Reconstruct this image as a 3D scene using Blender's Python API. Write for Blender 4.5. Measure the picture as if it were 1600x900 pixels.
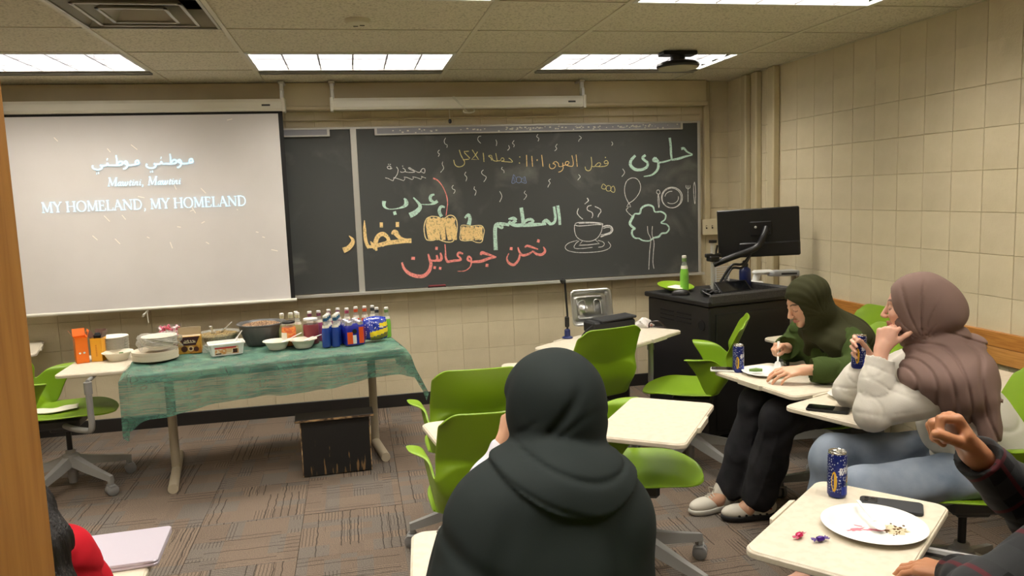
import bpy, bmesh, math, random
import numpy as np
from mathutils import Vector, Matrix
random.seed(7); rng = np.random.default_rng(7)
for o in list(bpy.data.objects): bpy.data.objects.remove(o, do_unlink=True)
scn = bpy.context.scene
COL = scn.collection
PI = math.pi
R = math.radians
# ---------------------------------------------------------------- camera
FOC, PITCH, YAW, ROLL = 1213.66, .1198, .1991, -.0358
CAM = Vector((0, -5.9046, 1.5905))
cp, sp = math.cos(PITCH), math.sin(PITCH)
F_ = Vector((math.sin(YAW)*cp, math.cos(YAW)*cp, -sp))
R0 = Vector((math.cos(YAW), -math.sin(YAW), 0)); U0 = R0.cross(F_)
R_ = math.cos(ROLL)*R0 + math.sin(ROLL)*U0
U_ = -math.sin(ROLL)*R0 + math.cos(ROLL)*U0
cd = bpy.data.cameras.new('camera'); cam = bpy.data.objects.new('camera', cd); COL.objects.link(cam)
cd.sensor_width = 36; cd.lens = FOC*36/1600; cd.clip_start = .02
M = Matrix.Identity(4)
for i in range(3):
    M[i][0] = R_[i]; M[i][1] = U_[i]; M[i][2] = -F_[i]; M[i][3] = CAM[i]
cam.matrix_world = M
scn.camera = cam
# ---------------------------------------------------------------- world, exposure (lamps are built into the ceiling fixtures)
w = bpy.data.worlds.new('world'); scn.world = w; w.use_nodes = True
w.node_tree.nodes['Background'].inputs[0].default_value = (.9, .84, .72, 1)
w.node_tree.nodes['Background'].inputs[1].default_value = .16
LAMP = 23.0            # brightness of the fluorescent tubes behind the louvres
scn.view_settings.view_transform = 'Standard'; scn.view_settings.look = 'None'
scn.view_settings.exposure = 0.0; scn.view_settings.gamma = 1
# ---------------------------------------------------------------- materials
def srgb(r, g, b):
    f = lambda c: (c/255/12.92) if c/255 <= .04045 else ((c/255+.055)/1.055)**2.4
    return (f(r), f(g), f(b), 1)
def mat(name, col, rough=.5, metal=0, noise=None, bump=None, alpha=None, trans=0, emit=None, spec=None, coords='Object', ior=None, sheen=None, coat=None, sss=None):
    m = bpy.data.materials.new(name); m.use_nodes = True
    nt = m.node_tree; b = nt.nodes['Principled BSDF']
    b.inputs['Base Color'].default_value = col; b.inputs['Roughness'].default_value = rough
    b.inputs['Metallic'].default_value = metal
    if spec is not None: b.inputs['Specular IOR Level'].default_value = spec
    if ior: b.inputs['IOR'].default_value = ior
    if trans: b.inputs['Transmission Weight'].default_value = trans
    if alpha is not None: b.inputs['Alpha'].default_value = alpha
    if emit: b.inputs['Emission Color'].default_value = emit[0]; b.inputs['Emission Strength'].default_value = emit[1]
    if sheen: b.inputs['Sheen Weight'].default_value = sheen
    if coat: b.inputs['Coat Weight'].default_value = coat
    if sss: b.inputs['Subsurface Weight'].default_value = sss; b.inputs['Subsurface Radius'].default_value = (.02, .008, .004); b.inputs['Subsurface Scale'].default_value = .4
    tc = nt.nodes.new('ShaderNodeTexCoord')
    if noise:      # (scale, colour2, lo, hi, detail)
        n = nt.nodes.new('ShaderNodeTexNoise'); n.inputs['Scale'].default_value = noise[0]; n.inputs['Detail'].default_value = noise[4] if len(noise) > 4 else 4
        nt.links.new(tc.outputs[coords], n.inputs['Vector'])
        r = nt.nodes.new('ShaderNodeMapRange'); r.inputs[1].default_value = noise[2]; r.inputs[2].default_value = noise[3]
        nt.links.new(n.outputs['Fac'], r.inputs[0])
        x = nt.nodes.new('ShaderNodeMix'); x.data_type = 'RGBA'; x.inputs[6].default_value = col; x.inputs[7].default_value = noise[1]
        nt.links.new(r.outputs[0], x.inputs[0]); nt.links.new(x.outputs[2], b.inputs['Base Color'])
    if bump:       # (scale, strength, distance, stretch)
        n = nt.nodes.new('ShaderNodeTexNoise'); n.inputs['Scale'].default_value = bump[0]; n.inputs['Detail'].default_value = 4
        mp = nt.nodes.new('ShaderNodeMapping'); mp.inputs['Scale'].default_value = bump[3] if len(bump) > 3 else (1, 1, 1)
        nt.links.new(tc.outputs[coords], mp.inputs[0]); nt.links.new(mp.outputs[0], n.inputs['Vector'])
        bp = nt.nodes.new('ShaderNodeBump'); bp.inputs['Strength'].default_value = bump[1]; bp.inputs['Distance'].default_value = bump[2]
        nt.links.new(n.outputs['Fac'], bp.inputs['Height']); nt.links.new(bp.outputs[0], b.inputs['Normal'])
    return m
def noden(m, kind, **kw):
    n = m.node_tree.nodes.new(kind)
    for k, v in kw.items(): setattr(n, k, v)
    return n
# ---------------------------------------------------------------- mesh helpers
class MB:
    """collects shapes, then links them as ONE mesh object"""
    def __init__(s): s.v = []; s.f = []; s.m = []; s.cur = 0
    def add(s, vs, fs, T=None):
        n = len(s.v)
        s.v += [tuple(T @ Vector(p)) if T else tuple(p) for p in vs]
        s.f += [tuple(i+n for i in f) for f in fs]; s.m += [s.cur]*len(fs); return s
    def box(s, x0, x1, y0, y1, z0, z1, T=None, c=0):
        if c <= 0:
            v = [(x, y, z) for z in (z0, z1) for y in (y0, y1) for x in (x0, x1)]
            return s.add(v, [(0, 2, 3, 1), (4, 5, 7, 6), (0, 1, 5, 4), (2, 6, 7, 3), (0, 4, 6, 2), (1, 3, 7, 5)], T)
        # chamfered on all edges
        v = []
        for z in (0, 1):
            for y in (0, 1):
                for x in (0, 1):
                    X, Y, Z = (x1 if x else x0), (y1 if y else y0), (z1 if z else z0)
                    sx, sy, sz = (-c if x else c), (-c if y else c), (-c if z else c)
                    v += [(X, Y+sy, Z+sz), (X+sx, Y, Z+sz), (X+sx, Y+sy, Z)]
        f = []
        q = lambda x, y, z, a: ((z*4+y*2+x)*3+a)
        for x in (0, 1):
            l = [q(x, 0, 0, 0), q(x, 1, 0, 0), q(x, 1, 1, 0), q(x, 0, 1, 0)]; f.append(l if x else l[::-1])
        for y in (0, 1):
            l = [q(0, y, 0, 1), q(1, y, 0, 1), q(1, y, 1, 1), q(0, y, 1, 1)]; f.append(l[::-1] if y else l)
        for z in (0, 1):
            l = [q(0, 0, z, 2), q(1, 0, z, 2), q(1, 1, z, 2), q(0, 1, z, 2)]; f.append(l if z else l[::-1])
        for x in (0, 1):
            for y in (0, 1):
                l = [q(x, y, 0, 0), q(x, y, 1, 0), q(x, y, 1, 1), q(x, y, 0, 1)]; f.append(l if (x == y) else l[::-1])
        for x in (0, 1):
            for z in (0, 1):
                l = [q(x, 0, z, 0), q(x, 1, z, 0), q(x, 1, z, 2), q(x, 0, z, 2)]; f.append(l[::-1] if (x == z) else l)
        for y in (0, 1):
            for z in (0, 1):
                l = [q(0, y, z, 1), q(1, y, z, 1), q(1, y, z, 2), q(0, y, z, 2)]; f.append(l if (y == z) else l[::-1])
        for x in (0, 1):
            for y in (0, 1):
                for z in (0, 1):
                    l = [q(x, y, z, 0), q(x, y, z, 1), q(x, y, z, 2)]; f.append(l if (x+y+z) % 2 else l[::-1])
        return s.add(v, f, T)
    def lathe(s, prof, n=24, T=None, cap=True):
        """prof: list of (r, z)"""
        v = []; f = []
        for r, z in prof:
            for k in range(n): a = 2*PI*k/n; v.append((r*math.cos(a), r*math.sin(a), z))
        for i in range(len(prof)-1):
            for k in range(n): f.append((i*n+k, i*n+(k+1) % n, (i+1)*n+(k+1) % n, (i+1)*n+k))
        if cap:
            if prof[0][0] > 1e-5: f.append(tuple(range(n))[::-1])
            if prof[-1][0] > 1e-5: f.append(tuple(range((len(prof)-1)*n, len(prof)*n)))
        return s.add(v, f, T)
    def tube(s, pts, r, n=10, T=None, cap=True):
        pts = [Vector(p) for p in pts]; rs = r if isinstance(r, (list, tuple)) else [r]*len(pts)
        v = []; f = []; up = None
        for i, p in enumerate(pts):
            d = (pts[min(i+1, len(pts)-1)]-pts[max(i-1, 0)]).normalized()
            if up is None: up = d.orthogonal().normalized()
            up = (up-d*up.dot(d)).normalized(); sd = d.cross(up)
            for k in range(n): a = 2*PI*k/n; v.append(p+rs[i]*(up*math.cos(a)+sd*math.sin(a)))
        for i in range(len(pts)-1):
            for k in range(n): f.append((i*n+k, i*n+(k+1) % n, (i+1)*n+(k+1) % n, (i+1)*n+k))
        if cap: f.append(tuple(range(n))[::-1]); f.append(tuple(range((len(pts)-1)*n, len(pts)*n)))
        return s.add(v, f, T)
    def prism(s, poly, z0, z1, T=None, c=0):
        """vertical prism of a counter-clockwise outline, optional edge chamfer c"""
        n = len(poly); cx = sum(p[0] for p in poly)/n; cy = sum(p[1] for p in poly)/n
        def ins(p):
            d = Vector((p[0]-cx, p[1]-cy)); L = d.length; d = d*((L-c)/L) if L else d; return (cx+d.x, cy+d.y)
        if c: rings = [([ins(p) for p in poly], z0), (poly, z0+c), (poly, z1-c), ([ins(p) for p in poly], z1)]
        else: rings = [(poly, z0), (poly, z1)]
        v = [(x, y, z) for pl, z in rings for x, y in pl]; f = []
        for i in range(len(rings)-1):
            for k in range(n): f.append((i*n+k, i*n+(k+1) % n, (i+1)*n+(k+1) % n, (i+1)*n+k))
        f.append(tuple(range(n))[::-1]); f.append(tuple(range((len(rings)-1)*n, len(rings)*n)))
        return s.add(v, f, T)
    def grid(s, P, T=None, closeu=False):
        """P[i][j] points"""
        h = len(P); wd = len(P[0]); v = [p for row in P for p in row]; f = []
        for i in range(h-1):
            for j in range(wd-1 + (1 if closeu else 0)):
                j2 = (j+1) % wd; f.append((i*wd+j, i*wd+j2, (i+1)*wd+j2, (i+1)*wd+j))
        return s.add(v, f, T)
    def mesh(s, name, mats, smooth=True, ang=35):
        me = bpy.data.meshes.new(name); me.from_pydata([tuple(p) for p in s.v], [], s.f)
        if not isinstance(mats, (list, tuple)): mats = [mats]
        for m in mats: me.materials.append(m)
        me.polygons.foreach_set('material_index', s.m)
        if smooth:
            me.polygons.foreach_set('use_smooth', [True]*len(me.polygons))
            try: me.set_sharp_from_angle(angle=R(ang))
            except Exception: pass
        me.update(); return me
    def build(s, name, mats, parent=None, smooth=True, ang=35):
        return link(name, s.mesh(name, mats, smooth, ang), parent)
def link(name, me, parent=None, loc=None, rz=None):
    o = bpy.data.objects.new(name, me); COL.objects.link(o)
    if parent: o.parent = parent
    if loc is not None: o.location = loc
    if rz is not None: o.rotation_euler = (0, 0, rz)
    return o
def empty(name, loc=(0, 0, 0), rz=0):
    o = bpy.data.objects.new(name, None); COL.objects.link(o); o.location = loc; o.rotation_euler = (0, 0, rz); o.empty_display_size = .05; return o
def tag(o, label=None, cat=None, group=None, kind=None):
    if label: o['label'] = label
    if cat: o['category'] = cat
    if group: o['group'] = group
    if kind: o['kind'] = kind
    return o
def copy_tree(o, parent=None):
    c = o.copy(); COL.objects.link(c); c.parent = parent
    for ch in list(o.children): copy_tree(ch, c)
    return c
def rrect(x0, x1, y0, y1, r, n=5):
    P = []
    for cx, cy, a0 in ((x1-r, y1-r, 0), (x0+r, y1-r, 90), (x0+r, y0+r, 180), (x1-r, y0+r, 270)):
        for k in range(n+1): a = R(a0+90*k/n); P.append((cx+r*math.cos(a), cy+r*math.sin(a)))
    return P
def TR(x=0, y=0, z=0, rx=0, ry=0, rz=0, s=1):
    return Matrix.Translation((x, y, z)) @ Matrix.Rotation(rz, 4, 'Z') @ Matrix.Rotation(ry, 4, 'Y') @ Matrix.Rotation(rx, 4, 'X') @ Matrix.Scale(s, 4)
def catmull(P, n=6, closed=False):
    P = [tuple(p) for p in P]; N = len(P); out = []
    if N < 3: return P
    rngi = range(N) if closed else range(N-1)
    for i in rngi:
        g = (lambda k: P[k % N]) if closed else (lambda k: P[max(0, min(N-1, k))])
        p0, p1, p2, p3 = g(i-1), g(i), g(i+1), g(i+2)
        for k in range(n):
            t = k/n
            out.append(tuple(.5*((2*b)+(-a+c)*t+(2*a-5*b+4*c-d)*t*t+(-a+3*b-3*c+d)*t**3) for a, b, c, d in zip(p0, p1, p2, p3)))
    if not closed: out.append(P[-1])
    return out
# ================================================================ SETTING
H = 2.427; BK = .2032; TL = .6096
XR, XL, YB = 3.02, -3.28, -5.95
PAINT = mat('painted block', srgb(214, 201, 170), .55, noise=(5, srgb(205, 192, 160), .4, .7), bump=(90, .35, .004))
PAINT2 = mat('painted block lighter', srgb(216, 203, 172), .55, noise=(6, srgb(207, 194, 162), .4, .7), bump=(75, .4, .004))
PAINT3 = mat('painted block greyer', srgb(211, 198, 168), .55, noise=(7, srgb(203, 190, 159), .4, .7), bump=(110, .35, .004))
MORTAR = mat('painted mortar joint', srgb(200, 186, 152), .7, bump=(60, .3, .003))
TRIM = mat('beige painted metal trim', srgb(200, 186, 152), .4, noise=(3, srgb(190, 176, 141), .45, .7))
BLACKV = mat('black vinyl', srgb(34, 32, 31), .45)
# front wall ------------------------------------------------------
wf = MB().box(XL-.1, XR+.1, .005, .16, 0, H+.1).build('wall_front', MORTAR, smooth=False); tag(wf, 'beige painted block wall behind the chalkboard and the screen', kind='structure')
blk = [MB().box(-BK/2+.0012, BK/2-.0012, 0, .03, -BK/2+.0012, BK/2-.0012, c=.0016).mesh('block', m, False) for m in (PAINT, PAINT2, PAINT3)]
BX = .3815-8*BK-.001
def place_block(parent, x, y, z, side=False, zs=1.0):
    o = link('block', random.choice(blk), parent, (x, y, z))
    if side: o.rotation_euler = (0, 0, PI/2)
    o.rotation_euler.x += random.uniform(-.003, .003)
    if zs != 1: o.scale = (1, 1, zs)
    return o
def col_x(k): return .3815 + (k+.5)*BK
nblk = 0
for k in range(-18, 13):
    x = col_x(k)
    if x-BK/2 > XR-.02: continue
    for r in range(12):
        z = (r+.5)*BK
        if .95 < z-BK/2 and z+BK/2 < 2.08 and x < 2.6: continue      # hidden behind board and screens
        if z-BK/2 > 2.23 and x < 2.7: continue                       # hidden behind the fascia
        if x < -2.75: continue
        place_block(wf, x, 0, z if r < 11 else z-.006); nblk += 1
fill = MB()
for k in range(-18, 13):
    x = col_x(k)
    if x < -2.75: fill.box(x-BK/2+.002, x+BK/2-.002, 0, .03, 0, H)
    elif x < 2.6: fill.box(x-BK/2+.002, x+BK/2-.002, .002, .03, 5*BK+.002, 10*BK-.002)
tag(fill.build('block_face', PAINT, wf), kind='stuff')
# right wall ------------------------------------------------------
wr = MB().box(XR+.005, XR+.16, YB-.2, .1, 0, H+.1).build('wall_right', MORTAR, smooth=False); tag(wr, 'beige painted block wall with an oak rail on the right', kind='structure')
for k in range(-7, 9):
    y = -1.4033-(k+.5)*BK
    if y+BK/2 > -.0: y0 = 0
    for r in range(12):
        z = (r+.5)*BK
        if y > -.02: continue
        if z < .55 and y > -2.0: continue
        o = place_block(wr, XR, y, z if r < 11 else z-.006); o.rotation_euler = (random.uniform(-.004, .004), 0, -PI/2); nblk += 1
fill = MB().box(XR, XR+.03, YB, -1.4033-9*BK-.004, 0, H)
fill.box(XR+.002, XR+.03, -2.0, 0, 0, .4)
tag(fill.build('block_face', PAINT, wr), kind='stuff')
wl = MB().box(XL-.15, XL, YB-.2, .1, 0, H+.1).build('wall_left', PAINT, smooth=False); tag(wl, 'beige wall on the left of the room', kind='structure')
wb = MB().box(XL-.1, -.66, YB-.15, YB, 0, H+.1).box(.42, XR+.1, YB-.15, YB, 0, H+.1).box(-.66, .42, YB-.15, YB, 2.13, H+.1)
tag(wb.build('wall_back', PAINT, smooth=False), 'beige back wall with the doorway', kind='structure')
cw = MB().box(-1.6, 1.6, YB-1.6, YB-1.5, 0, 2.5).box(-1.6, -1.5, YB-1.6, YB-.15, 0, 2.5).box(1.5, 1.6, YB-1.6, YB-.15, 0, 2.5).box(-1.6, 1.6, YB-1.6, YB-.15, 2.5, 2.55)
tag(cw.build('wall_corridor', PAINT, smooth=False), 'plain corridor wall beyond the doorway', kind='structure')
# fascia above the board: a beige metal cover with a rail along its lower edge
fa = MB().box(XL, 2.79, -.10, 0, 2.235, H, c=.003)
fo = fa.build('trim_1', TRIM, smooth=False); tag(fo, 'beige metal fascia running above the chalkboard', kind='structure')
MB().box(XL, 2.795, -.118, -.10, 2.238, 2.262, c=.004).build('rail', TRIM, fo)
for x in (.36, 1.5, -1.4): MB().box(x, x+.0025, -.1012, -.1, 2.262, H).build('seam', MORTAR, fo, False)
t = MB().box(2.793, 2.84, -.05, 0, 1.33, H, c=.006).build('trim_2', TRIM); tag(t, 'vertical beige conduit above the light switches', kind='structure')
# thin line of trim under the fascia (old map rail)
t = MB().box(XL, 2.76, -.035, 0, 2.168, 2.178, c=.002).build('trim_3', TRIM); tag(t, 'thin beige rail above the chalkboard', kind='structure')
for i, (y0, y1, d) in enumerate(((-.375, -.30, .05), (-.535, -.465, .05), (-.785, -.70, .055))):
    t = MB().box(XR-d, XR, y0, y1, .0, H, c=.008).build('trim_%d' % (4+i), TRIM)
    tag(t, ('vertical beige conduit nearest the corner of the room', 'middle one of the three vertical conduits', 'vertical beige conduit farthest from the corner')[i], kind='structure')
# baseboards
b = MB().box(XL, XR, -.012, 0, 0, .098, c=.003).build('baseboard_front', BLACKV); tag(b, 'black vinyl baseboard along the front wall', kind='structure')
b = MB().box(XR-.012, XR, YB, 0, 0, .098, c=.003).build('baseboard_right', BLACKV); tag(b, 'black vinyl baseboard along the right wall', kind='structure')
b = MB().box(XL, XL+.012, YB, 0, 0, .098, c=.003).build('baseboard_left', BLACKV); tag(b, 'black vinyl baseboard along the left wall', kind='structure')
# oak rail on the right wall: two boards
def wood(name, c1, c2, axis='Y', sc=9):
    m = mat(name, c1, .42); nt = m.node_tree; b = nt.nodes['Principled BSDF']
    tc = noden(m, 'ShaderNodeTexCoord'); mp = noden(m, 'ShaderNodeMapping')
    s = {'X': (.6, 9, 9), 'Y': (9, .6, 9), 'Z': (14, 14, .7)}[axis]; mp.inputs['Scale'].default_value = s
    n = noden(m, 'ShaderNodeTexNoise'); n.inputs['Scale'].default_value = sc; n.inputs['Detail'].default_value = 6; n.inputs['Distortion'].default_value = .6
    cr = noden(m, 'ShaderNodeValToRGB'); cr.color_ramp.elements[0].position = .35; cr.color_ramp.elements[0].color = c1
    cr.color_ramp.elements[1].position = .68; cr.color_ramp.elements[1].color = c2
    nt.links.new(tc.outputs['Object'], mp.inputs[0]); nt.links.new(mp.outputs[0], n.inputs['Vector']); nt.links.new(n.outputs['Fac'], cr.inputs[0]); nt.links.new(cr.outputs[0], b.inputs['Base Color'])
    return m
OAK = wood('oak rail', srgb(196, 136, 66), srgb(164, 104, 44), 'Y', 12)
OAK2 = wood('oak rail lower', srgb(206, 150, 82), srgb(180, 122, 58), 'Y', 12)
tr = empty('trim_7', (XR, -3.6, 0)); tag(tr, 'oak chair rail of two boards on the right wall', kind='structure')
MB().box(-.022, 0, -2.45, 2.3, .778, .852, c=.003).build('plank', OAK, tr)
MB().box(-.02, 0, -2.45, 2.3, .697, .777, c=.003).build('plank', OAK2, tr)
# ceiling ---------------------------------------------------------
CT = mat('mineral fibre ceiling tile', srgb(196, 190, 168), .9, bump=(140, .5, .004))
def speckle(m, scale, c1, c2, lo, hi):
    nt = m.node_tree; b = nt.nodes['Principled BSDF']; tc = noden(m, 'ShaderNodeTexCoord')
    v = noden(m, 'ShaderNodeTexNoise'); v.inputs['Scale'].default_value = scale; v.inputs['Detail'].default_value = 3
    mp = noden(m, 'ShaderNodeMapRange'); mp.inputs[1].default_value = lo; mp.inputs[2].default_value = hi
    x = noden(m, 'ShaderNodeMix', data_type='RGBA'); x.inputs[6].default_value = c1; x.inputs[7].default_value = c2
    nt.links.new(tc.outputs['Object'], v.inputs['Vector']); nt.links.new(v.outputs['Fac'], mp.inputs[0]); nt.links.new(mp.outputs[0], x.inputs[0]); nt.links.new(x.outputs[2], b.inputs['Base Color'])
speckle(CT, 95, srgb(214, 206, 184), srgb(172, 164, 142), .5, .68)
GRID = mat('ceiling grid bar', srgb(205, 198, 175), .45)
DARK = mat('dark void', srgb(12, 12, 12), .8)
ce = MB().box(XL-.1, XR+.1, YB-.2, .1, H+.13, H+.2).build('ceiling', DARK, smooth=False); tag(ce, 'suspended tile ceiling with recessed lights', kind='structure')
GX = [-1.1586]
gx = [-3.28, -2.3778, -1.1586, -.549, .6702, 1.2798, 2.499, 3.02]
gy = [0, -.6316] + [-.6316-TL*i for i in range(1, 9)] + [YB]
gy = [y for y in gy if y >= YB]
if gy[-1] > YB+.05: gy.append(YB)
lights = set()
for r in (1, 4, 7):
    for c in (1, 3, 5): lights.add((r, c))
VENT = (3, 2)
tiles = {}
for r in range(len(gy)-1):
    for c in range(len(gx)-1):
        if (r, c) in lights or (r, c) == VENT: continue
        wd, dp = gx[c+1]-gx[c], gy[r]-gy[r+1]
        if wd < .05 or dp < .05: continue
        key = (round(wd, 3), round(dp, 3))
        if key not in tiles: tiles[key] = MB().box(-wd/2+.008, wd/2-.008, -dp/2+.008, dp/2-.008, .004, .022, c=.003).mesh('ceiling_tile', CT, False)
        link('ceiling_tile', tiles[key], ce, ((gx[c]+gx[c+1])/2, (gy[r]+gy[r+1])/2, H))
for x in gx: MB().box(x-.012, x+.012, YB, 0, H-.001, H+.03).build('grid_bar', GRID, ce, False)
for y in gy: MB().box(XL, XR, y-.007, y+.007, H, H+.03).build('grid_bar', GRID, ce, False)
# recessed fluorescent fixtures with parabolic louvres --------------
LUM = mat('fluorescent tube glow', (1, 1, 1, 1), .5, emit=((1.0, .94, .84, 1), LAMP))
LOUV = mat('satin louvre blade', srgb(126, 126, 132), .45)
FIXB = mat('fixture housing white', srgb(210, 210, 205), .6)
SILV = mat('dull silver trim', srgb(150, 150, 140), .35, metal=.7)
FW, FD, FH = 1.2192, .6096, .085
def make_light():
    t = empty('ceiling_light')
    b = MB()
    w2, d2 = FW/2-.012, FD/2-.012
    b.box(-w2, w2, -d2, d2, FH+.03, FH+.036)
    b.box(-w2-.004, -w2, -d2, d2, 0, FH+.036).box(w2, w2+.004, -d2, d2, 0, FH+.036)
    b.box(-w2, w2, -d2-.004, -d2, 0, FH+.036).box(-w2, w2, d2, d2+.004, 0, FH+.036)
    b.build('housing', FIXB, t, False)
    MB().box(-w2+.02, w2-.02, -d2+.03, d2-.03, FH+.026, FH+.029).build('lamp_panel', LUM, t, False)
    fr = MB(); f = .018
    fr.box(-w2, w2, -d2, -d2+f, -.003, .012).box(-w2, w2, d2-f, d2, -.003, .012).box(-w2, -w2+f, -d2+f, d2-f, -.003, .012).box(w2-f, w2, -d2+f, d2-f, -.003, .012)
    fr.build('frame', FIXB, t, False)
    def blade(L, T):
        # wedge section: wide at the bottom
        v = [(-L/2, -.004, 0), (L/2, -.004, 0), (L/2, .004, 0), (-L/2, .004, 0), (-L/2, -.0015, FH), (L/2, -.0015, FH), (L/2, .0015, FH), (-L/2, .0015, FH)]
        return MB().add(v, [(3, 2, 1, 0), (4, 5, 6, 7), (0, 1, 5, 4), (1, 2, 6, 5), (2, 3, 7, 6), (3, 0, 4, 7)], T)
    for i in range(1, 3): blade(2*w2-.03, TR(0, -d2+2*d2*i/3, 0)).build('louvre_blade', LOUV, t, False)
    for i in range(1, 6): blade(2*d2-.03, TR(-w2+2*w2*i/6, 0, 0, rz=PI/2)).build('louvre_blade', LOUV, t, False)
    return t
lp = None
lnames = {(1, 1): 'recessed louvred ceiling light above the pulled-down screen', (1, 3): 'recessed louvred ceiling light above the middle of the chalkboard',
          (1, 5): 'recessed louvred ceiling light beside the round black ceiling disc', (4, 5): 'recessed ceiling light at the top edge, right of centre',
          (4, 3): 'recessed ceiling light just cut by the top edge, near the smoke detector'}
for (r, c) in sorted(lights):
    if (r, c) == (4, 1) : pass
    o = make_light() if lp is None else copy_tree(lp)
    if lp is None: lp = o
    o.location = ((gx[c]+gx[c+1])/2, (gy[r]+gy[r+1])/2, H)
    tag(o, lnames.get((r, c), 'recessed louvred ceiling light outside the picture, %s, %s column' % ('second row from the board' if r == 4 else 'rearmost row', {1: 'left', 3: 'middle', 5: 'right'}[c])), 'light', 'recessed ceiling lights')
# silver air slot strip in front of the first row
for i, c in enumerate((1, 3, 5)):
    s = MB().box(gx[c]+.02, gx[c+1]-.02, -.60, -.52, H-.006, H+.004).box(gx[c]+.02, gx[c+1]-.02, -.535, -.525, H-.010, H-.006).build('trim_%d' % (8+i), SILV, smooth=False)
    tag(s, ('silver air slot strip in front of the left ceiling light', 'silver air slot strip in front of the middle ceiling light', 'silver air slot strip in front of the right ceiling light')[i], kind='structure')
# air diffuser ------------------------------------------------------
VM = mat('grey painted diffuser', srgb(168, 164, 148), .4, metal=.2)
vt = empty('ceiling_vent', ((gx[2]+gx[3])/2, (gy[3]+gy[4])/2, H)); tag(vt, 'square stepped air diffuser in the ceiling, top left', 'vent')
def frustum(a, za, b_, zb, T=None):
    v = [(-a, -a, za), (a, -a, za), (a, a, za), (-a, a, za), (-b_, -b_, zb), (b_, -b_, zb), (b_, b_, zb), (-b_, b_, zb)]
    return v, [(0, 1, 5, 4), (1, 2, 6, 5), (2, 3, 7, 6), (3, 0, 4, 7)]
MB().box(-.30, .30, -.30, .30, .115, .12).build('backing', DARK, vt, False)
for nm, a, za, b_, zb in (('outer_cone', .295, .0, .235, .075), ('middle_cone', .215, -.004, .15, .07), ('inner_cone', .14, -.006, .07, .06)):
    m = MB(); v, f = frustum(a, za, b_, zb); m.add(v, f)
    v, f = frustum(a-.006, za, b_-.006, zb); m.add(v, [q[::-1] for q in f])
    m.box(-a, a, -a, -a+.014, za-.004, za+.002).box(-a, a, a-.014, a, za-.004, za+.002).box(-a, -a+.014, -a, a, za-.004, za+.002).box(a-.014, a, -a, a, za-.004, za+.002)
    m.build(nm, VM, vt, False)
MB().box(-.07, .07, -.07, .07, .055, .06).build('centre_plate', VM, vt, False)
# smoke detector
WP = mat('off white plastic', srgb(205, 198, 175), .5)
sd = empty('smoke_detector', (.08, -2.07, H)); tag(sd, 'round flat smoke detector on the ceiling tile', 'detector')
MB().lathe([(0, -.022), (.035, -.022), (.052, -.016), (.06, -.004), (.06, .004)], 32).build('body', WP, sd)
for a in (0, 2.1): MB().box(-.011, .011, -.003, .003, -.0245, -.021, TR(.02*math.cos(a), .02*math.sin(a), 0)).build('slot', DARK, sd, False)
# black ceiling disc
BKP = mat('black plastic', srgb(20, 20, 21), .4)
DISC = mat('beige disc face', srgb(172, 166, 142), .6)
cdk = empty('ceiling_disc', (2.03, -1.28, H)); tag(cdk, 'round black ceiling unit with a beige face hanging below a light', 'ceiling unit')
MB().lathe([(.0, -.062), (.11, -.062), (.128, -.072), (.132, -.085), (.126, -.096), (.0, -.098)][::-1], 40).build('housing', BKP, cdk)
MB().lathe([(0, -.1035), (.118, -.1015), (.122, -.095)], 40, cap=False).build('face', DISC, cdk)
MB().lathe([(.045, -.065), (.045, 0.004)], 20).box(-.11, .11, -.05, .05, -.022, .002, c=.004).build('mount', BKP, cdk)
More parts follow.
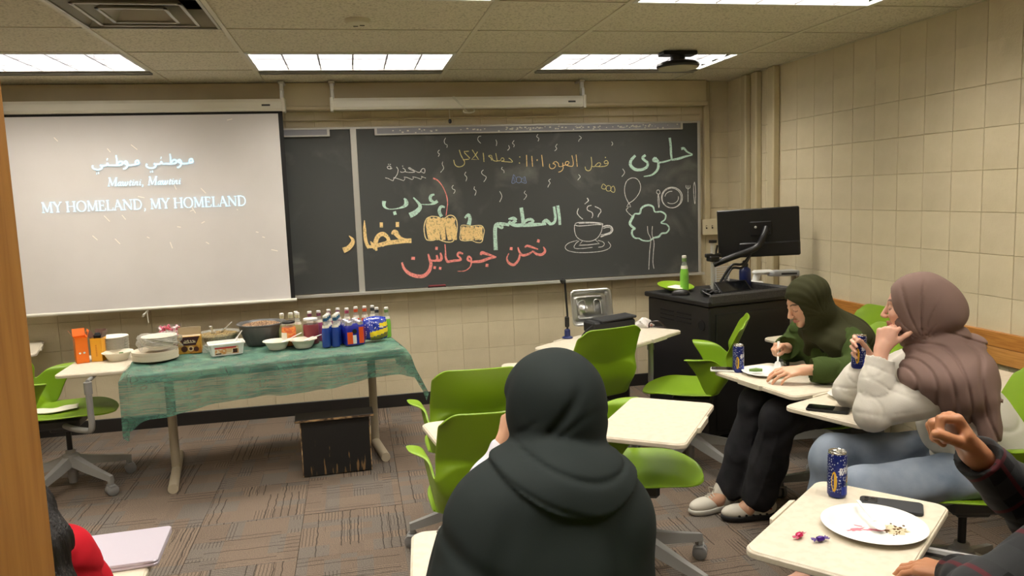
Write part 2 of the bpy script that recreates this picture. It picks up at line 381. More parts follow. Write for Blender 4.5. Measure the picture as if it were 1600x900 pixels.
# floor: carpet tiles, quarter-turned --------------------------------
def carpet(name, base, dark, lite, grey):
    m = mat(name, base, .95); nt = m.node_tree; b = nt.nodes['Principled BSDF']; b.inputs['Specular IOR Level'].default_value = .12
    N = lambda k, **kw: noden(m, k, **kw); Lk = nt.links.new
    tc = N('ShaderNodeTexCoord'); oi = N('ShaderNodeObjectInfo'); cmb = N('ShaderNodeCombineXYZ'); add = N('ShaderNodeVectorMath', operation='MULTIPLY_ADD')
    Lk(oi.outputs['Random'], cmb.inputs[0]); Lk(oi.outputs['Random'], cmb.inputs[1]); add.inputs[1].default_value = (41, 29, 0); Lk(cmb.outputs[0], add.inputs[0]); Lk(tc.outputs['Object'], add.inputs[2])
    def math_(op, a, b_=None, c=None):
        n = N('ShaderNodeMath', operation=op)
        for i, q in enumerate((a, b_, c)):
            if q is None: continue
            if isinstance(q, (int, float)): n.inputs[i].default_value = q
            else: Lk(q, n.inputs[i])
        return n.outputs[0]
    def cells(sx, sy, seed):
        mp = N('ShaderNodeMapping'); mp.inputs['Scale'].default_value = (sx, sy, 0); mp.inputs['Location'].default_value = (seed, seed*.7, 0); Lk(add.outputs[0], mp.inputs[0])
        fl = N('ShaderNodeVectorMath', operation='FLOOR'); Lk(mp.outputs[0], fl.inputs[0]); w = N('ShaderNodeTexWhiteNoise', noise_dimensions='3D'); Lk(fl.outputs[0], w.inputs['Vector']); return w.outputs['Value']
    c1, c2, c3 = cells(9, 4, 0), cells(5, 14, 3), cells(16, 3, 8)
    sep = N('ShaderNodeSeparateXYZ'); Lk(add.outputs[0], sep.inputs[0])
    wob = N('ShaderNodeTexNoise'); wob.inputs['Scale'].default_value = 14; Lk(add.outputs[0], wob.inputs['Vector'])
    def lines(ax, freq, th):
        a = math_('MULTIPLY_ADD', sep.outputs[ax], freq, math_('MULTIPLY', wob.outputs['Fac'], .5)); return math_('LESS_THAN', math_('FRACT', a), th)
    lx, ly, lw_ = lines(0, 62, .30), lines(1, 62, .30), lines(0, 26, .14)
    pick = math_('GREATER_THAN', c2, .80); fine = math_('ADD', math_('MULTIPLY', lx, math_('SUBTRACT', 1, pick)), math_('MULTIPLY', ly, pick))
    fine = math_('MULTIPLY', fine, math_('GREATER_THAN', c1, .45)); wide = math_('MULTIPLY', lw_, math_('GREATER_THAN', c3, .62))
    def mixc(a, fac, col):
        x = N('ShaderNodeMix', data_type='RGBA'); x.inputs[7].default_value = col; Lk(fac, x.inputs[0])
        if isinstance(a, tuple): x.inputs[6].default_value = a
        else: Lk(a, x.inputs[6])
        return x.outputs[2]
    c = mixc(base, math_('MULTIPLY', c1, .55), lite); c = mixc(c, math_('MULTIPLY', math_('GREATER_THAN', c2, .66), .55), grey); c = mixc(c, math_('MULTIPLY', fine, .50), dark); c = mixc(c, math_('MULTIPLY', wide, .75), dark)
    n3 = N('ShaderNodeTexNoise'); n3.inputs['Scale'].default_value = 260; n3.inputs['Detail'].default_value = 2; Lk(tc.outputs['Object'], n3.inputs['Vector'])
    r3 = N('ShaderNodeMapRange'); r3.inputs[1].default_value = .3; r3.inputs[2].default_value = .7; r3.inputs[3].default_value = .55; r3.inputs[4].default_value = 1.4; Lk(n3.outputs['Fac'], r3.inputs[0])
    x2 = N('ShaderNodeMix', data_type='RGBA', blend_type='MULTIPLY'); x2.inputs[0].default_value = 1; Lk(c, x2.inputs[6]); Lk(r3.outputs[0], x2.inputs[7]); Lk(x2.outputs[2], b.inputs['Base Color'])
    bp = N('ShaderNodeBump'); bp.inputs['Strength'].default_value = .5; bp.inputs['Distance'].default_value = .003; Lk(math_('SUBTRACT', n3.outputs['Fac'], fine), bp.inputs['Height']); Lk(bp.outputs[0], b.inputs['Normal'])
    return m
CARP = carpet('patterned carpet', srgb(112, 98, 86), srgb(50, 45, 42), srgb(136, 119, 104), srgb(106, 103, 99))
CARPB = mat('carpet seam', srgb(50, 46, 43), .95)
fl = MB().box(XL-.1, XR+.1, YB-1.6, .1, -.06, -.0085).build('floor', CARPB, smooth=False); tag(fl, 'patterned brown and grey carpet tiles', kind='structure')
ct = MB().box(-.249, .249, -.249, .249, -.008, 0, c=.0012).mesh('carpet_tile', CARP, False)
for i in range(13):
    for j in range(15):
        x, y = XL+.2+.5*i, -.2-.5*j
        if y < YB-1.3: continue
        link('carpet_tile', ct, fl, (x, y, 0), (i+j) % 2*PI/2+PI*((i*7+j*3) % 2))
# door leaf beside the camera ----------------------------------------
DOORW = wood('oak door veneer', srgb(186, 132, 66), srgb(166, 112, 50), 'Z', 7)
dl = empty('door_1', (-.5325, -5.9, 0)); dl.rotation_euler = (0, 0, math.atan2(.9, .1885)); tag(dl, 'open oak door leaf at the left edge', kind='structure')
MB().box(0, .92, 0, .045, .008, 2.1, c=.002).build('door_panel', DOORW, dl, False)
# ================================================================ GREEN SWIVEL CHAIRS WITH DESKTOPS
GREEN = mat('lime green moulded plastic', srgb(122, 156, 24), .40, bump=(260, .08, .001))
GREYM = mat('grey painted metal', srgb(150, 149, 146), .42, metal=.25)
GREYP = mat('grey caster plastic', srgb(128, 127, 126), .5)
DGREY = mat('dark grey plastic', srgb(58, 58, 60), .5)
CREAM = mat('cream laminate', srgb(214, 204, 184), .40, noise=(40, srgb(208, 197, 176), .45, .6))
CREAME = mat('cream desktop edge', srgb(206, 198, 178), .45)
def sm(t): t = max(0, min(1, t)); return t*t*(3-2*t)
def shell_mesh():
    NU = 28; us = [-1+2*j/NU for j in range(NU+1)]; rows = []
    # seat rows
    for y in (.265, .26, .245, .21, .16, .10, .04, -.03, -.09, -.14):
        if y > .05: w = .235*math.sqrt(max(0, 1-((y-.05)/.2165)**2))**.75 if y < .265 else .03
        else: w = .235-.01*sm((.05-y)/.2)
        w = max(w, .05)
        row = []
        for u in us:
            z = .462-.018*math.exp(-((y+.02)/.12)**2)*(1-.6*u*u) - .028*sm((y-.12)/.15) + .010*abs(u)**3
            row.append((u*w, y, z))
        rows.append(row)
    # wrap rows : bucket that rises into the arm wings
    def path(L, a, r, u, yc, sp_):
        s = abs(u)*L; sg = 1 if u >= 0 else -1
        if s < a: x, y = s, 0
        elif s < a+r*PI/2: t = (s-a)/r; x, y = a+r*math.sin(t), r*(1-math.cos(t))
        else: x, y = a+r+sp_*(s-a-r*PI/2), r+(s-a-r*PI/2)
        return sg*x, yc+y
    for t in (.06, .16, .28, .42, .56, .70, .84, .94, 1.0):
        yc = -.165-.045*sm(t*1.3)-.035*t; L = .235+.215*t; a = .158+.016*t; r = .050
        zc = .462+.205*t**1.15
        row = []
        for u in us:
            x, y = path(L, a, r, u, yc, .14)
            z = zc - (1-t)*.012*(1-u*u) - .055*t*t*math.exp(-((abs(u)-.50)/.10)**2) + .012*t*max(0, abs(u)-.6)
            row.append((x, y, z))
        rows.append(row)
    # flared lip on the wings
    lip = []
    for (x, y, z), u in zip(rows[-1], us):
        k = sm((abs(u)-.66)/.16); sg = 1 if u >= 0 else -1
        lip.append((x+sg*.060*k, y+.010*k, z+.004*k))
    m = MB()
    NR = len(rows); v = [p for r_ in rows for p in r_]; f = []
    W = NU+1
    for i in range(NR-1):
        for j in range(NU): f.append((i*W+j, i*W+j+1, (i+1)*W+j+1, (i+1)*W+j))
    n0 = len(v); v += lip
    for j in range(NU):
        if abs(us[j]) > .56 and abs(us[j+1]) > .56: f.append(((NR-1)*W+j, (NR-1)*W+j+1, n0+j+1, n0+j))
    # upper back from the middle columns
    js = [j for j in range(W) if abs(us[j]) <= .501]; prev = [(NR-1)*W+j for j in js]
    yb = rows[-1][NU//2][1]
    for t, dz in ((.06, 0), (.2, 0), (.4, 0), (.6, 0), (.78, 0), (.9, 0), (.97, 0), (1.0, 0)):
        wd = .214-.012*sm(t*1.1)
        cur = []
        for j in js:
            u = us[j]/.5; zt = .667+.205*t
            # rounded top corners
            if t > .75: zt -= .035*sm((abs(u)-.72)/.28)*sm((t-.75)/.25)
            wloc = wd - (.012*sm((t-.8)/.2) if abs(u) > .9 else 0)
            v.append((u*wloc, yb-.085*t+.045*abs(u)**2.2*(1-.35*t), zt)); cur.append(len(v)-1)
        for a in range(len(js)-1): f.append((prev[a], prev[a+1], cur[a+1], cur[a]))
        prev = cur
    used = sorted({i for q in f for i in q}); mp = {i: k for k, i in enumerate(used)}
    m.add([v[i] for i in used], [tuple(mp[i] for i in q) for q in f])
    return m.mesh('seat_shell', GREEN, True, 180)
SHELL = shell_mesh()
def leg_mesh():
    m = MB(); secs = []
    for t, r in ((0, .035), (.3, .12), (.65, .22), (.93, .305), (1, .325)):
        z = .175-.075*t**.9; w = .030-.014*t; h = .036-.016*t
        secs.append([(r, -w, z-h), (r, w, z-h), (r, w*.65, z+h*.55), (r, -w*.65, z+h*.55)])
    m.grid(secs, closeu=True); m.add(secs[0], [(3, 2, 1, 0)]); m.add(secs[-1], [(0, 1, 2, 3)])
    m.box(.300, .326, -.013, .013, .062, .10, c=.003)
    return m.mesh('base_leg', GREYM, True, 30)
LEGM = leg_mesh()
def caster_mesh():
    m = MB()
    for s in (-1, 1): m.lathe([(0, -.012), (.026, -.012), (.031, -.008), (.031, .008), (.026, .012), (0, .012)], 20, TR(0, s*.0155, .031, rx=PI/2))
    m.box(-.012, .014, -.006, .006, .03, .066, c=.002).box(-.02, .018, -.03, .03, .052, .062, c=.003)
    return m.mesh('caster', GREYP, True, 40)
CASTM = caster_mesh()
CYL = MB().lathe([(.0, .035), (.021, .035), (.023, .06), (.025, .065), (.026, .12), (.045, .135), (.047, .19), (.040, .205), (.026, .212), (.026, .23)], 24).mesh('base_hub', GREYM)
CYL2 = MB().lathe([(.0, .22), (.0145, .22), (.0145, .39), (0, .39)], 16).mesh('gas_cylinder', BKP)
HOUS = MB().box(-.10, .10, -.13, .09, .372, .432, c=.014).box(-.055, .055, -.08, .05, .345, .38, c=.01).mesh('underseat_housing', DGREY)
def desk_mesh():
    m = MB()
    W2, D2, r = .285, .178, .035
    P = rrect(-W2, W2, -D2, D2, r)
    m.prism(P, -.020, -.003, c=.0025)
    m.prism([(x*.985, y*.975) for x, y in P], -.005, 0, c=.002)
    return m.mesh('desktop', [CREAM], True, 30)
DESKM = desk_mesh()
LIPM = MB().prism([(-.085, 0), (.085, 0), (.075, .012), (-.075, .012)], -.016, .006, c=.002).mesh('edge_lip', CREAM, False)
CH = {}
def chair(key, x, y, deg, label, desk=None, post=(.30, .10), brot=0, group='green swivel chairs with desktops', seatonly=False):
    """deg: facing, counter-clockwise from +Y. desk = (x, y, z, long-axis degrees) in the room"""
    t = empty('desk_chair', (x, y, 0), R(deg)); tag(t, label, 'chair', group); CH[key] = t
    s = link('seat_shell', SHELL, t)
    md = s.modifiers.new('thick', 'SOLIDIFY'); md.thickness = .009; md.offset = -1
    md = s.modifiers.new('sub', 'SUBSURF'); md.levels = 1; md.render_levels = 2
    link('base_hub', CYL, t); link('gas_cylinder', CYL2, t); link('underseat_housing', HOUS, t)
    for k in range(5):
        a = R(brot-deg)+2*PI*k/5
        link('base_leg', LEGM, t, (0, 0, 0), a)
        link('caster', CASTM, t, (.318*math.cos(a), .318*math.sin(a), 0), a+random.uniform(-1.2, 1.2))
    if desk:
        c, s_ = math.cos(R(-deg)), math.sin(R(-deg)); dx, dy = desk[0]-x, desk[1]-y
        lx, ly = c*dx-s_*dy, s_*dx+c*dy
        d = link('desktop', DESKM, t, (lx, ly, desk[2]), R(desk[3]-deg))
        link('edge_lip', LIPM, d, (0, .177, -.004))
        px, py = post
        # arm from under the seat, up the post, to the desktop
        arm = MB()
        arm.tube(catmull([(.04, -.02, .395), (px*.6, py*.35, .392), (px*.93, py*.88, .392), (px, py, .42), (px, py, .50), (px, py, desk[2]-.055)], 6), .0165, 14)
        arm.tube([(px, py, desk[2]-.10), (px, py, desk[2]-.035)], .021, 14)
        arm.tube([(px, py, desk[2]-.032), ((px+lx)/2, (py+ly)/2, desk[2]-.030), (lx*.8+px*.2, ly*.8+py*.2, desk[2]-.030)], .011, 8)
        arm.box(-.07, .07, -.05, .05, desk[2]-.030, desk[2]-.0195, TR(lx, ly, 0, rz=R(desk[3]-deg)), c=.003)
        arm.build('desk_arm', GREYM, t)
    return t
chair('A', -1.66, -1.16, -88, 'green swivel chair with a desktop beside the left end of the food table', (-1.475, -1.05, .70, -88), (.26, .20), 36)
chair('A2', -2.62, -.42, -80, 'green swivel chair mostly hidden by the door leaf, its desktop corner showing', (-2.25, -.33, .70, -75), (.25, .15), 20)
chair('1', .50, -2.44, -3, 'empty green chair seen from behind, farther of the two left of the dark shawl', (.86, -2.22, .70, 80), (.32, .08), 40)
chair('2', .45, -3.10, -2, 'empty green chair seen from behind, nearer of the two left of the dark shawl', (.525, -3.02, .70, 7.5), (.30, .12), -30)
chair('3', 1.235, -1.74, 15, 'tall green chair back turned to the camera in the middle of the room', (1.327, -1.50, .695, 37.7), (.27, .2), 10)
chair('4', 1.835, -1.845, 61, 'empty green chair seen from the side in front of the black lectern', (1.62, -1.52, .724, 217.7), (.24, .25), 0)
chair('5', 1.08, -3.00, -112, 'empty green chair with its seat in view right of the dark shawl', (1.12, -3.11, .70, -126.4), (-.28, -.02), -58)
chair('woman', .42, -4.56, -8, 'green chair under the person in the dark shawl', (.375, -4.09, .70, -5), (.31, .12), 0)
chair('green', 2.34, -2.58, 97, 'green chair under the person in the olive headscarf', (1.91, -2.69, .70, 99.8), (.30, .16), 150)
chair('mauve', 2.18, -3.50, 75, 'green chair under the person in the mauve headscarf', (2.0, -3.166, .70, 22), (.27, .2), 30)
chair('man', 1.36, -4.72, 8, 'green chair under the person in the dark plaid shirt', (1.23, -4.178, .70, 39), (.30, .12), 0)
chair('8', 2.655, -2.0, 90, 'green chair behind the lectern end, its desktop showing past the olive headscarf', (2.64, -1.90, .70, 10), (.28, .16), 0)
chair('9', 2.64, -4.0, 3, 'green chair by the right wall, its desktop showing behind the mauve headscarf', (2.76, -3.13, .70, 95), (-.05, .6), 0)
chair('red', -.77, -4.44, 0, 'green chair under the person in the red top at the bottom left', (-.835, -3.875, .70, 3), (.20, .2), 0)
# chalk lines on the board and projected letters, millimetres along the wall (x, z)
CHALK = {
 'heading_word_one': [('yellow',[5.3],1,[(817,1936),(827,1899),(842,1869),(853,1848),(849,1827),(829,1813),(799,1812),(779,1829),(772,1863)]),('yellow',[5.3],0,[(842,1861),(886,1865),(895,1872),(856,1913),(853,1923),(889,1924)]),('yellow',[5.3],0,[(915,1934),(961,1860),(908,1863),(941,1896),(955,1919)])],
 'heading_word_two': [('yellow',[5.3],1,[(998,1909),(1000,1878),(1001,1842)])],
 'heading_word_three': [('yellow',[4.6],1,[(1061,1851),(1054,1872),(1041,1881),(1040,1887),(1059,1889),(1065,1868),(1074,1851),(1096,1845),(1102,1850),(1094,1904)]),('yellow',[4.6],1,[(1098,1848),(1126,1848),(1137,1866),(1153,1865),(1154,1848),(1135,1844),(1178,1838),(1221,1836),(1203,1860),(1192,1864)])],
 'heading_numerals': [('yellow',[6.9],1,[(1279,1872),(1282,1869)]),('yellow',[6.9],1,[(1275,1827),(1277,1823)]),('orange',[5.3],1,[(1332,1886),(1332,1797)]),('orange',[5.3],1,[(1373,1877),(1377,1796)]),('orange',[9.1],1,[(1414,1845),(1417,1842)]),('orange',[5.3],1,[(1451,1883),(1459,1794)])],
 'heading_word_four': [('orange',[4.6],1,[(1512,1814),(1510,1792),(1523,1777),(1545,1780),(1559,1799),(1546,1814),(1537,1813),(1547,1825),(1564,1829),(1582,1813),(1583,1795),(1599,1790),(1617,1798),(1616,1819)]),('orange',[4.6],1,[(1616,1812),(1618,1776),(1603,1756),(1580,1748)]),('orange',[4.6],1,[(1619,1798),(1635,1802),(1640,1823),(1658,1828),(1667,1816),(1653,1803),(1640,1802),(1671,1792),(1696,1793),(1700,1826),(1691,1873)]),('orange',[4.6],1,[(1725,1878),(1732,1786)])],
 'heading_word_five': [('yellow',[4.6],1,[(1846,1858),(1850,1804),(1842,1766),(1823,1752),(1801,1761),(1795,1784)]),('yellow',[4.6],1,[(1850,1787),(1869,1782),(1886,1799),(1907,1812),(1923,1801),(1906,1784),(1879,1785),(1924,1781),(1970,1788),(1984,1809),(1971,1827),(1952,1819),(1957,1803),(1980,1808)]),('yellow',[6.9],1,[(1962,1851),(1966,1848)])],
 'small_white_writing': [('white',[4.1],1,[(312,1815),(299,1809),(281,1813),(278,1825),(294,1831),(303,1823),(299,1809)]),('white',[4.1],1,[(287,1844),(288,1842)]),('white',[4.1],1,[(300,1843),(303,1840)]),('white',[4.1],1,[(344,1823),(355,1801),(347,1770),(334,1751),(318,1733),(315,1721)]),('white',[4.1],1,[(370,1788),(382,1782),(404,1787),(407,1800),(390,1814)]),('white',[4.6],1,[(390,1828),(392,1826)]),('white',[4.1],1,[(404,1787),(432,1780),(477,1782),(440,1804),(431,1812),(441,1814),(465,1798),(496,1781),(514,1778),(525,1793),(535,1804),(551,1802),(552,1783),(546,1772),(527,1781),(521,1787)]),('white',[3.5],0,[(258,1745),(277,1741),(310,1722),(320,1733),(319,1746),(342,1739),(392,1720),(402,1734),(396,1747),(418,1743),(455,1726),(465,1735),(459,1747),(487,1741),(521,1727),(528,1740),(523,1749),(538,1742),(557,1734)])],
 'red_line': [('red',[9.3,7.0,5.2,4.6,4.6],1,[(611,1731),(645,1714),(681,1665),(704,1601),(712,1530)]),('red',[4.6,4.6,4.6,4.6],1,[(676,1675),(705,1606),(711,1546),(695,1449)])],
 'squiggle_marks': [('white',[3.5],1,[(719,2027),(707,2005),(712,1983),(728,1973),(724,1955)]),('white',[3.5],1,[(668,1938),(657,1928),(658,1915),(667,1909),(657,1890)]),('white',[3.5],1,[(689,1852),(684,1833),(694,1807),(684,1789),(668,1773)]),('white',[3.5],1,[(987,2034),(969,2031),(960,2012),(967,1996),(983,1980)]),('white',[3.5],1,[(860,1771),(850,1752),(862,1736),(865,1723),(856,1701)]),('white',[3.5],1,[(995,1783),(979,1767),(987,1748),(1012,1731),(1008,1712),(993,1693)]),('white',[3.5],1,[(762,1675),(750,1663),(755,1647),(770,1640),(770,1627),(759,1612)]),('white',[3.5],1,[(921,1660),(917,1641),(931,1628),(929,1612),(921,1593)]),('white',[3.8],1,[(1098,2005),(1105,1984),(1100,1959)]),('white',[3.8],1,[(1195,1961),(1201,1940),(1185,1923)]),('white',[3.8],1,[(1240,1997),(1226,1977),(1239,1964),(1234,1947)]),('white',[3.8],1,[(1428,2040),(1416,2023),(1433,2006),(1426,1987)]),('white',[3.8],1,[(1577,1963),(1563,1944),(1572,1927),(1554,1910)]),('white',[3.8],1,[(1753,2021),(1771,2005),(1753,1991),(1748,1977)]),('white',[3.8],1,[(2015,1971),(2024,1955),(2014,1940)]),('white',[3.8],1,[(1142,1800),(1134,1786),(1151,1773),(1153,1754)]),('white',[3.8],1,[(1741,1726),(1754,1708),(1740,1691),(1733,1683)]),('white',[3.8],1,[(1516,1698),(1500,1686),(1511,1668),(1497,1647),(1492,1635)]),('white',[3.8],1,[(1113,1618),(1129,1579),(1110,1537)]),('white',[3.8],1,[(1314,1615),(1305,1598),(1322,1581),(1312,1560),(1298,1547)]),('white',[3.8],1,[(1804,1542),(1813,1520),(1790,1499)]),('white',[3.3],1,[(2101,1759),(2117,1730),(2093,1698)])],
 'blue_candy_drawing': [('blue',[3.8],1,[(1226,1741),(1243,1715),(1247,1702),(1237,1681),(1211,1676),(1217,1712),(1226,1741)]),('blue',[3.8],1,[(1244,1702),(1252,1719),(1274,1720),(1286,1705),(1281,1684),(1263,1676),(1246,1687),(1244,1702)]),('blue',[3.8],1,[(1284,1701),(1313,1721),(1317,1700),(1322,1673),(1290,1680),(1284,1693)]),('blue',[3.0],1,[(1226,1720),(1229,1686)]),('blue',[3.0],1,[(1304,1709),(1308,1683)])],
 'yellow_candy_drawing': [('yellow',[3.8],1,[(1962,1628),(1939,1646),(1925,1616),(1952,1606),(1962,1619)]),('yellow',[3.8],1,[(1962,1619),(1976,1632),(1996,1627),(2003,1605),(1989,1590),(1966,1595),(1962,1619)]),('yellow',[4.1],1,[(1997,1609),(2022,1627),(2034,1603),(2029,1580),(2010,1583),(1997,1597)])],
 'pale_green_word_left': [('green',[24.8,17.0,6.2,6.2,15.5,26.3,20.1,7.7],1,[(240,1576),(239,1538),(270,1516),(329,1516),(380,1529),(402,1549),(399,1575),(387,1590)]),('green',[21.7],1,[(303,1481),(325,1486)]),('green',[7.7,13.9,20.1,26.3,30.9,32.5],1,[(457,1594),(487,1559),(503,1533),(497,1508),(462,1479),(423,1462)]),('green',[4.6,7.7,17.0,20.1],1,[(511,1541),(575,1538),(610,1546),(636,1562)]),('green',[10.8,17.0,20.1,10.8],1,[(615,1611),(588,1602),(584,1572),(614,1550)])],
 'orange_word': [('orange',[4.6,18.6,26.3,29.4,34.0],1,[(-29,1331),(-4,1301),(-10,1272),(-40,1240),(-77,1225)]),('orange',[3.9,17.0,20.1,20.1,23.2],1,[(89,1440),(87,1377),(88,1309),(97,1262),(113,1236)]),('orange',[15.5,23.2,26.3,26.3,26.3],1,[(109,1241),(163,1247),(248,1264),(349,1272),(426,1275)]),('orange',[12.4,26.3,26.3,26.3,21.7],1,[(165,1211),(157,1255),(179,1314),(218,1333),(250,1310)]),('orange',[20.1,23.2,21.7],1,[(250,1310),(255,1276),(205,1249)]),('orange',[7.7,34.0,23.2,26.3,27.8],1,[(281,1330),(307,1342),(334,1306),(371,1279),(426,1272)]),('orange',[6.2,17.0,6.2],1,[(124,1282),(139,1256),(147,1222)]),('orange',[30.9],1,[(199,1401),(222,1400)]),('orange',[30.9],1,[(316,1399),(341,1398)])],
 'large_pumpkin_drawing': [('orange',[26.3,32.5,34.0,30.9,23.2],1,[(575,1436),(562,1399),(563,1356),(566,1313),(569,1272)]),('orange',[26.3,32.5,34.0,30.9,23.2],1,[(609,1435),(597,1397),(587,1355),(590,1312),(593,1271)]),('orange',[26.3,32.5,34.0,30.9,23.2],1,[(643,1434),(631,1396),(621,1353),(624,1310),(628,1269)]),('orange',[26.3,32.5,34.0,30.9,23.2],1,[(682,1432),(670,1394),(662,1352),(666,1308),(669,1267)]),('orange',[26.3,32.5,34.0,30.9,23.2],1,[(720,1430),(708,1392),(709,1349),(712,1306),(715,1265)]),('orange',[26.3,32.5,34.0,30.9,23.2],1,[(751,1429),(738,1391),(749,1348),(752,1305),(755,1263)]),('lightyellow',[6.2],1,[(588,1449),(549,1433),(528,1383),(526,1323),(541,1276),(584,1268),(623,1276),(656,1262),(691,1251),(734,1252),(760,1287),(775,1347),(774,1407),(751,1444),(717,1450),(686,1432),(656,1429),(631,1443),(588,1449)]),('lightyellow',[3.9],1,[(577,1441),(563,1390),(561,1322),(571,1274)]),('lightyellow',[3.9],1,[(603,1440),(589,1389),(587,1321),(597,1273)]),('lightyellow',[3.9],1,[(633,1438),(618,1388),(617,1319),(627,1272)]),('lightyellow',[3.9],1,[(710,1435),(696,1384),(694,1316),(704,1268)]),('lightyellow',[3.9],1,[(745,1434),(730,1383),(729,1314),(739,1266)]),('green',[10.8,17.0,20.1,20.1],1,[(690,1513),(660,1518),(645,1485),(661,1444)])],
 'small_pumpkin_drawing': [('orange',[21.7,29.4,29.4,23.2],1,[(827,1362),(819,1327),(819,1293),(823,1260)]),('orange',[21.7,29.4,29.4,23.2],1,[(860,1360),(851,1326),(850,1291),(854,1258)]),('orange',[21.7,29.4,29.4,23.2],1,[(892,1359),(884,1325),(882,1290),(886,1257)]),('orange',[21.7,29.4,29.4,23.2],1,[(927,1357),(918,1323),(919,1288),(923,1255)]),('orange',[21.7,29.4,29.4,23.2],1,[(958,1356),(950,1322),(952,1287),(956,1254)]),('lightyellow',[5.4],1,[(835,1372),(807,1369),(800,1328),(794,1268),(830,1253),(882,1254),(917,1238),(959,1239),(976,1294),(982,1329),(966,1360),(931,1366),(883,1363),(835,1372)]),('green',[10.8,20.1,21.7,26.3],1,[(837,1426),(864,1448),(876,1420),(865,1373)])],
 'pale_green_word_right': [('green',[16.2,18.9,20.3],1,[(1580,1342),(1577,1408),(1566,1493)]),('green',[16.2,17.6,17.6,17.6,13.5],1,[(1536,1486),(1545,1417),(1542,1378),(1524,1356),(1494,1350)]),('green',[20.3,23.0,17.6],1,[(1502,1353),(1471,1381),(1442,1363)]),('green',[13.5,20.3,23.0,20.3],1,[(1470,1354),(1406,1353),(1343,1352),(1288,1351)]),('green',[13.5,17.6,17.6,16.2],1,[(1280,1355),(1313,1388),(1352,1394),(1372,1374)]),('green',[14.9,16.2],1,[(1372,1374),(1328,1360)]),('green',[23.0,23.0,23.0],1,[(1276,1487),(1284,1427),(1290,1351)]),('green',[23.0,23.0,20.3,17.6],1,[(1288,1354),(1233,1354),(1195,1366),(1176,1386)]),('green',[6.8,23.0,20.3],1,[(1173,1405),(1212,1407),(1235,1391)]),('green',[17.6,16.2],1,[(1235,1391),(1187,1366)]),('green',[17.6,20.3,23.0,24.4,24.4,25.7],1,[(1179,1359),(1125,1369),(1082,1367),(1068,1337),(1065,1269),(1066,1171)]),('green',[10.8,16.2,10.8],1,[(1124,1361),(1120,1339),(1081,1356)])],
 'red_word_right': [('red',[6.8,16.2,17.6,16.2,10.8],1,[(1442,1178),(1455,1146),(1431,1120),(1391,1122),(1360,1147)]),('red',[8.1,14.9,13.5,6.8],1,[(1294,1181),(1314,1192),(1353,1179),(1400,1161)]),('red',[8.1,13.5,16.2,13.5,10.8,8.1],1,[(1360,1151),(1328,1130),(1280,1120),(1257,1137),(1246,1161),(1241,1184)]),('red',[12.2,14.9,17.6,16.2,9.5,5.4],1,[(1255,1129),(1239,1084),(1203,1051),(1164,1068),(1150,1104),(1167,1141)]),('red',[20.3],1,[(1394,1229),(1414,1222)]),('red',[18.9],1,[(1176,1178),(1197,1175)])],
 'red_word_left': [('red',[12.4,20.1,17.0,9.3],1,[(948,1139),(957,1156),(992,1146),(1067,1116)]),('red',[7.7,17.0,18.6,13.9],1,[(1067,1116),(1009,1110),(946,1091),(867,1091)]),('red',[13.9,13.9,10.8],1,[(871,1095),(845,1109),(853,1137)]),('red',[10.8,10.8,7.7],1,[(853,1137),(872,1117),(871,1091)]),('red',[9.3,7.0,5.4,4.6],1,[(874,1090),(861,1052),(820,1025),(763,1025)]),('red',[20.1],1,[(982,1059),(1003,1056)]),('red',[9.3,15.5,12.4],1,[(812,1155),(782,1165),(766,1147)]),('red',[10.8,13.9,15.5,15.5],1,[(766,1147),(793,1112),(736,1106),(688,1100)]),('red',[6.2,7.7,12.4,15.5],1,[(677,1235),(679,1187),(678,1135),(691,1098)]),('red',[9.3,17.0,17.0,12.4],1,[(639,1172),(646,1137),(637,1116),(611,1113)]),('red',[10.8,15.5,12.4],1,[(610,1156),(614,1121),(589,1112)]),('red',[9.3,15.5,18.6,21.7,23.2,23.2,21.7,15.5,10.8],1,[(547,1168),(557,1124),(564,1089),(547,1038),(506,1004),(451,1005),(396,1029),(360,1070),(348,1114)]),('red',[10.8,13.9],1,[(593,1114),(559,1116)]),('red',[18.6],1,[(602,1208),(621,1206)]),('red',[17.0],1,[(582,1064),(600,1060)]),('red',[17.0],1,[(623,1056),(642,1052)]),('red',[18.6],1,[(419,1142),(446,1139)])],
 'coffee_cup_drawing': [('white',[4.7],1,[(1702,1345),(1726,1354),(1791,1354),(1873,1349),(1921,1339),(1925,1330),(1872,1332),(1791,1328),(1726,1328),(1700,1339)]),('white',[4.1],1,[(1734,1347),(1799,1347),(1872,1343),(1913,1333)]),('white',[4.7],1,[(1698,1337),(1697,1294),(1711,1247),(1747,1216),(1796,1204),(1845,1208),(1886,1231),(1916,1277),(1928,1331)]),('white',[8.1],1,[(1931,1314),(1962,1320),(1995,1313),(2009,1284),(1989,1258),(1952,1248),(1909,1234)]),('white',[4.7],1,[(1933,1300),(1966,1307),(1994,1298),(1990,1270),(1944,1254),(1911,1250)]),('white',[5.4],0,[(1759,1210),(1730,1176),(1811,1176),(1897,1182),(1861,1217)]),('white',[4.1],1,[(1731,1211),(1706,1193),(1689,1166),(1705,1152),(1770,1150),(1839,1155)]),('white',[4.1],1,[(1886,1208),(1926,1194),(1938,1174),(1921,1157),(1888,1153)]),('white',[4.1],1,[(1719,1215),(1650,1199),(1618,1170),(1636,1141),(1704,1122),(1802,1116),(1908,1120),(1970,1137),(1990,1163),(1969,1194)]),('white',[5.4],1,[(1733,1465),(1722,1429),(1740,1401),(1766,1378)]),('white',[5.4],1,[(1839,1484),(1809,1476),(1806,1449),(1842,1428),(1848,1404),(1839,1385)]),('white',[5.4],1,[(1867,1474),(1908,1453),(1915,1431),(1898,1410),(1890,1389)]),('white',[5.4],1,[(1808,1542),(1816,1522),(1799,1507),(1785,1496)])],
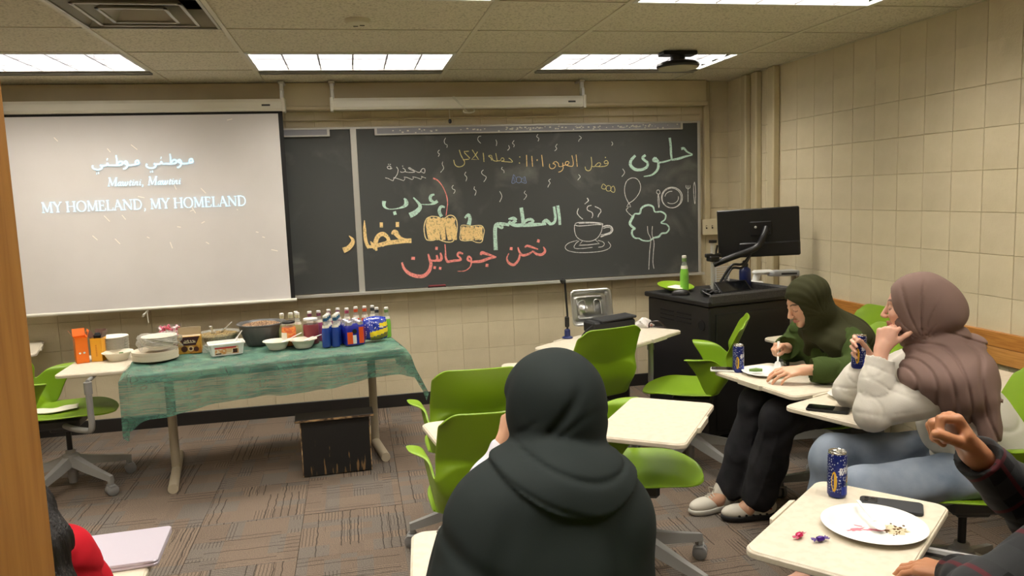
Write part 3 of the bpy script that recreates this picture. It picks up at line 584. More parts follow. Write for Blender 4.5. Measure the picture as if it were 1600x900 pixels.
 'pale_green_word_far_right': [('green',[17.8,15.6,11.1,8.9],1,[(2593,1902),(2617,1905),(2644,1878),(2690,1855)]),('green',[6.7,13.3,15.6,11.1],1,[(2690,1852),(2623,1840),(2567,1825),(2512,1818)]),('green',[16.7,15.6,15.6,11.1],1,[(2497,1991),(2505,1927),(2507,1863),(2514,1818)]),('green',[8.9,11.1,11.1],1,[(2515,1821),(2456,1806),(2404,1799)]),('green',[15.6,17.8,15.6],1,[(2399,1808),(2358,1818),(2374,1840)]),('green',[13.3,15.6],1,[(2374,1840),(2399,1808)]),('green',[15.6,17.8,15.6,11.1,5.6],1,[(2399,1808),(2398,1763),(2380,1731),(2338,1703),(2274,1694)]),('green',[15.6,17.8,15.6],1,[(2293,1861),(2268,1837),(2312,1801)]),('green',[15.6,17.8,17.8,20.0,20.0,17.8],1,[(2312,1801),(2302,1768),(2257,1748),(2202,1753),(2166,1788),(2172,1826)]),('green',[20.0,15.6],1,[(2172,1826),(2208,1860)])],
 'balloon_drawing': [('white',[4.4],1,[(2147,1489),(2121,1541),(2114,1605),(2133,1662),(2178,1686),(2224,1672),(2248,1620),(2233,1563),(2189,1513),(2147,1489)]),('white',[4.4],0,[(2147,1489),(2129,1461),(2163,1460),(2150,1489)]),('white',[4.4],1,[(2142,1453),(2125,1438),(2142,1412),(2178,1382)])],
 'tree_drawing': [('green',[17.8,8.9,13.3,13.3,13.3,11.1,8.9,11.1,11.1,8.9,8.9,10.0,11.1,11.1,13.3,13.3,8.9,8.9,8.9,8.9,13.3,13.3,13.3,15.6,17.8,17.8],1,[(2178,1378),(2196,1403),(2237,1405),(2252,1446),(2300,1468),(2348,1455),(2365,1413),(2417,1411),(2454,1386),(2448,1348),(2415,1323),(2464,1308),(2484,1274),(2460,1242),(2421,1238),(2393,1213),(2351,1206),(2316,1184),(2261,1189),(2227,1207),(2193,1213),(2170,1242),(2173,1275),(2194,1287),(2167,1307),(2154,1334),(2178,1378)]),('white',[4.4],1,[(2300,1302),(2304,1249),(2326,1196),(2315,1092),(2306,954)]),('white',[4.4],1,[(2342,1300),(2338,1235),(2354,1169),(2347,1090),(2342,1012),(2350,959)])],
 'plate_setting_drawing': [('white',[5.6],1,[(2600,1518),(2593,1486),(2573,1461),(2544,1444),(2510,1439),(2476,1446),(2447,1465),(2429,1492),(2422,1524),(2429,1555),(2449,1581),(2478,1597),(2512,1602),(2546,1595),(2575,1576),(2594,1549),(2600,1518)]),('white',[4.4],1,[(2587,1499),(2575,1471),(2552,1450),(2523,1440),(2491,1441),(2462,1454),(2441,1476),(2429,1505),(2430,1535),(2442,1563),(2464,1583),(2494,1594),(2525,1593),(2554,1580),(2576,1558),(2588,1529),(2587,1499)]),('white',[4.4],1,[(2566,1529),(2566,1514),(2562,1500),(2553,1487),(2539,1478),(2523,1473),(2506,1472),(2489,1475),(2473,1482)]),('white',[4.4],1,[(2451,1531),(2455,1542),(2462,1553),(2473,1561),(2485,1567),(2499,1570),(2514,1570)]),('white',[4.4],1,[(2395,1551),(2381,1564),(2387,1583),(2405,1580),(2409,1557),(2395,1547),(2392,1506),(2399,1443),(2404,1492),(2398,1544)]),('white',[4.4],1,[(2648,1481),(2648,1568),(2649,1613)]),('white',[4.4],1,[(2632,1614),(2635,1591),(2663,1590),(2666,1613)]),('white',[4.4],1,[(2705,1638),(2696,1599),(2699,1521),(2707,1462),(2713,1520),(2712,1598),(2705,1638)])],
}
SCREEN_ARABIC = [(16,[(-1039,1888),(-1046,1909),(-1061,1902),(-1060,1886),(-1039,1888),(-1060,1883),(-1098,1877),(-1120,1882)]),(16,[(-1120,1882),(-1136,1895),(-1124,1905),(-1115,1890),(-1119,1869),(-1132,1856),(-1145,1854)]),(14,[(-1182,1946),(-1181,1905),(-1182,1884)]),(16,[(-1182,1886),(-1163,1905),(-1145,1900),(-1150,1885),(-1171,1879),(-1212,1880)]),(16,[(-1212,1880),(-1236,1881),(-1242,1894),(-1249,1881),(-1277,1878),(-1289,1882)]),(24,[(-1244,1922),(-1238,1920)]),(16,[(-1289,1884),(-1279,1873),(-1283,1861),(-1304,1853),(-1328,1858),(-1339,1871),(-1333,1883)]),(20,[(-1318,1829),(-1312,1828)]),(20,[(-1306,1831),(-1299,1831)]),(16,[(-1382,1887),(-1388,1907),(-1403,1901),(-1402,1885),(-1382,1887),(-1402,1882),(-1439,1876),(-1461,1881)]),(16,[(-1461,1881),(-1476,1894),(-1464,1904),(-1455,1889),(-1460,1868),(-1473,1856),(-1485,1853)]),(14,[(-1521,1945),(-1519,1904),(-1521,1883)]),(16,[(-1521,1885),(-1502,1903),(-1485,1899),(-1490,1884),(-1511,1878),(-1550,1879)]),(16,[(-1550,1879),(-1574,1880),(-1579,1893),(-1586,1880),(-1614,1877),(-1625,1881)]),(24,[(-1581,1921),(-1575,1919)]),(16,[(-1625,1883),(-1616,1872),(-1619,1860),(-1640,1852),(-1663,1857),(-1674,1870),(-1669,1882)]),(20,[(-1654,1829),(-1649,1828)]),(20,[(-1642,1831),(-1636,1831)])]
FLECKS = [(-1.423, 2.013, 0.037, -0.034), (-1.572, 1.991, 0.018, -0.025), (-1.632, 1.546, 0.032, -0.04), (-1.52, 1.546, 0.021, -0.031), (-1.003, 1.709, 0.03, -0.036), (-1.174, 1.741, 0.013, -0.035), (-1.409, 1.667, 0.04, -0.01), (-1.061, 1.563, -0.025, -0.008), (-0.996, 1.481, -0.022, -0.012), (-1.177, 1.453, 0.024, -0.005), (-1.716, 1.416, 0.029, -0.031), (-1.578, 1.388, 0.029, -0.036), (-1.231, 1.35, 0.012, -0.044), (-0.664, 1.395, 0.017, -0.005), (-0.623, 1.358, 0.017, -0.006), (-0.569, 1.265, 0.043, -0.011), (-1.072, 1.581, 0.022, -0.041), (-0.798, 2.164, 0.035, 0.008), (-1.889, 2.07, 0.021, -0.026), (-0.999, 1.339, 0.02, -0.014), (-1.376, 1.392, 0.016, -0.009), (-0.78, 1.556, 0.008, -0.005)]
# ================================================================ CHALKBOARD
SLATE = mat('dark slate board', srgb(68, 70, 69), .55)
nt = SLATE.node_tree; b = nt.nodes['Principled BSDF']; tc = noden(SLATE, 'ShaderNodeTexCoord'); n = noden(SLATE, 'ShaderNodeTexNoise'); n.inputs['Scale'].default_value = 1.7; n.inputs['Detail'].default_value = 5; n.inputs['Distortion'].default_value = 1.2
n2 = noden(SLATE, 'ShaderNodeTexNoise'); n2.inputs['Scale'].default_value = 3.2; n2.inputs['Detail'].default_value = 7; n2.inputs['Distortion'].default_value = .8
r = noden(SLATE, 'ShaderNodeMapRange'); r.inputs[1].default_value = .54; r.inputs[2].default_value = .80
r2 = noden(SLATE, 'ShaderNodeMapRange'); r2.inputs[1].default_value = .42; r2.inputs[2].default_value = .75
mu = noden(SLATE, 'ShaderNodeMath', operation='MULTIPLY'); x = noden(SLATE, 'ShaderNodeMix', data_type='RGBA'); x.inputs[6].default_value = srgb(68, 70, 69); x.inputs[7].default_value = srgb(140, 140, 132)
for nn in (n, n2): nt.links.new(tc.outputs['Object'], nn.inputs['Vector'])
nt.links.new(n.outputs['Fac'], r.inputs[0]); nt.links.new(n2.outputs['Fac'], r2.inputs[0]); nt.links.new(r.outputs[0], mu.inputs[0]); nt.links.new(r2.outputs[0], mu.inputs[1]); nt.links.new(mu.outputs[0], x.inputs[0]); nt.links.new(x.outputs[2], b.inputs['Base Color'])
ALU = mat('aluminium frame', srgb(205, 203, 196), .35, metal=.5)
ALUD = mat('grey tack strip', srgb(150, 150, 158), .5)
cb = empty('chalkboard', (1.15, 0, 1.5)); tag(cb, 'wide dark chalkboard covered in chalk drawings and Arabic writing', 'chalkboard')
def bpart(m, name, mt, smooth=False): 
    o = m.build(name, mt, cb, smooth); o.location = (-1.15, 0, -1.5); return o
bpart(MB().box(-2.1, .03, -.04, -.005, .915, 2.105), 'slate_panel', SLATE)
bpart(MB().box(.055, 2.735, -.045, -.005, .915, 2.105), 'slate_panel', SLATE)
bpart(MB().box(.022, .066, -.052, -.005, .905, 2.112, c=.003).box(.042, .046, -.0535, -.05, .91, 2.10), 'centre_post', ALU)
bpart(MB().box(2.733, 2.757, -.052, -.005, .90, 2.118, c=.003), 'frame_right', ALU)
bpart(MB().box(-2.1, 2.75, -.050, -.005, 2.103, 2.118, c=.002), 'frame_top', ALU)
bpart(MB().box(-2.1, 2.765, -.095, -.005, .892, .905, c=.002).box(-2.1, 2.765, -.099, -.091, .892, .915, c=.002), 'chalk_tray', ALU)
def strip(x0, x1):
    bpart(MB().box(x0, x1, -.062, -.045, 2.062, 2.104, c=.002), 'tack_strip', ALUD)
    bpart(MB().box(x0, x1, -.066, -.045, 2.054, 2.064, c=.001).box(x0, x0+.018, -.066, -.045, 2.06, 2.106).box(x1-.018, x1, -.066, -.045, 2.06, 2.106), 'strip_rail', ALU)
strip(-.62, -.122); strip(.198, 2.60)
SPK = mat('white paint fleck', srgb(228, 226, 215), .8)
m = MB(); rr = random.Random(3)
for _ in range(110):
    c = rr.choice([.95, 1.25, 1.42, 1.75, 2.1, .5, 2.3]); x = c+rr.gauss(0, .09)
    if .22 < x < 2.57:
        z = 2.083+rr.gauss(0, .006); s = rr.uniform(.003, .008); m.box(x-s, x+s, -.0632, -.0615, z-s*.7, z+s*.7, TR())
tag(bpart(m, 'paint_fleck', SPK), kind='stuff')
CHC = {'white': srgb(226, 226, 222), 'yellow': srgb(218, 206, 142), 'green': srgb(198, 230, 214), 'orange': srgb(246, 212, 148), 'red': srgb(248, 152, 144), 'blue': srgb(128, 144, 186), 'lightyellow': srgb(250, 226, 168)}
CHM = {}
for k, c in CHC.items():
    m = mat('chalk '+k, c, .95); CHM[k] = m
    nt = m.node_tree; bb = nt.nodes['Principled BSDF']; tc = noden(m, 'ShaderNodeTexCoord'); n = noden(m, 'ShaderNodeTexNoise'); n.inputs['Scale'].default_value = 95; n.inputs['Detail'].default_value = 3
    r = noden(m, 'ShaderNodeMapRange'); r.inputs[1].default_value = .30; r.inputs[2].default_value = .50; r.inputs[3].default_value = .55
    nt.links.new(tc.outputs['Object'], n.inputs['Vector']); nt.links.new(n.outputs['Fac'], r.inputs[0]); nt.links.new(r.outputs[0], bb.inputs['Alpha'])
def ribbon(m, pts, ws, y, smooth_n=5):
    """flat chalk or light line on a wall-parallel plane; pts in metres (x, z)"""
    n0 = len(pts); W = [ws[0]]*n0 if len(ws) == 1 else [float(np.interp(i/(max(1, n0-1)), np.linspace(0, 1, len(ws)), ws)) for i in range(n0)]
    P = [(p[0], p[1], w_) for p, w_ in zip(pts, W)]
    if smooth_n > 1 and n0 > 2: P = catmull(P, smooth_n)
    L = []
    for i, (px, pz, w_) in enumerate(P):
        a = P[max(0, i-1)]; b_ = P[min(len(P)-1, i+1)]; dx, dz = b_[0]-a[0], b_[1]-a[1]; d = math.hypot(dx, dz) or 1
        nx, nz = -dz/d*w_/2, dx/d*w_/2; L.append([(px+nx, y, pz+nz), (px-nx, y, pz-nz)])
    # rounded caps
    for k, sgn in ((0, -1), (-1, 1)):
        pass
    m.grid(L)
lay = 0
for g, items in CHALK.items():
    mats = []; m = MB()
    for (c, ws, smo, pts) in items:
        if CHM[c] not in mats: mats.append(CHM[c])
        m.cur = mats.index(CHM[c]); lay += 1
        P = [(a/1000, b_/1000) for a, b_ in pts]
        if len(P) == 2 and math.hypot(P[0][0]-P[1][0], P[0][1]-P[1][1]) < .006: P = [(P[0][0]-.004, P[0][1]), (P[0][0]+.004, P[0][1]-.001)]
        yy = -.0458-.00002*(lay % 40)
        ribbon(m, P, [max(.0046, w_/1000*1.22) for w_ in ws], yy, 5 if smo else 1)
    bpart(m, g.rsplit('_', 1)[0] if g.endswith(('_one', '_two', '_three', '_four', '_five')) else g.replace('_far_right', '').replace('_left', '').replace('_right', ''), mats)
# faint wiped chalk haze patches are part of the slate material; eraser rests on the tray
er = empty('chalk_eraser', (.60, -.072, .905)); tag(er, 'dark red chalk eraser lying on the chalk tray below the red writing', 'eraser')
MB().box(-.068, .068, -.022, .018, .0, .016, c=.003).build('felt', mat('dark felt', srgb(40, 26, 28), .9), er)
MB().box(-.066, .066, -.020, .016, .015, .028, c=.004).build('back', mat('dark red block', srgb(112, 36, 40), .5), er)
# ================================================================ PROJECTION SCREENS
WHT = mat('white enamel case', srgb(226, 222, 208), .35)
SCRB = mat('screen black border', srgb(16, 16, 17), .6)
SCR = mat('matte white screen fabric', srgb(222, 216, 212), .8, noise=(1.2, srgb(208, 202, 197), .35, .7), bump=(.9, .25, .05, (1, 1, .4)), emit=((.80, .76, .74, 1), .06))  # faint emission puts the projector's light into the fabric itself
def screen_case(x0, x1, label):
    t = empty('projection_screen', ((x0+x1)/2, -.2, 2.26)); tag(t, label, 'projection screen')
    L = (x1-x0)/2
    pf = [(-.038, .04), (-.045, .02), (-.045, -.02), (-.036, -.038), (.02, -.04), (.04, -.02), (.04, .03), (.02, .04)]
    m = MB(); m.grid([[(s*L, y, z) for y, z in pf] for s in (-1, 1)], closeu=True); m.build('case', WHT, t, False)
    for s in (-1, 1):
        m = MB().prism([(y, z) for y, z in [(-.052, -.048), (.047, -.048), (.047, .046), (-.052, .046)]], -.011, .011, TR(s*(L+.008), 0, 0, rx=PI/2, rz=PI/2), c=.004); m.build('end_cap', WHT, t)
        m = MB().box(s*L-.014, s*L+.014, -.012, .012, .045, .16, c=.003).box(s*L-.022, s*L+.022, -.03, .2, .145, .16, c=.003).box(s*L-.012, s*L+.012, -.04, -.02, .03, .10, c=.004); m.build('bracket', ALU, t)
    return t
s1 = screen_case(-2.62, -.425, 'pulled-down projection screen showing white lyrics at left')
s2 = screen_case(-.085, 1.735, 'rolled-up projection screen hanging above the chalkboard')
SB = mat('small dark plate', srgb(60, 60, 58), .5)
for t, x in ((s1, 1.09-.10), (s2, .91-.09)): MB().box(x-.028, x+.028, -.0465, -.044, -.008, .004).build('name_plate', SB, t, False)
# screen fabric with gentle waves
FX0, FX1, FZ0, FZ1 = -2.60, -.46, .905, 2.235
def fy(x, z): return -.2 - .006*math.sin((x+2.6)*2.2)*((2.235-z)/1.33) - .010*math.exp(-((x-FX0)/.18)**2)*((2.235-z)/1.33) + .008*math.exp(-((x-FX1)/.10)**2-((z-FZ0)/.18)**2)
P = [[(FX0+(FX1-FX0)*j/60, fy(FX0+(FX1-FX0)*j/60, FZ0+(FZ1-FZ0)*i/36), FZ0+(FZ1-FZ0)*i/36) for j in range(61)] for i in range(37)]
o = MB().grid(P).build('fabric', SCR, s1); o.location = (-s1.location.x, .2, -2.26)
m = MB()
for x0, x1, z0, z1 in ((FX1-.0, FX1+.030, FZ0-.0, FZ1), (FX0-.03, FX0, FZ0, FZ1)):
    Q = [[(x, fy(x, z0+(z1-z0)*i/20)-.0006, z0+(z1-z0)*i/20) for x in (x0, x1)] for i in range(21)]; m.grid(Q)
Q = [[(x, fy(x, z)-.0008, z) for x in np.linspace(FX0-.03, FX1+.03, 30)] for z in (FZ1-.03, FZ1)]; m.grid(Q)
o = m.build('border', SCRB, s1); o.location = (-s1.location.x, .2, -2.26)
o = MB().tube([(FX0-.06, -.2, FZ0-.006), (FX1+.04, -.2, FZ0-.006)], .0125, 12).build('bottom_bar', WHT, s1); o.location = (-s1.location.x, .2, -2.26)
# projected lyrics: light on the screen
GLOW = mat('projected pale blue light', srgb(205, 232, 245), .8, emit=(srgb(190, 226, 245), .85))
LET = {   # capital serif letters, unit cap height: (advance, [(points, width)])
 'M': (1.05, [([(.14, 0), (.18, 1)], .05), ([(.16, 1), (.52, .08)], .12), ([(.52, .05), (.86, 1)], .05), ([(.90, 0), (.86, 1)], .12), ([(.03, .02), (.27, .02)], .05), ([(.76, .02), (1.02, .02)], .05), ([(.06, .98), (.20, .98)], .05), ([(.84, .98), (1.0, .98)], .05)]),
 'Y': (.80, [([(.10, 1), (.42, .48)], .12), ([(.74, 1), (.42, .48)], .05), ([(.42, .5), (.42, 0)], .12), ([(0, .98), (.25, .98)], .05), ([(.6, .98), (.84, .98)], .05), ([(.28, .02), (.56, .02)], .05)]),
 'H': (.94, [([(.17, 0), (.17, 1)], .12), ([(.77, 0), (.77, 1)], .12), ([(.17, .53), (.77, .53)], .05), ([(.03, .02), (.31, .02)], .05), ([(.63, .02), (.91, .02)], .05), ([(.03, .98), (.31, .98)], .05), ([(.63, .98), (.91, .98)], .05)]),
 'O': (.98, [('O', 0)]),
 'E': (.72, [([(.17, 0), (.17, 1)], .12), ([(.05, .02), (.62, .02)], .05), ([(.05, .98), (.58, .98)], .05), ([(.17, .52), (.48, .52)], .05), ([(.58, .99), (.56, .80)], .05), ([(.62, 0), (.66, .24)], .05), ([(.48, .42), (.48, .62)], .045)]),
 'L': (.68, [([(.17, 0), (.17, 1)], .12), ([(.05, .02), (.60, .02)], .05), ([(.03, .98), (.31, .98)], .05), ([(.60, 0), (.64, .26)], .05)]),
 'A': (.86, [([(.10, 0), (.42, 1)], .05), ([(.40, 1), (.76, 0)], .12), ([(.20, .36), (.64, .36)], .05), ([(0, .02), (.22, .02)], .05), ([(.62, .02), (.90, .02)], .05)]),
 'N': (.96, [([(.16, 0), (.16, 1)], .05), ([(.14, 1), (.78, .04)], .13), ([(.80, 0), (.80, 1)], .05), ([(.03, .02), (.29, .02)], .05), ([(.03, .98), (.20, .98)], .05), ([(.67, .98), (.93, .98)], .05)]),
 'D': (.92, [([(.17, 0), (.17, 1)], .12), ([(.05, .98), (.40, .98), (.68, .84), (.79, .5), (.68, .16), (.40, .02), (.05, .02)], .08)]),
 ',': (.34, [([(.14, .06), (.20, .02), (.18, -.12), (.10, -.2)], .07)]), ' ': (.36, []),
 # italic lower case
 'a': (.50, [([(.42, .42), (.28, .46), (.12, .34), (.08, .12), (.16, .02), (.28, .08), (.40, .30)], .07), ([(.44, .46), (.36, .14), (.42, .02), (.50, .08)], .08)]),
 'w': (.74, [([(.04, .42), (.12, .44), (.12, .12), (.18, .02), (.30, .12), (.38, .44)], .075), ([(.38, .44), (.36, .12), (.44, .02), (.58, .14), (.64, .40), (.58, .46)], .075)]),
 't': (.32, [([(.22, .62), (.12, .14), (.16, .02), (.28, .08)], .08), ([(.04, .44), (.32, .44)], .05)]),
 'i': (.27, [([(.08, .40), (.16, .44), (.10, .12), (.14, .02), (.24, .08)], .075), ([(.19, .62), (.20, .66)], .09)]),
 'n': (.52, [([(.08, .42), (.14, .44), (.06, .01)], .075), ([(.12, .28), (.26, .44), (.36, .42), (.32, .12), (.36, .02), (.46, .08)], .075)]),
 'm': (1.0, []), 'I': (.4, []), 'R': (.85, [([(.17, 0), (.17, 1)], .16), ([(.17, .96), (.48, .96), (.62, .76), (.48, .54), (.17, .52)], .13), ([(.40, .52), (.70, 0)], .15)]),
}
def write(m, text, x0, z0, h, y, width=None, slant=0, fx=None, bold=1.0):
    adv = sum(LET[c][0] for c in text); k = h if width is None else width/adv
    x = x0
    for c in text:
        a, st = LET[c]
        for p, w_ in st:
            if p == 'O':
                P = [(.49+.40*math.cos(t), .5+.51*math.sin(t)) for t in np.linspace(0, 2*PI, 25)]
                W = [.05+.075*abs(math.cos(t)) for t in np.linspace(0, 2*PI, 25)]
                P = [(x+px*k+slant*pz*h, z0+pz*h) for px, pz in P]; ribbon(m, P, [q*h for q in W], y, 1); continue
            P = [(x+px*k+slant*pz*h, z0+pz*h) for px, pz in p]
            ribbon(m, P, [w_*h*bold], y, 4 if len(p) > 3 else 1)
        x += a*k
def lyric(m):
    o = m.build('projected_line', GLOW, s1, False); o.location = (-s1.location.x, .2, -2.26)
m = MB()
write(m, 'MY HOMELAND, MY HOMELAND', -2.010, 1.580, .068, -.2115, width=1.30, bold=1.05)
lyric(m); m = MB()
write(m, 'Mawtini, Mawtini', -1.593, 1.741, .056, -.2115, width=.462, slant=.16, bold=1.25)
lyric(m); m = MB()
for w_, pts in SCREEN_ARABIC: ribbon(m, [(a/1000, b_/1000) for a, b_ in pts], [w_*.00058+.001], -.2115, 4)
lyric(m)
FLK = mat('projected pale fleck', srgb(235, 226, 215), .8, emit=(srgb(235, 226, 215), .30))
m = MB()
for (x, z, dx, dz) in FLECKS: ribbon(m, [(x, z), (x+dx, z+dz)], [.0045], -.2113, 1)
tag(m.build('projected_fleck', FLK, s1, False), kind='stuff').location = (-s1.location.x, .2, -2.26)
# pull cords
CORD = mat('white cord', srgb(225, 222, 210), .7)
def cord(name, pts, r, parent, loc, mt=CORD):
    o = MB().tube(catmull(pts, 5), r, 8).build(name, mt, parent); o.location = loc; return o
cord('pull_cord', [(-1.42, -.2, .90), (-1.421, -.2, .86), (-1.419, -.2, .80)], .003, s1, (-s1.location.x, .2, -2.26))
cord('cord_knot', [(-1.419, -.2, .885), (-1.437, -.205, .862), (-1.45, -.2, .843), (-1.443, -.205, .862), (-1.42, -.2, .875), (-1.415, -.205, .89), (-1.43, -.2, .897)], .0045, s1, (-s1.location.x, .2, -2.26))
cx = .86
cord('pull_cord', [(.76, -.245, 2.30), (.78, -.25, 2.29), (.83, -.255, 2.22), (.86, -.25, 2.195)], .0032, s2, (-s2.location.x, .2, -2.26))
cord('pull_cord', [(.755, -.25, 2.298), (.80, -.262, 2.25), (.85, -.255, 2.20)], .0028, s2, (-s2.location.x, .2, -2.26))
cord('pull_handle', [(.83, -.25, 2.205), (.835, -.25, 2.19), (.87, -.25, 2.185), (.90, -.25, 2.19), (.912, -.25, 2.2), (.905, -.25, 2.208)], .0045, s2, (-s2.location.x, .2, -2.26))
o = cord('pull_cord', [(.735, -.2, 2.225), (.735, -.2, 2.18), (.737, -.2, 2.145)], .0026, s2, (-s2.location.x, .2, -2.26))
o = MB().lathe([(0, -.02), (.010, -.014), (.012, 0), (.008, .012), (0, .016)], 12).build('cord_bead', BKP, s2); o.location = (.737-s2.location.x, 0, 2.135-2.26)
# light switches
sw = empty('light_switch', (2.852, 0, 1.272)); tag(sw, 'three gang light switch box on the beige conduit right of the chalkboard', 'light switch')
IV = mat('ivory plastic', srgb(214, 202, 170), .4)
MB().box(-.078, .078, -.05, 0, -.06, .06, c=.004).build('box', TRIM, sw)
MB().box(-.082, .082, -.056, -.050, -.064, .064, c=.002).build('cover_plate', IV, sw)
for i in (-1, 0, 1):
    MB().box(i*.05-.006, i*.05+.006, -.0575, -.056, -.013, .013).build('slot', DARK, sw, False)
    MB().box(i*.05-.0045, i*.05+.0045, -.072, -.056, -.002, .010, c=.001).build('toggle', IV, sw)
# ================================================================ FOOD TABLE
TA = R(8.6)
PUTTY = mat('putty painted steel', srgb(172, 160, 138), .45)
ft = empty('folding_table', (-.534, -1.06, 0), TA); tag(ft, 'long food table with putty coloured T legs under the sheer green cloth', 'table')
MB().prism(rrect(-.75, .75, -.37, .37, .03), .672, .70, c=.003).build('tabletop', CREAM, ft)
MB().box(-.66, .66, -.02, .02, .60, .64).box(-.72, .72, -.33, -.30, .645, .672).box(-.72, .72, .30, .33, .645, .672).build('frame', PUTTY, ft)
for s, x in ((-1, -.58), (1, .615)):
    m = MB(); m.tube([(x, .055, .045), (x, .055, .672)], .026, 16); m.build('leg', PUTTY, ft)
    m = MB(); m.tube([(x, -.29, .028), (x, .37, .028)], .028, 16); m.build('foot', PUTTY, ft)
# sheer cloth
def cloth_mat():
    m = mat('sheer green scarf cloth', srgb(78, 140, 116), .75); nt = m.node_tree; b = nt.nodes['Principled BSDF']
    tc = noden(m, 'ShaderNodeTexCoord'); n = noden(m, 'ShaderNodeTexNoise'); n.inputs['Scale'].default_value = 5.0; n.inputs['Detail'].default_value = 1.5; n.inputs['Distortion'].default_value = 2.4
    cr = noden(m, 'ShaderNodeValToRGB'); e = cr.color_ramp.elements; e[0].position = .36; e[0].color = srgb(56, 100, 88); e[1].position = .66; e[1].color = srgb(96, 138, 114)
    for p, c in ((.43, srgb(72, 120, 102)), (.445, srgb(38, 78, 74)), (.46, srgb(74, 120, 102)), (.50, srgb(80, 128, 106)), (.513, srgb(34, 72, 70)), (.53, srgb(74, 122, 104)), (.58, srgb(86, 132, 110)), (.592, srgb(54, 100, 92)), (.605, srgb(84, 130, 108))):
        q = e.new(p); q.color = c
    nt.links.new(tc.outputs['Object'], n.inputs['Vector']); nt.links.new(n.outputs['Fac'], cr.inputs[0]); nt.links.new(cr.outputs[0], b.inputs['Base Color'])
    mp = noden(m, 'ShaderNodeMapping'); mp.inputs['Scale'].default_value = (6, 6, 160); n2 = noden(m, 'ShaderNodeTexNoise'); n2.inputs['Scale'].default_value = 1
    r = noden(m, 'ShaderNodeMapRange'); r.inputs[1].default_value = .3; r.inputs[2].default_value = .7; r.inputs[3].default_value = .56; r.inputs[4].default_value = .88
    nt.links.new(tc.outputs['Object'], mp.inputs[0]); nt.links.new(mp.outputs[0], n2.inputs['Vector']); nt.links.new(n2.outputs['Fac'], r.inputs[0]); nt.links.new(r.outputs[0], b.inputs['Alpha'])
    return m
CLOTH = cloth_mat()
def cloth():
    NX, NY = 150, 90; P = []
    for i in range(NY+1):
        row = []
        for j in range(NX+1):
            s = -.80+(1.00+.80)*j/NX          # local x along the sheet, 0.20 past the right end
            hang = .225-.06*sm((s+.75)/1.3)+.015*math.sin(s*7)+.06*math.exp(-((s+.76)/.05)**2)+.05*sm((s-.70)/.15)
            t = .34-(.34+.372+hang)*i/NY
            dx = max(0, s-.755)*.93; dy = max(0, -.372-t); dl = max(0, -.752-s)
            x = min(s, .755); y = max(t, -.372)
            wr = .004*math.sin(s*23+2*math.sin(t*9))*math.sin(t*13+1) + .003*math.sin(s*41+t*17)
            z = .7045+max(0, wr)*1.2 if not dx and not dy else .7055
            if dy or dx:
                d = math.hypot(dx, dy); k = sm(d/.05)
                fold = math.sin(s*19+1.5*math.sin(s*5))*.5+math.sin(s*43+.7)*.25
                foldx = math.sin(t*21)*.5+math.sin(t*37+2)*.3
                z -= d*(.985-.0*k)
                if dy: y -= .010*k+.035*dy/.25*(1+fold) + (.02*k if dx else 0)
                if dx: x += .010*k+.30*dx*(1+.3*foldx)
                if dx and dy: x += .10*dy; y -= .10*dx
            if dl: x = -.752-dl*.8; z -= dl*.5+dy*.15
            row.append((x, y, z))
        P.append(row)
    m = MB().grid(P)
    return m.build('tablecloth', CLOTH, None, True, 180)
cl = cloth(); cl.location = (-.534, -1.06, 0); cl.rotation_euler = (0, 0, TA)
tag(cl, 'sheer green patterned scarf cloth draped over the food table', 'tablecloth')
TZ = .708
# ---------------------------------------------------------------- crockery
PAPER = mat('white bagasse paper', srgb(226, 219, 202), .75)
PLW = mat('white plastic', srgb(232, 232, 228), .35)
FOAM = mat('ivory fibre plate stack', srgb(224, 212, 190), .7)
def bowl_prof(r, h): return [(0, .003), (r*.55, .003), (r*.62, .001), (r*.66, .004), (r*.80, h*.45), (r*.94, h*.92), (r*1.0, h), (r*1.10, h+.002), (r*1.10, h-.002), (r*1.0, h-.003), (r*.90, h*.88), (r*.77, h*.45), (r*.62, .007), (0, .006)]
def thing1(name, mb, mt, label, cat, loc, rz=0, part='body', group=None, smooth=True):
    t = empty(name, loc, rz); tag(t, label, cat, group); mb.build(part, mt, t, smooth); return t
def bowl(name, x, y, z, r, h, label, group=None, rz=0): 
    t = empty(name, (x, y, z), rz); tag(t, label, 'bowl', group)
    m = MB(); pr = bowl_prof(r, h); m.lathe(pr, 40, cap=False, T=Matrix.Scale(1.0, 4)); m.build('bowl_body', PAPER, t, True, 50); return t
b1 = bowl('paper_bowl', -.49, -1.06, TZ, .076, .052, 'left of the two white paper bowls in front of the big grey bowl', 'white paper bowls')
b2 = bowl('paper_bowl', -.335, -1.065, TZ, .076, .052, 'white paper bowl in front of the red jar', 'white paper bowls')
b3 = bowl('paper_bowl', -1.405, -1.00, .70, .078, .050, 'white paper bowl with a green scrap on the chair desktop at left', 'white paper bowls')
MB().box(-.012, .012, -.008, .008, .03, .046, TR(.02, 0, 0, rz=.4), c=.004).build('lettuce_scrap', mat('green scrap', srgb(90, 120, 60), .6), b3)
MB().lathe([(0, .028), (.05, .028), (.052, .03), (0, .034)], 24).build('beet_sauce', mat('pink sauce', srgb(196, 88, 104), .35), b2)
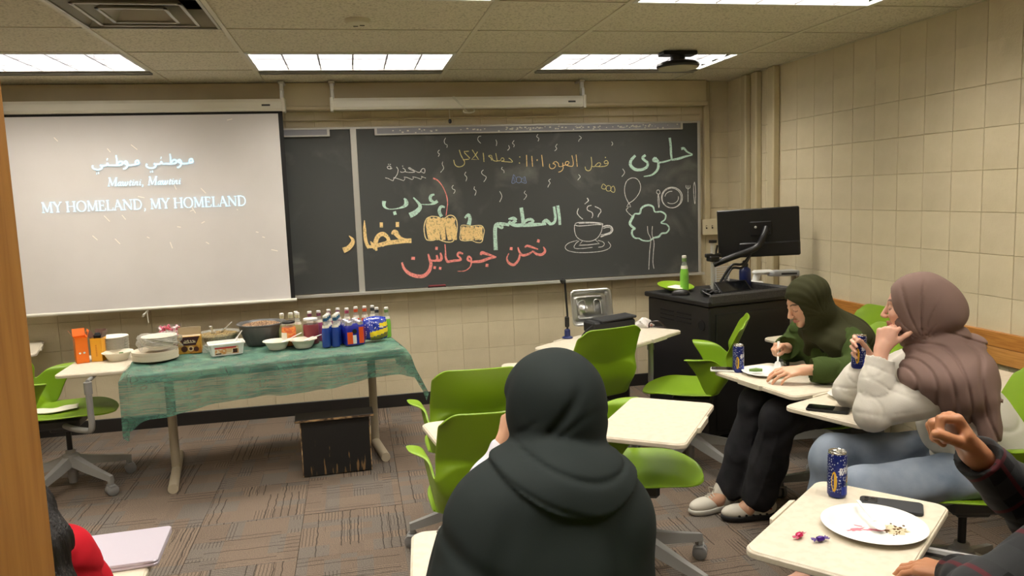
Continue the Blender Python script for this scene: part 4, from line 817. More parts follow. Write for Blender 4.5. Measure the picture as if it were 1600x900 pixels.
def spoon(name, p0, p1, label, group=None, mt=PLW, w=.0055):
    """plastic spoon from the handle end p0 to the bowl p1"""
    p0, p1 = Vector(p0), Vector(p1); d = (p1-p0); L = d.length; d.normalize()
    t = empty(name, p1); t.rotation_euler = d.to_track_quat('Y', 'Z').to_euler(); tag(t, label, 'spoon', group)
    m = MB(); rows = []
    for k in range(13):
        f = k/12; y = -L+(L-.042)*f; hw = w*(1-.35*f); rows.append([(-hw, y, .002), (-hw*.5, y, .0005), (hw*.5, y, .0005), (hw, y, .002), (hw*.8, y, .004), (-hw*.8, y, .004)])
    m.grid(rows, closeu=True); m.add(rows[0], [(0, 1, 2, 3, 4, 5)]); m.build('handle', mt, t)
    m = MB(); rows = []
    for i in range(9):
        a = PI*i/8; yy = -.0225*math.cos(a)-.021; hw = .0145*math.sin(a)**.7+.0008
        rows.append([(hw*u, yy, .004-.007*(1-u*u)*math.sin(a)) for u in (-1, -.6, -.2, .2, .6, 1)])
    m.grid(rows); o = m.build('bowl', mt, t, True, 180); md = o.modifiers.new('t', 'SOLIDIFY'); md.thickness = .001
    return t
spoon('plastic_spoon', (-.345, -1.02, TZ+.082), (-.475, -1.06, TZ+.030), 'pinkish plastic spoon resting in the left paper bowl')
spoon('plastic_spoon', (-.215, -1.05, TZ+.070), (-.33, -1.07, TZ+.040), 'white plastic spoon resting in the paper bowl before the red jar')
# stacked plates (each countable stack is a pile of plates)
def plate_mesh(r, h, mt):
    return MB().lathe([(0, 0), (r*.68, 0), (r*.72, .002), (r*.86, h*.8), (r, h), (r, h-.003), (r*.86, h*.8-.003), (r*.72, -.001), (0, -.0025)], 48, cap=False).mesh('plate', mt, True, 50)
pm = plate_mesh(.125, .013, FOAM)
for k in range(14):
    o = link('paper_plate', pm, None, (-1.165+random.uniform(-.0015, .0015), -1.135+random.uniform(-.0015, .0015), TZ+.003+.0036*k))
    tag(o, ('bottom large ivory paper plate of the stack at the left end of the food table' if k == 0 else 'topmost large ivory paper plate, under the bag of wrapped bowls' if k == 13 else 'middle plate of the large ivory stack at the left end of the food table'), 'plate', 'large plates stacked on the food table')
pm2 = plate_mesh(.088, .012, PAPER)
for k in range(15):
    o = link('paper_plate', pm2, None, (-1.465+random.uniform(-.002, .002), -.865+random.uniform(-.002, .002), .7035+.0078*k))
    tag(o, ('topmost small white plate of the stack behind the orange carton' if k == 14 else 'small white plate lower down in the stack behind the orange carton'), 'plate', 'small plates stacked on the chair desktop')
# wrapped stack of bowls in a clear bag
BAG = mat('clear crinkled bag', srgb(228, 224, 214), .15, alpha=.32, bump=(45, .9, .02))
WB = empty('wrapped_bowls', (-1.14, -1.12, TZ+.062)); tag(WB, 'stack of white paper bowls in a clear crinkled bag on top of the plates', 'bowls')
bm_ = MB().lathe(bowl_prof(.088, .030), 36, cap=False).mesh('stacked_bowl', PAPER, True, 50)
for k in range(6): link('stacked_bowl', bm_, WB, (0, 0, .002+.009*k))
m = MB(); rows = []
for i in range(12):
    t = i/11; z = .002+.088*t
    rows.append([((.104+.010*math.sin(a*5+i)+.008*math.sin(a*11+2*i)-.03*sm((t-.85)/.15))*math.cos(a)*1.08, (.098+.008*math.sin(a*7+i*1.3)-.03*sm((t-.85)/.15))*math.sin(a), z+.006*math.sin(a*3+i)) for a in [2*PI*j/48 for j in range(48)]])
m.grid(rows, closeu=True); m.add(rows[-1], [tuple(range(48))]); m.build('clear_bag', BAG, WB, True, 180)
# clear box of pink sweets behind it
SWB = empty('sweets_box', (-1.13, -.90, TZ)); tag(SWB, 'clear plastic tub of pink and red wrapped sweets behind the wrapped bowls', 'tub')
CLR = mat('clear plastic', srgb(235, 232, 228), .05, alpha=.06)
MB().box(-.065, .065, -.05, .05, 0, .165, c=.006).build('tub', CLR, SWB)
PK = [mat('pink foil', srgb(214, 96, 130), .35), mat('pale foil', srgb(232, 205, 208), .35), mat('red foil', srgb(188, 52, 70), .35)]
m = MB(); rr = random.Random(5)
for _ in range(150):
    m.cur = rr.randrange(3); x, y, z = rr.uniform(-.052, .052), rr.uniform(-.038, .038), rr.uniform(.01, .155); m.box(-.012, .012, -.006, .006, -.006, .006, TR(x, y, z, rr.random()*3, rr.random()*3, rr.random()*3), c=.002)
tag(m.build('sweet', PK, SWB), kind='stuff')
# date box
DB = empty('date_box', (-1.005, -.965, TZ), R(6)); tag(DB, 'yellow and maroon box of dates standing open next to the plates', 'box')
YEL = mat('printed yellow card', srgb(206, 156, 58), .45, noise=(22, srgb(176, 112, 34), .45, .6)); MAR = mat('maroon card', srgb(58, 22, 26), .4); KRAFT = mat('plain card inside', srgb(186, 168, 138), .7)
MB().box(-.065, .065, -.04, .04, 0, .105, c=.002).build('box_body', YEL, DB)
MB().prism([(-.060, .103), (-.034, .050), (.034, .050), (.060, .103)], .0402, .0415, TR(rx=PI/2)).build('front_panel', MAR, DB, False)
MB().box(-.065, .065, .038, .041, .10, .150, TR(0, 0, 0, rx=.12), c=.001).build('lid_flap', KRAFT, DB)
MB().box(-.060, .060, -.036, .036, .100, .106).build('paper_lining', KRAFT, DB)
GOLD = mat('cream print', srgb(228, 214, 180), .5)
m = MB()
for pts in ([(-.030, .076), (-.026, .070), (-.018, .071), (-.020, .079), (-.026, .080)], [(-.014, .074), (-.010, .083), (-.004, .080), (-.008, .073), (0, .072)], [(.004, .078), (.010, .080), (.008, .073), (.014, .072)], [(.016, .079), (.024, .080), (.022, .073), (.030, .073), (.031, .079)], [(-.034, .068), (-.020, .066), (0, .067), (.02, .0665), (.036, .069)]):
    ribbon(m, pts, [.0035], -.0422, 4)
m.build('lettering', GOLD, DB, False)
DT = mat('date brown', srgb(74, 34, 22), .3); DC = mat('date cream', srgb(226, 196, 150), .4)
for x, z, r, mt in ((-.030, .030, .018, DT), (.006, .030, .017, DC), (.036, .026, .015, DT), (.006, .030, .009, DT)):
    MB().lathe([(0, 0), (r, 0), (r, .001 if mt is not DC else .0006), (0, .0016)], 20, TR(x, -.0405-(.001 if r < .01 else 0), z, rx=PI/2)).build('printed_date', mt, DB, False)
# cling film bundle
m = MB(); rows = [[((.03+.008*math.sin(4*a+i))*math.cos(a), (.022+.006*math.sin(5*a+i*2))*math.sin(a), .045*i/5) for a in [2*PI*j/20 for j in range(20)]] for i in range(6)]
m.grid(rows, closeu=True); m.add(rows[-1], [tuple(range(20))]); thing1('plastic_wrap', m, BAG, 'crumpled clear plastic wrap right of the date box', 'wrap', (-.895, -1.0, TZ))
# glass salad bowl
GLS = mat('bowl glass', srgb(225, 225, 215), .08, alpha=.25)
SALT = mat('brown grain salad', srgb(122, 92, 56), .8)
speckle(SALT, 120, srgb(96, 70, 42), srgb(170, 150, 96), .40, .62)
GB = empty('salad_bowl', (-.865, -.79, TZ)); tag(GB, 'clear glass bowl of brown grain salad behind the white tub', 'bowl')
MB().lathe([(0, .002), (.065, .002), (.09, .03), (.115, .066), (.128, .088), (.131, .088), (.118, .064), (.092, .026), (.066, 0), (0, 0)], 40, cap=False).build('glass', GLS, GB)
def heap(r0, r1, z0, z1, bump, seed, n=30):
    rr = random.Random(seed); rows = []
    for i in range(n):
        t = i/(n-1); rr_ = r1*(1-t); rows.append([((rr_)*math.cos(a), rr_*math.sin(a), z1+(z0-z1)*0+bump*(1-(rr_/r1)**2)+rr.uniform(-.003, .003)) for a in [2*PI*j/48 for j in range(48)]])
    low = [[(r0*math.cos(a), r0*math.sin(a), z0) for a in [2*PI*j/48 for j in range(48)]]]
    m = MB(); m.grid(low+rows, closeu=True); return m
tag(heap(.07, .117, .008, .074, .012, 1).build('salad', SALT, GB, True, 180), kind='stuff')
spoon('plastic_spoon', (-.900, -.86, TZ+.135), (-.892, -.80, TZ+.07), 'white spoon standing upright in the glass salad bowl', w=.010)
spoon('serving_spoon', (-.775, -.84, TZ+.150), (-.845, -.80, TZ+.085), 'pale spoon leaning out of the right side of the glass salad bowl')
# grey mixing bowl
GRB = mat('dark grey stoneware', srgb(86, 85, 84), .35)
MBW = empty('mixing_bowl', (-.60, -.835, TZ)); tag(MBW, 'large ribbed dark grey bowl heaped with brown salad', 'bowl')
n = 96; prof = [(.085, 0), (.095, .004), (.108, .03), (.122, .07), (.133, .105), (.137, .125), (.146, .129), (.150, .135), (.147, .139), (.138, .137), (.128, .12), (.10, .03), (.06, .012)]
rows = []
for r_, z_ in prof:
    amp = .004*(1 if .01 < z_ < .105 and r_ > .1 else 0); rows.append([((r_-amp*abs(math.sin(a*12))**.7)*math.cos(a), (r_-amp*abs(math.sin(a*12))**.7)*math.sin(a), z_) for a in [2*PI*j/n for j in range(n)]])
m = MB(); m.grid(rows, closeu=True); m.add(rows[0], [tuple(range(n))[::-1]]); m.add(rows[-1], [tuple(range(n))]); m.build('bowl_body', GRB, MBW, True, 50)
GRN = mat('brown grain and meat salad', srgb(110, 72, 50), .8); speckle(GRN, 150, srgb(88, 58, 40), srgb(196, 160, 118), .45, .66)
tag(heap(.10, .136, .10, .118, .024, 2).build('salad', GRN, MBW, True, 180), kind='stuff')
# white tub
TB = empty('plastic_tub', (-.78, -1.085, TZ), R(14)); tag(TB, 'white rectangular plastic tub with a red and orange label', 'tub')
m = MB(); P0, P1 = rrect(-.088, .088, -.058, .058, .02, 6), rrect(-.098, .098, -.068, .068, .024, 6)
m.grid([[(x, y, z) for x, y in P] for P, z in ((P0, 0), (P1, .062), (rrect(-.104, .104, -.074, .074, .026, 6), .063), (rrect(-.104, .104, -.074, .074, .026, 6), .071), (rrect(-.096, .096, -.066, .066, .023, 6), .072), (rrect(-.086, .086, -.056, .056, .02, 6), .02))], closeu=True)
m.add([(x, y, 0) for x, y in P0], [tuple(range(len(P0)))[::-1]]); m.build('tub_body', PLW, TB, True, 40)
m = MB(); Q = rrect(-.090, .090, -.060, .060, .022, 6); m.add([(x, y, .056+.003*math.sin(40*x)) for x, y in Q], [tuple(range(len(Q)))]); m.build('spread', mat('white cream spread', srgb(236, 232, 220), .5), TB, True, 180)
def slab(x0, x1, z0, z1, yo, mt, nm): 
    f = lambda z: -.058-.0096*z/.062-yo
    MB().add([(x0, f(z0), z0), (x1, f(z0), z0), (x1, f(z1), z1), (x0, f(z1), z1)], [(0, 1, 2, 3)]).build(nm, mt, TB, False)
slab(-.070, .062, .008, .052, .0008, mat('label orange', srgb(222, 160, 96), .45, noise=(60, srgb(240, 226, 200), .45, .58)), 'label'); slab(-.070, .05, .042, .052, .0014, mat('label red', srgb(198, 60, 58), .45), 'label_band')
slab(-.066, -.035, .010, .016, .0014, DARK, 'label_bar'); slab(-.005, .020, .018, .040, .0014, DC, 'label_picture'); slab(.030, .055, .012, .036, .0014, DT, 'label_picture')
spoon('plastic_spoon', (-.685, -1.06, TZ+.128), (-.735, -1.08, TZ+.060), 'white plastic spoon standing in the white tub')
# jars
def jar(name, x, y, r, h, fill, lid, label, lidc):
    t = empty(name, (x, y, TZ)); tag(t, label, 'jar')
    MB().lathe([(0, .001), (r*.92, .001), (r, .008), (r, h*.72), (r*.96, h*.80), (r*.80, h*.87), (r*.80, h*.95)], 32, cap=False).build('glass', CLR, t)
    MB().lathe([(0, .004), (r*.9, .004), (r*.95, .01), (r*.95, h*.70), (r*.88, h*.78), (0, h*.78)], 28).build('contents', fill, t)
    MB().lathe([(0, h*.93), (r*.86, h*.93), (r*.88, h*.94), (r*.88, h), (r*.84, h*1.01), (0, h*1.01)], 32).build('lid', lidc, t); return t
PCK = mat('orange pickled peppers', srgb(222, 96, 30), .35, noise=(55, srgb(236, 150, 60), .45, .58))
j1 = jar('pickle_jar', -.425, -.965, .046, .152, PCK, None, 'glass jar of orange pickled vegetables with a black lid', BKP)
MB().lathe([(.0475, .02), (.0475, .085)], 14, cap=False).build('paper_label', PAPER, j1) if False else None
m = MB(); m.grid([[(.0472*math.cos(a), .0472*math.sin(a), z) for a in np.linspace(-2.7, -1.75, 10)] for z in (.035, .088)]); m.build('paper_label', PAPER, j1)
RED = mat('deep red beet pickle', srgb(128, 18, 38), .25)
j2 = jar('beet_jar', -.292, -.955, .050, .160, RED, None, 'glass jar of deep red pickled beets with a white lid', PLW)
# soda bottles
GLN = mat('clear bottle neck', srgb(222, 224, 220), .08, alpha=.25)
LIQ = {'blue': mat('blue soda', srgb(34, 66, 150), .15, coat=.5), 'teal': mat('teal base', srgb(30, 110, 120), .2), 'pale': mat('pale lime soda', srgb(196, 200, 140), .15, coat=.4), 'pink': mat('pink soda', srgb(222, 88, 118), .15, coat=.4), 'violet': mat('violet soda', srgb(150, 70, 110), .2, coat=.4),
       'orange': mat('orange soda', srgb(224, 92, 56), .15, coat=.4), 'green': mat('green apple soda', srgb(130, 196, 70), .12, coat=.5, emit=None), 'clear': mat('clear soda', srgb(206, 210, 190), .15, coat=.4)}
LBL = {k: mat('neck label '+k, c, .45) for k, c in dict(blue=srgb(40, 92, 130), pale=srgb(196, 190, 150), pink=srgb(170, 70, 96), violet=srgb(120, 60, 84), orange=srgb(206, 84, 40), green=srgb(110, 140, 78), clear=srgb(70, 72, 70)).items()}
CAPM = mat('white foil cap', srgb(226, 222, 214), .4)
SODA = {}
def soda_proto(kind):
    t = empty('soda_bottle')
    MB().lathe([(0, 0), (.024, 0), (.027, .004), (.0272, .095), (.0262, .11), (.021, .135), (.0205, .137)], 20).build('bottle_body', LIQ[kind], t)
    MB().lathe([(.0212, .134), (.0165, .155), (.0130, .175), (.0125, .196)], 18, cap=False).build('neck', GLN, t)
    MB().lathe([(.0145, .178), (.0145, .200)], 16, cap=False).build('neck_label', LBL[kind], t)
    MB().lathe([(.0225, .133), (.0190, .152)], 16, cap=False).build('shoulder_label', PAPER, t)
    MB().lathe([(0, .2155), (.012, .2155), (.0142, .213), (.0142, .199), (0, .199)][::-1], 18).build('cap', CAPM, t)
    return t
def soda(kind, x, y, label, group, z=TZ):
    if kind not in SODA: SODA[kind] = t = soda_proto(kind)
    else: t = copy_tree(SODA[kind])
    t.location = (x, y, z); t.rotation_euler = (0, 0, random.uniform(0, 6)); t.scale = (.95, .95, .90) if z == TZ else (1, 1, 1); tag(t, label, 'bottle', group); return t
SG = 'small soda bottles on the food table'
for i, (x, y) in enumerate(((-.196, -1.115), (-.140, -1.105), (-.188, -1.058), (-.132, -1.048), (-.180, -1.000), (-.124, -.992))):
    soda('blue', x, y, ('left bottle of the front pair of blue sodas', 'right bottle of the front pair of blue sodas', 'left bottle of the middle pair of blue sodas', 'right bottle of the middle pair of blue sodas', 'left bottle of the rear pair of blue sodas', 'right bottle of the rear pair of blue sodas')[i], SG)
for k, x, y, l in (('pale', -.468, -.885, 'pale lime soda bottle farthest left behind the pickle jar'), ('pale', -.415, -.880, 'pale lime soda bottle just behind the pickle jar lid'), ('pale', -.372, -.895, 'pale lime soda bottle between the pickle jar and the beet jar'), ('pale', -.385, -.835, 'pale lime soda bottle in the second rank behind the pickle jar'),
    ('violet', -.300, -.869, 'violet soda bottle rising behind the left half of the beet jar lid'), ('violet', -.244, -.865, 'violet soda bottle rising behind the right edge of the beet jar'), ('violet', -.182, -.834, 'violet soda bottle rising behind the blue sodas'), ('violet', -.126, -.798, 'violet soda bottle rising right of the blue sodas'),
    ('pink', -.069, -.826, 'pink soda bottle in the back row'), ('orange', -.012, -.790, 'left of the two orange soda bottles in the back row'), ('orange', .045, -.786, 'right of the two orange soda bottles in the back row'),
    ('clear', .095, -.777, 'clear soda bottle next to the orange ones'), ('clear', .120, -.885, 'clear soda bottle beside the green one'), ('green', .180, -.905, 'bright green soda bottle at the right end of the table')):
    soda(k, x, y, l, SG)
soda('green', 2.02, -1.37, 'bright green soda bottle standing on the black lectern', None, .958)
# shrink-wrapped pack of juice cans
JP = empty('can_pack', (-.040, -1.045, TZ), R(14)); tag(JP, 'blue and orange wrapped pack of drink cans', 'drinks pack')
BLU = mat('printed blue film', srgb(28, 34, 150), .25, coat=.4); ORG = mat('printed orange film', srgb(232, 82, 34), .25, coat=.4); LIL = mat('silver can top', srgb(200, 196, 204), .25, metal=.7); WRD = mat('red can ring', srgb(190, 40, 52), .3)
cans = MB().lathe([(0, 0), (.024, 0), (.0275, .006), (.0275, .132), (.0235, .140), (.0235, .1425), (.0215, .1405), (0, .140)], 20).mesh('can', LIL)
for i in range(2):
    for j in range(3): link('can', cans, JP, (-.03+.06*i, -.055+.057*j, .002))
m = MB(); Q = rrect(-.0605, .0605, -.086, .089, .024, 6)
Ptop = rrect(-.050, .050, -.076, .079, .024, 6)
m.grid([[(x, y, z) for x, y in P] for P, z in ((Q, .004), (Q, .05), (Q, .118), (Ptop, .136))], closeu=True); m.build('shrink_film', BLU, JP, True, 60)
MB().box(-.052, -.018, -.0875, -.0862, .012, .085, c=.0005).build('orange_panel', ORG, JP); MB().box(.020, .050, -.0875, -.0862, .012, .112, c=.0005).build('orange_panel', ORG, JP); MB().box(.0608, .0618, -.07, .07, .02, .11, c=.0004).build('orange_panel', ORG, JP)
MB().box(-.018, .004, -.0878, -.0864, .012, .065, c=.0005).build('white_panel', PLW, JP); MB().lathe([(0, 0), (.015, 0), (.015, .001), (0, .001)], 20, TR(-.006, -.0865, .088, rx=PI/2)).build('printed_figure', DARK, JP, False)
# crisps bag
def bag_mat():
    m = mat('printed crisps bag', srgb(30, 52, 158), .25, coat=.5); nt = m.node_tree; b = nt.nodes['Principled BSDF']
    tc = noden(m, 'ShaderNodeTexCoord'); v = noden(m, 'ShaderNodeTexVoronoi'); v.inputs['Scale'].default_value = 75; v.inputs['Randomness'].default_value = .3
    r = noden(m, 'ShaderNodeMapRange'); r.inputs[1].default_value = .20; r.inputs[2].default_value = .26; r.inputs[3].default_value = 1; r.inputs[4].default_value = 0
    x = noden(m, 'ShaderNodeMix', data_type='RGBA'); x.inputs[6].default_value = srgb(30, 52, 158); x.inputs[7].default_value = srgb(225, 230, 240)
    nt.links.new(tc.outputs['Object'], v.inputs['Vector']); nt.links.new(v.outputs['Distance'], r.inputs[0]); nt.links.new(r.outputs[0], x.inputs[0]); nt.links.new(x.outputs[2], b.inputs['Base Color']); return m
CBG = empty('crisps_bag', (.105, -1.035, TZ), R(10)); tag(CBG, 'puffed blue and yellow snack bag leaning at the table end', 'snack bag')
YB_ = mat('yellow print', srgb(238, 214, 40), .3, coat=.4); OLV = mat('olive print', srgb(120, 118, 40), .4)
def bagpt(u, v_):
    th = max(0, (1-abs(u)**3)*(1-abs(v_)**4)); x = .078*u*(1-.10*v_*v_+.0*u); z = .078+.074*v_*(1-.16*u*u)
    return x, z, .036*th**.6*(1+.05*math.sin(9*u+5*v_))
BM = bag_mat(); m = MB(); NU_, NV_ = 36, 30
for sgn in (-1, 1):
    rows = [[(bagpt(-1+2*j/NU_, -1+2*i/NV_)[0], sgn*bagpt(-1+2*j/NU_, -1+2*i/NV_)[2]+.03*(i/NV_), bagpt(-1+2*j/NU_, -1+2*i/NV_)[1]+.004) for j in range(NU_+1)] for i in range(NV_+1)]
    n0 = len(m.f); m.grid(rows)
    for q in range(n0, len(m.f)):
        i, j = divmod(q-n0, NU_); t = i/NV_ + (j/NU_)*-.22+.16; jj = j/NU_
        if sgn < 0 and jj > .22:
            if .05 < t < .24: m.m[q] = 2
            elif .25 < t < .46: m.m[q] = 1
            elif .52 < t < .72 and jj > .62: m.m[q] = 1
        elif sgn > 0 and i < 14: m.m[q] = 1
m.build('bag_body', [BM, YB_, OLV], CBG, True, 180)
m = MB()
for pts in ([(-.01, .082), (-.004, .092), (.004, .084), (-.002, .080)], [(.008, .084), (.016, .094), (.022, .086)], [(.025, .088), (.030, .096), (.040, .092), (.034, .086)]): ribbon(m, pts, [.006], -.0375+.018, 3)
m.build('lettering', PLW, CBG, False)
# black painted wooden box below the table
BOX = mat('scuffed black painted wood', srgb(18, 17, 17), .55)
nt = BOX.node_tree; b = nt.nodes['Principled BSDF']; tc = noden(BOX, 'ShaderNodeTexCoord'); mp = noden(BOX, 'ShaderNodeMapping'); mp.inputs['Scale'].default_value = (40, 40, 5); n = noden(BOX, 'ShaderNodeTexNoise'); n.inputs['Scale'].default_value = 1.6; n.inputs['Detail'].default_value = 5
sx = noden(BOX, 'ShaderNodeSeparateXYZ'); ma = noden(BOX, 'ShaderNodeMath', operation='MULTIPLY_ADD'); ma.inputs[1].default_value = -.75; cr = noden(BOX, 'ShaderNodeMapRange'); cr.inputs[1].default_value = .60; cr.inputs[2].default_value = .66; x = noden(BOX, 'ShaderNodeMix', data_type='RGBA'); x.inputs[6].default_value = srgb(18, 17, 17); x.inputs[7].default_value = srgb(120, 92, 58)
nt.links.new(tc.outputs['Object'], mp.inputs[0]); nt.links.new(mp.outputs[0], n.inputs['Vector']); nt.links.new(tc.outputs['Object'], sx.inputs[0]); nt.links.new(sx.outputs[2], ma.inputs[0]); ad = noden(BOX, 'ShaderNodeMath', operation='ADD'); ad.inputs[1].default_value = .06; nt.links.new(n.outputs['Fac'], ma.inputs[2]); nt.links.new(ma.outputs[0], ad.inputs[0]); nt.links.new(ad.outputs[0], cr.inputs[0]); nt.links.new(cr.outputs[0], x.inputs[0]); nt.links.new(x.outputs[2], b.inputs['Base Color'])
RAW = mat('raw plywood edge', srgb(170, 138, 96), .7, noise=(30, srgb(70, 52, 36), .4, .6))
wb_ = empty('wooden_box', (-.172, -1.22, 0), R(2)); tag(wb_, 'scuffed black wooden box standing on the carpet beneath the table', 'box')
MB().box(-.198, .198, -.17, -.155, .006, .330, c=.002).build('front_board', BOX, wb_, False)
MB().box(-.198, -.183, -.155, -.06, .006, .330, c=.002).build('side_board', BOX, wb_, False); MB().box(.183, .198, -.155, -.06, .006, .330, c=.002).build('side_board', BOX, wb_, False)
MB().box(-.198, .198, -.06, -.045, .006, .330, c=.002).box(-.18, .18, -.15, -.06, .006, .02).build('back_board', BOX, wb_, False)
MB().box(-.225, .222, -.19, -.035, .333, .350, c=.002).build('lid', [BOX], wb_, False); MB().box(-.226, .223, -.1925, -.19, .336, .347).box(-.198, -.193, -.1715, -.17, .006, .33).box(.193, .198, -.1715, -.17, .006, .33).build('raw_edge', RAW, wb_, False)
# ---------------------------------------------------------------- cartons on chair desktop at left
CO, CY = mat('orange carton', srgb(238, 118, 22), .4), mat('yellow carton', srgb(242, 172, 46), .4)
def carton(x, y, rz, w, d, h, mt, label, inner):
    t = empty('open_carton', (x, y, .7008), rz); tag(t, label, 'carton')
    m = MB(); 
    for a in ((-w, w, -d, -d+.0015), (-w, w, d-.0015, d), (-w, -w+.0015, -d, d), (w-.0015, w, -d, d)): m.box(*a, 0, h)
    m.box(-w, w, -d, d, 0, .002); m.build('carton_body', mt, t, False)
    MB().box(-w, w, -.001, 0, 0, .045, TR(0, d, h, rx=-.35)).build('flap', inner, t, False); MB().box(-.001, 0, -d, d, 0, .045, TR(-w, 0, h, ry=-.5)).build('flap', inner, t, False); MB().box(0, .001, -d, d, 0, .04, TR(w, 0, h, ry=.3)).build('flap', inner, t, False)
    return t
BRN = mat('brown card lining', srgb(92, 62, 46), .6)
c1 = carton(-1.605, -.985, R(24), .033, .045, .150, CO, 'bright orange open carton on the chair desktop at left', CO)
c2 = carton(-1.515, -.965, R(-4), .031, .04, .138, CY, 'yellow open carton with brown flaps beside the orange one', BRN)
MB().lathe([(0, .09), (.02, .09), (.022, .15), (.012, .165), (0, .168)], 16).build('wrapped_contents', DARK, c2)
m = MB()
for z in np.linspace(.035, .095, 7): m.box(-.003, .004, -.0412, -.0402, z-.003, z+.003)
tag(m.build('small_print', mat('print orange', srgb(214, 130, 30), .5), c2, False), kind='stuff')
MB().lathe([(0, 0), (.006, 0), (.006, .001), (0, .001)], 12, TR(-.012, -.0455, .06, rx=PI/2)).build('printed_mark', PLW, c1, False); MB().lathe([(0, 0), (.006, 0), (.006, .001), (0, .001)], 12, TR(.010, -.0455, .06, rx=PI/2)).build('printed_mark', PLW, c1, False)
# napkin on the seat of the left chair
m = MB(); m.grid([[(-.13+.26*j/16, -.055+.11*i/10+.01*math.sin(j*.6), .004+.004*math.sin(j*.9+i)*math.sin(i*.7)+.010*(abs(j-8)/8)**3) for j in range(17)] for i in range(11)])
o = m.build('napkin', PAPER, None, True, 180); o.location = (-1.73, -1.16, .462); o.rotation_euler = (0, 0, R(12)); md = o.modifiers.new('t', 'SOLIDIFY'); md.thickness = .004; md.offset = 1; tag(o, 'folded white paper napkin lying on the seat of the left green chair', 'napkin')
# ================================================================ LECTERN
LB = mat('black textured laminate', srgb(22, 21, 22), .5, bump=(400, .1, .0005)); LB2 = mat('speckled charcoal edge', srgb(44, 43, 43), .6, noise=(240, srgb(70, 68, 66), .5, .6)); LBD = mat('dark recess', srgb(6, 6, 6), .9)
LA = R(12)
lc = empty('lectern', (1.955, -1.85, 0), LA); tag(lc, 'large black media lectern cabinet at the right end of the chalkboard', 'lectern')
MB().box(0, .60, 0, .62, .15, .915, c=.008).build('cabinet', LB, lc, False)
MB().box(.03, .57, .02, .60, .1155, .15).build('plinth', LBD, lc, False)
m = MB(); m.prism([(-.015, -.015), (.615, -.015), (.615, .635), (-.015, .635)], .915, .945, c=.006); m.build('top_board', LB, lc, False)
m = MB().box(.0, .60, -.018, .012, .925, .985, c=.01).box(.585, .615, .0, .62, .925, .985, c=.01); m.build('raised_ledge', LB2, lc, False)
MB().box(.045, .555, -.006, .001, .18, .87, c=.004).build('front_door', LB, lc, False)
for k in range(3):
    for y0 in (.17, .34): MB().box(-.0035, .001, y0, y0+.14, .845-.026*k, .853-.026*k).build('vent_slot', LBD, lc, False)
m = MB().lathe([(0, 0), (.028, 0), (.028, .004), (0, .004)], 24, TR(-.003, .07, .80, ry=PI/2)); m.build('cable_port', LBD, lc, False); MB().lathe([(.028, 0), (.032, 0), (.032, .004), (.028, .005)], 24, TR(-.004, .07, .80, ry=PI/2), cap=False).build('port_ring', BKP, lc)
def lw(x, y, z): c, s = math.cos(LA), math.sin(LA); return (1.955+c*x-s*y, -1.85+s*x+c*y, z)
ZL = .946
# monitor on an arm
mo = empty('monitor', lw(.20, .36, ZL)); tag(mo, 'black flat monitor seen from behind on a swivel arm above the lectern', 'monitor')
def mrel(w): return (w[0]-mo.location.x, w[1]-mo.location.y, w[2]-mo.location.z)
pc = mrel((2.165, -1.47, ZL)); MB().tube([pc, (pc[0], pc[1], .318)], .0145, 16).build('pole', ALU, mo)
MB().box(-.055, .055, -.055, .055, 0, .012, TR(*pc), c=.003).build('clamp_base', BKP, mo)
MB().lathe([(0, .305), (.024, .305), (.024, .322), (0, .324)], 20, TR(pc[0], pc[1], 0)).build('pole_cap', BKP, mo)
MB().box(-.032, .032, -.03, .03, .19, .225, TR(pc[0], pc[1], 0), c=.006).box(-.05, .05, -.015, .015, .215, .24, TR(pc[0], pc[1], 0), c=.005).tube([(pc[0]+.02, pc[1], .24), (pc[0]+.03, pc[1], .29)], .006).build('collar_clamp', BKP, mo)
sc = mrel((2.475, -1.46, 1.30)); SRZ = R(-27)
SL = TR(*sc, rz=SRZ, ry=R(-2.0))
MB().box(-.245, .245, .0, .022, -.145, .150, SL, c=.006).build('screen_back', BKP, mo)
MB().box(-.12, .245, -.018, .0, -.150, -.06, SL, c=.008).box(-.05, .08, -.012, 0, -.02, .07, SL, c=.006).build('rear_housing', mat('black gloss plastic', srgb(26, 26, 28), .3), mo)
MB().lathe([(0, 0), (.008, 0), (.007, .006), (0, .008)], 16, SL @ TR(-.015, -.013, .035, rx=PI/2)).build('silver_badge', ALU, mo)
p_ = [Vector((pc[0], pc[1], .17)), Vector((pc[0]+.11, pc[1]-.02, .21)), SL @ Vector((-.02, -.06, -.09)), SL @ Vector((.03, -.05, -.02)), SL @ Vector((.05, -.02, .03))]
MB().tube(catmull([tuple(q) for q in p_], 6), .020, 12).build('swivel_arm', BKP, mo)
for dz, dd in ((-.02, .01), (-.04, -.012)):
    MB().tube(catmull([(pc[0]+.01, pc[1]-.03, .02), (pc[0]+.04, pc[1]-.05+dd, .10+dz), (pc[0]+.10, pc[1]-.05, .185+dz), (pc[0]+.18, pc[1]-.04, .19+dz), tuple(SL @ Vector((-.04, -.04, -.11)))], 6), .008, 8).build('cable', BKP, mo)
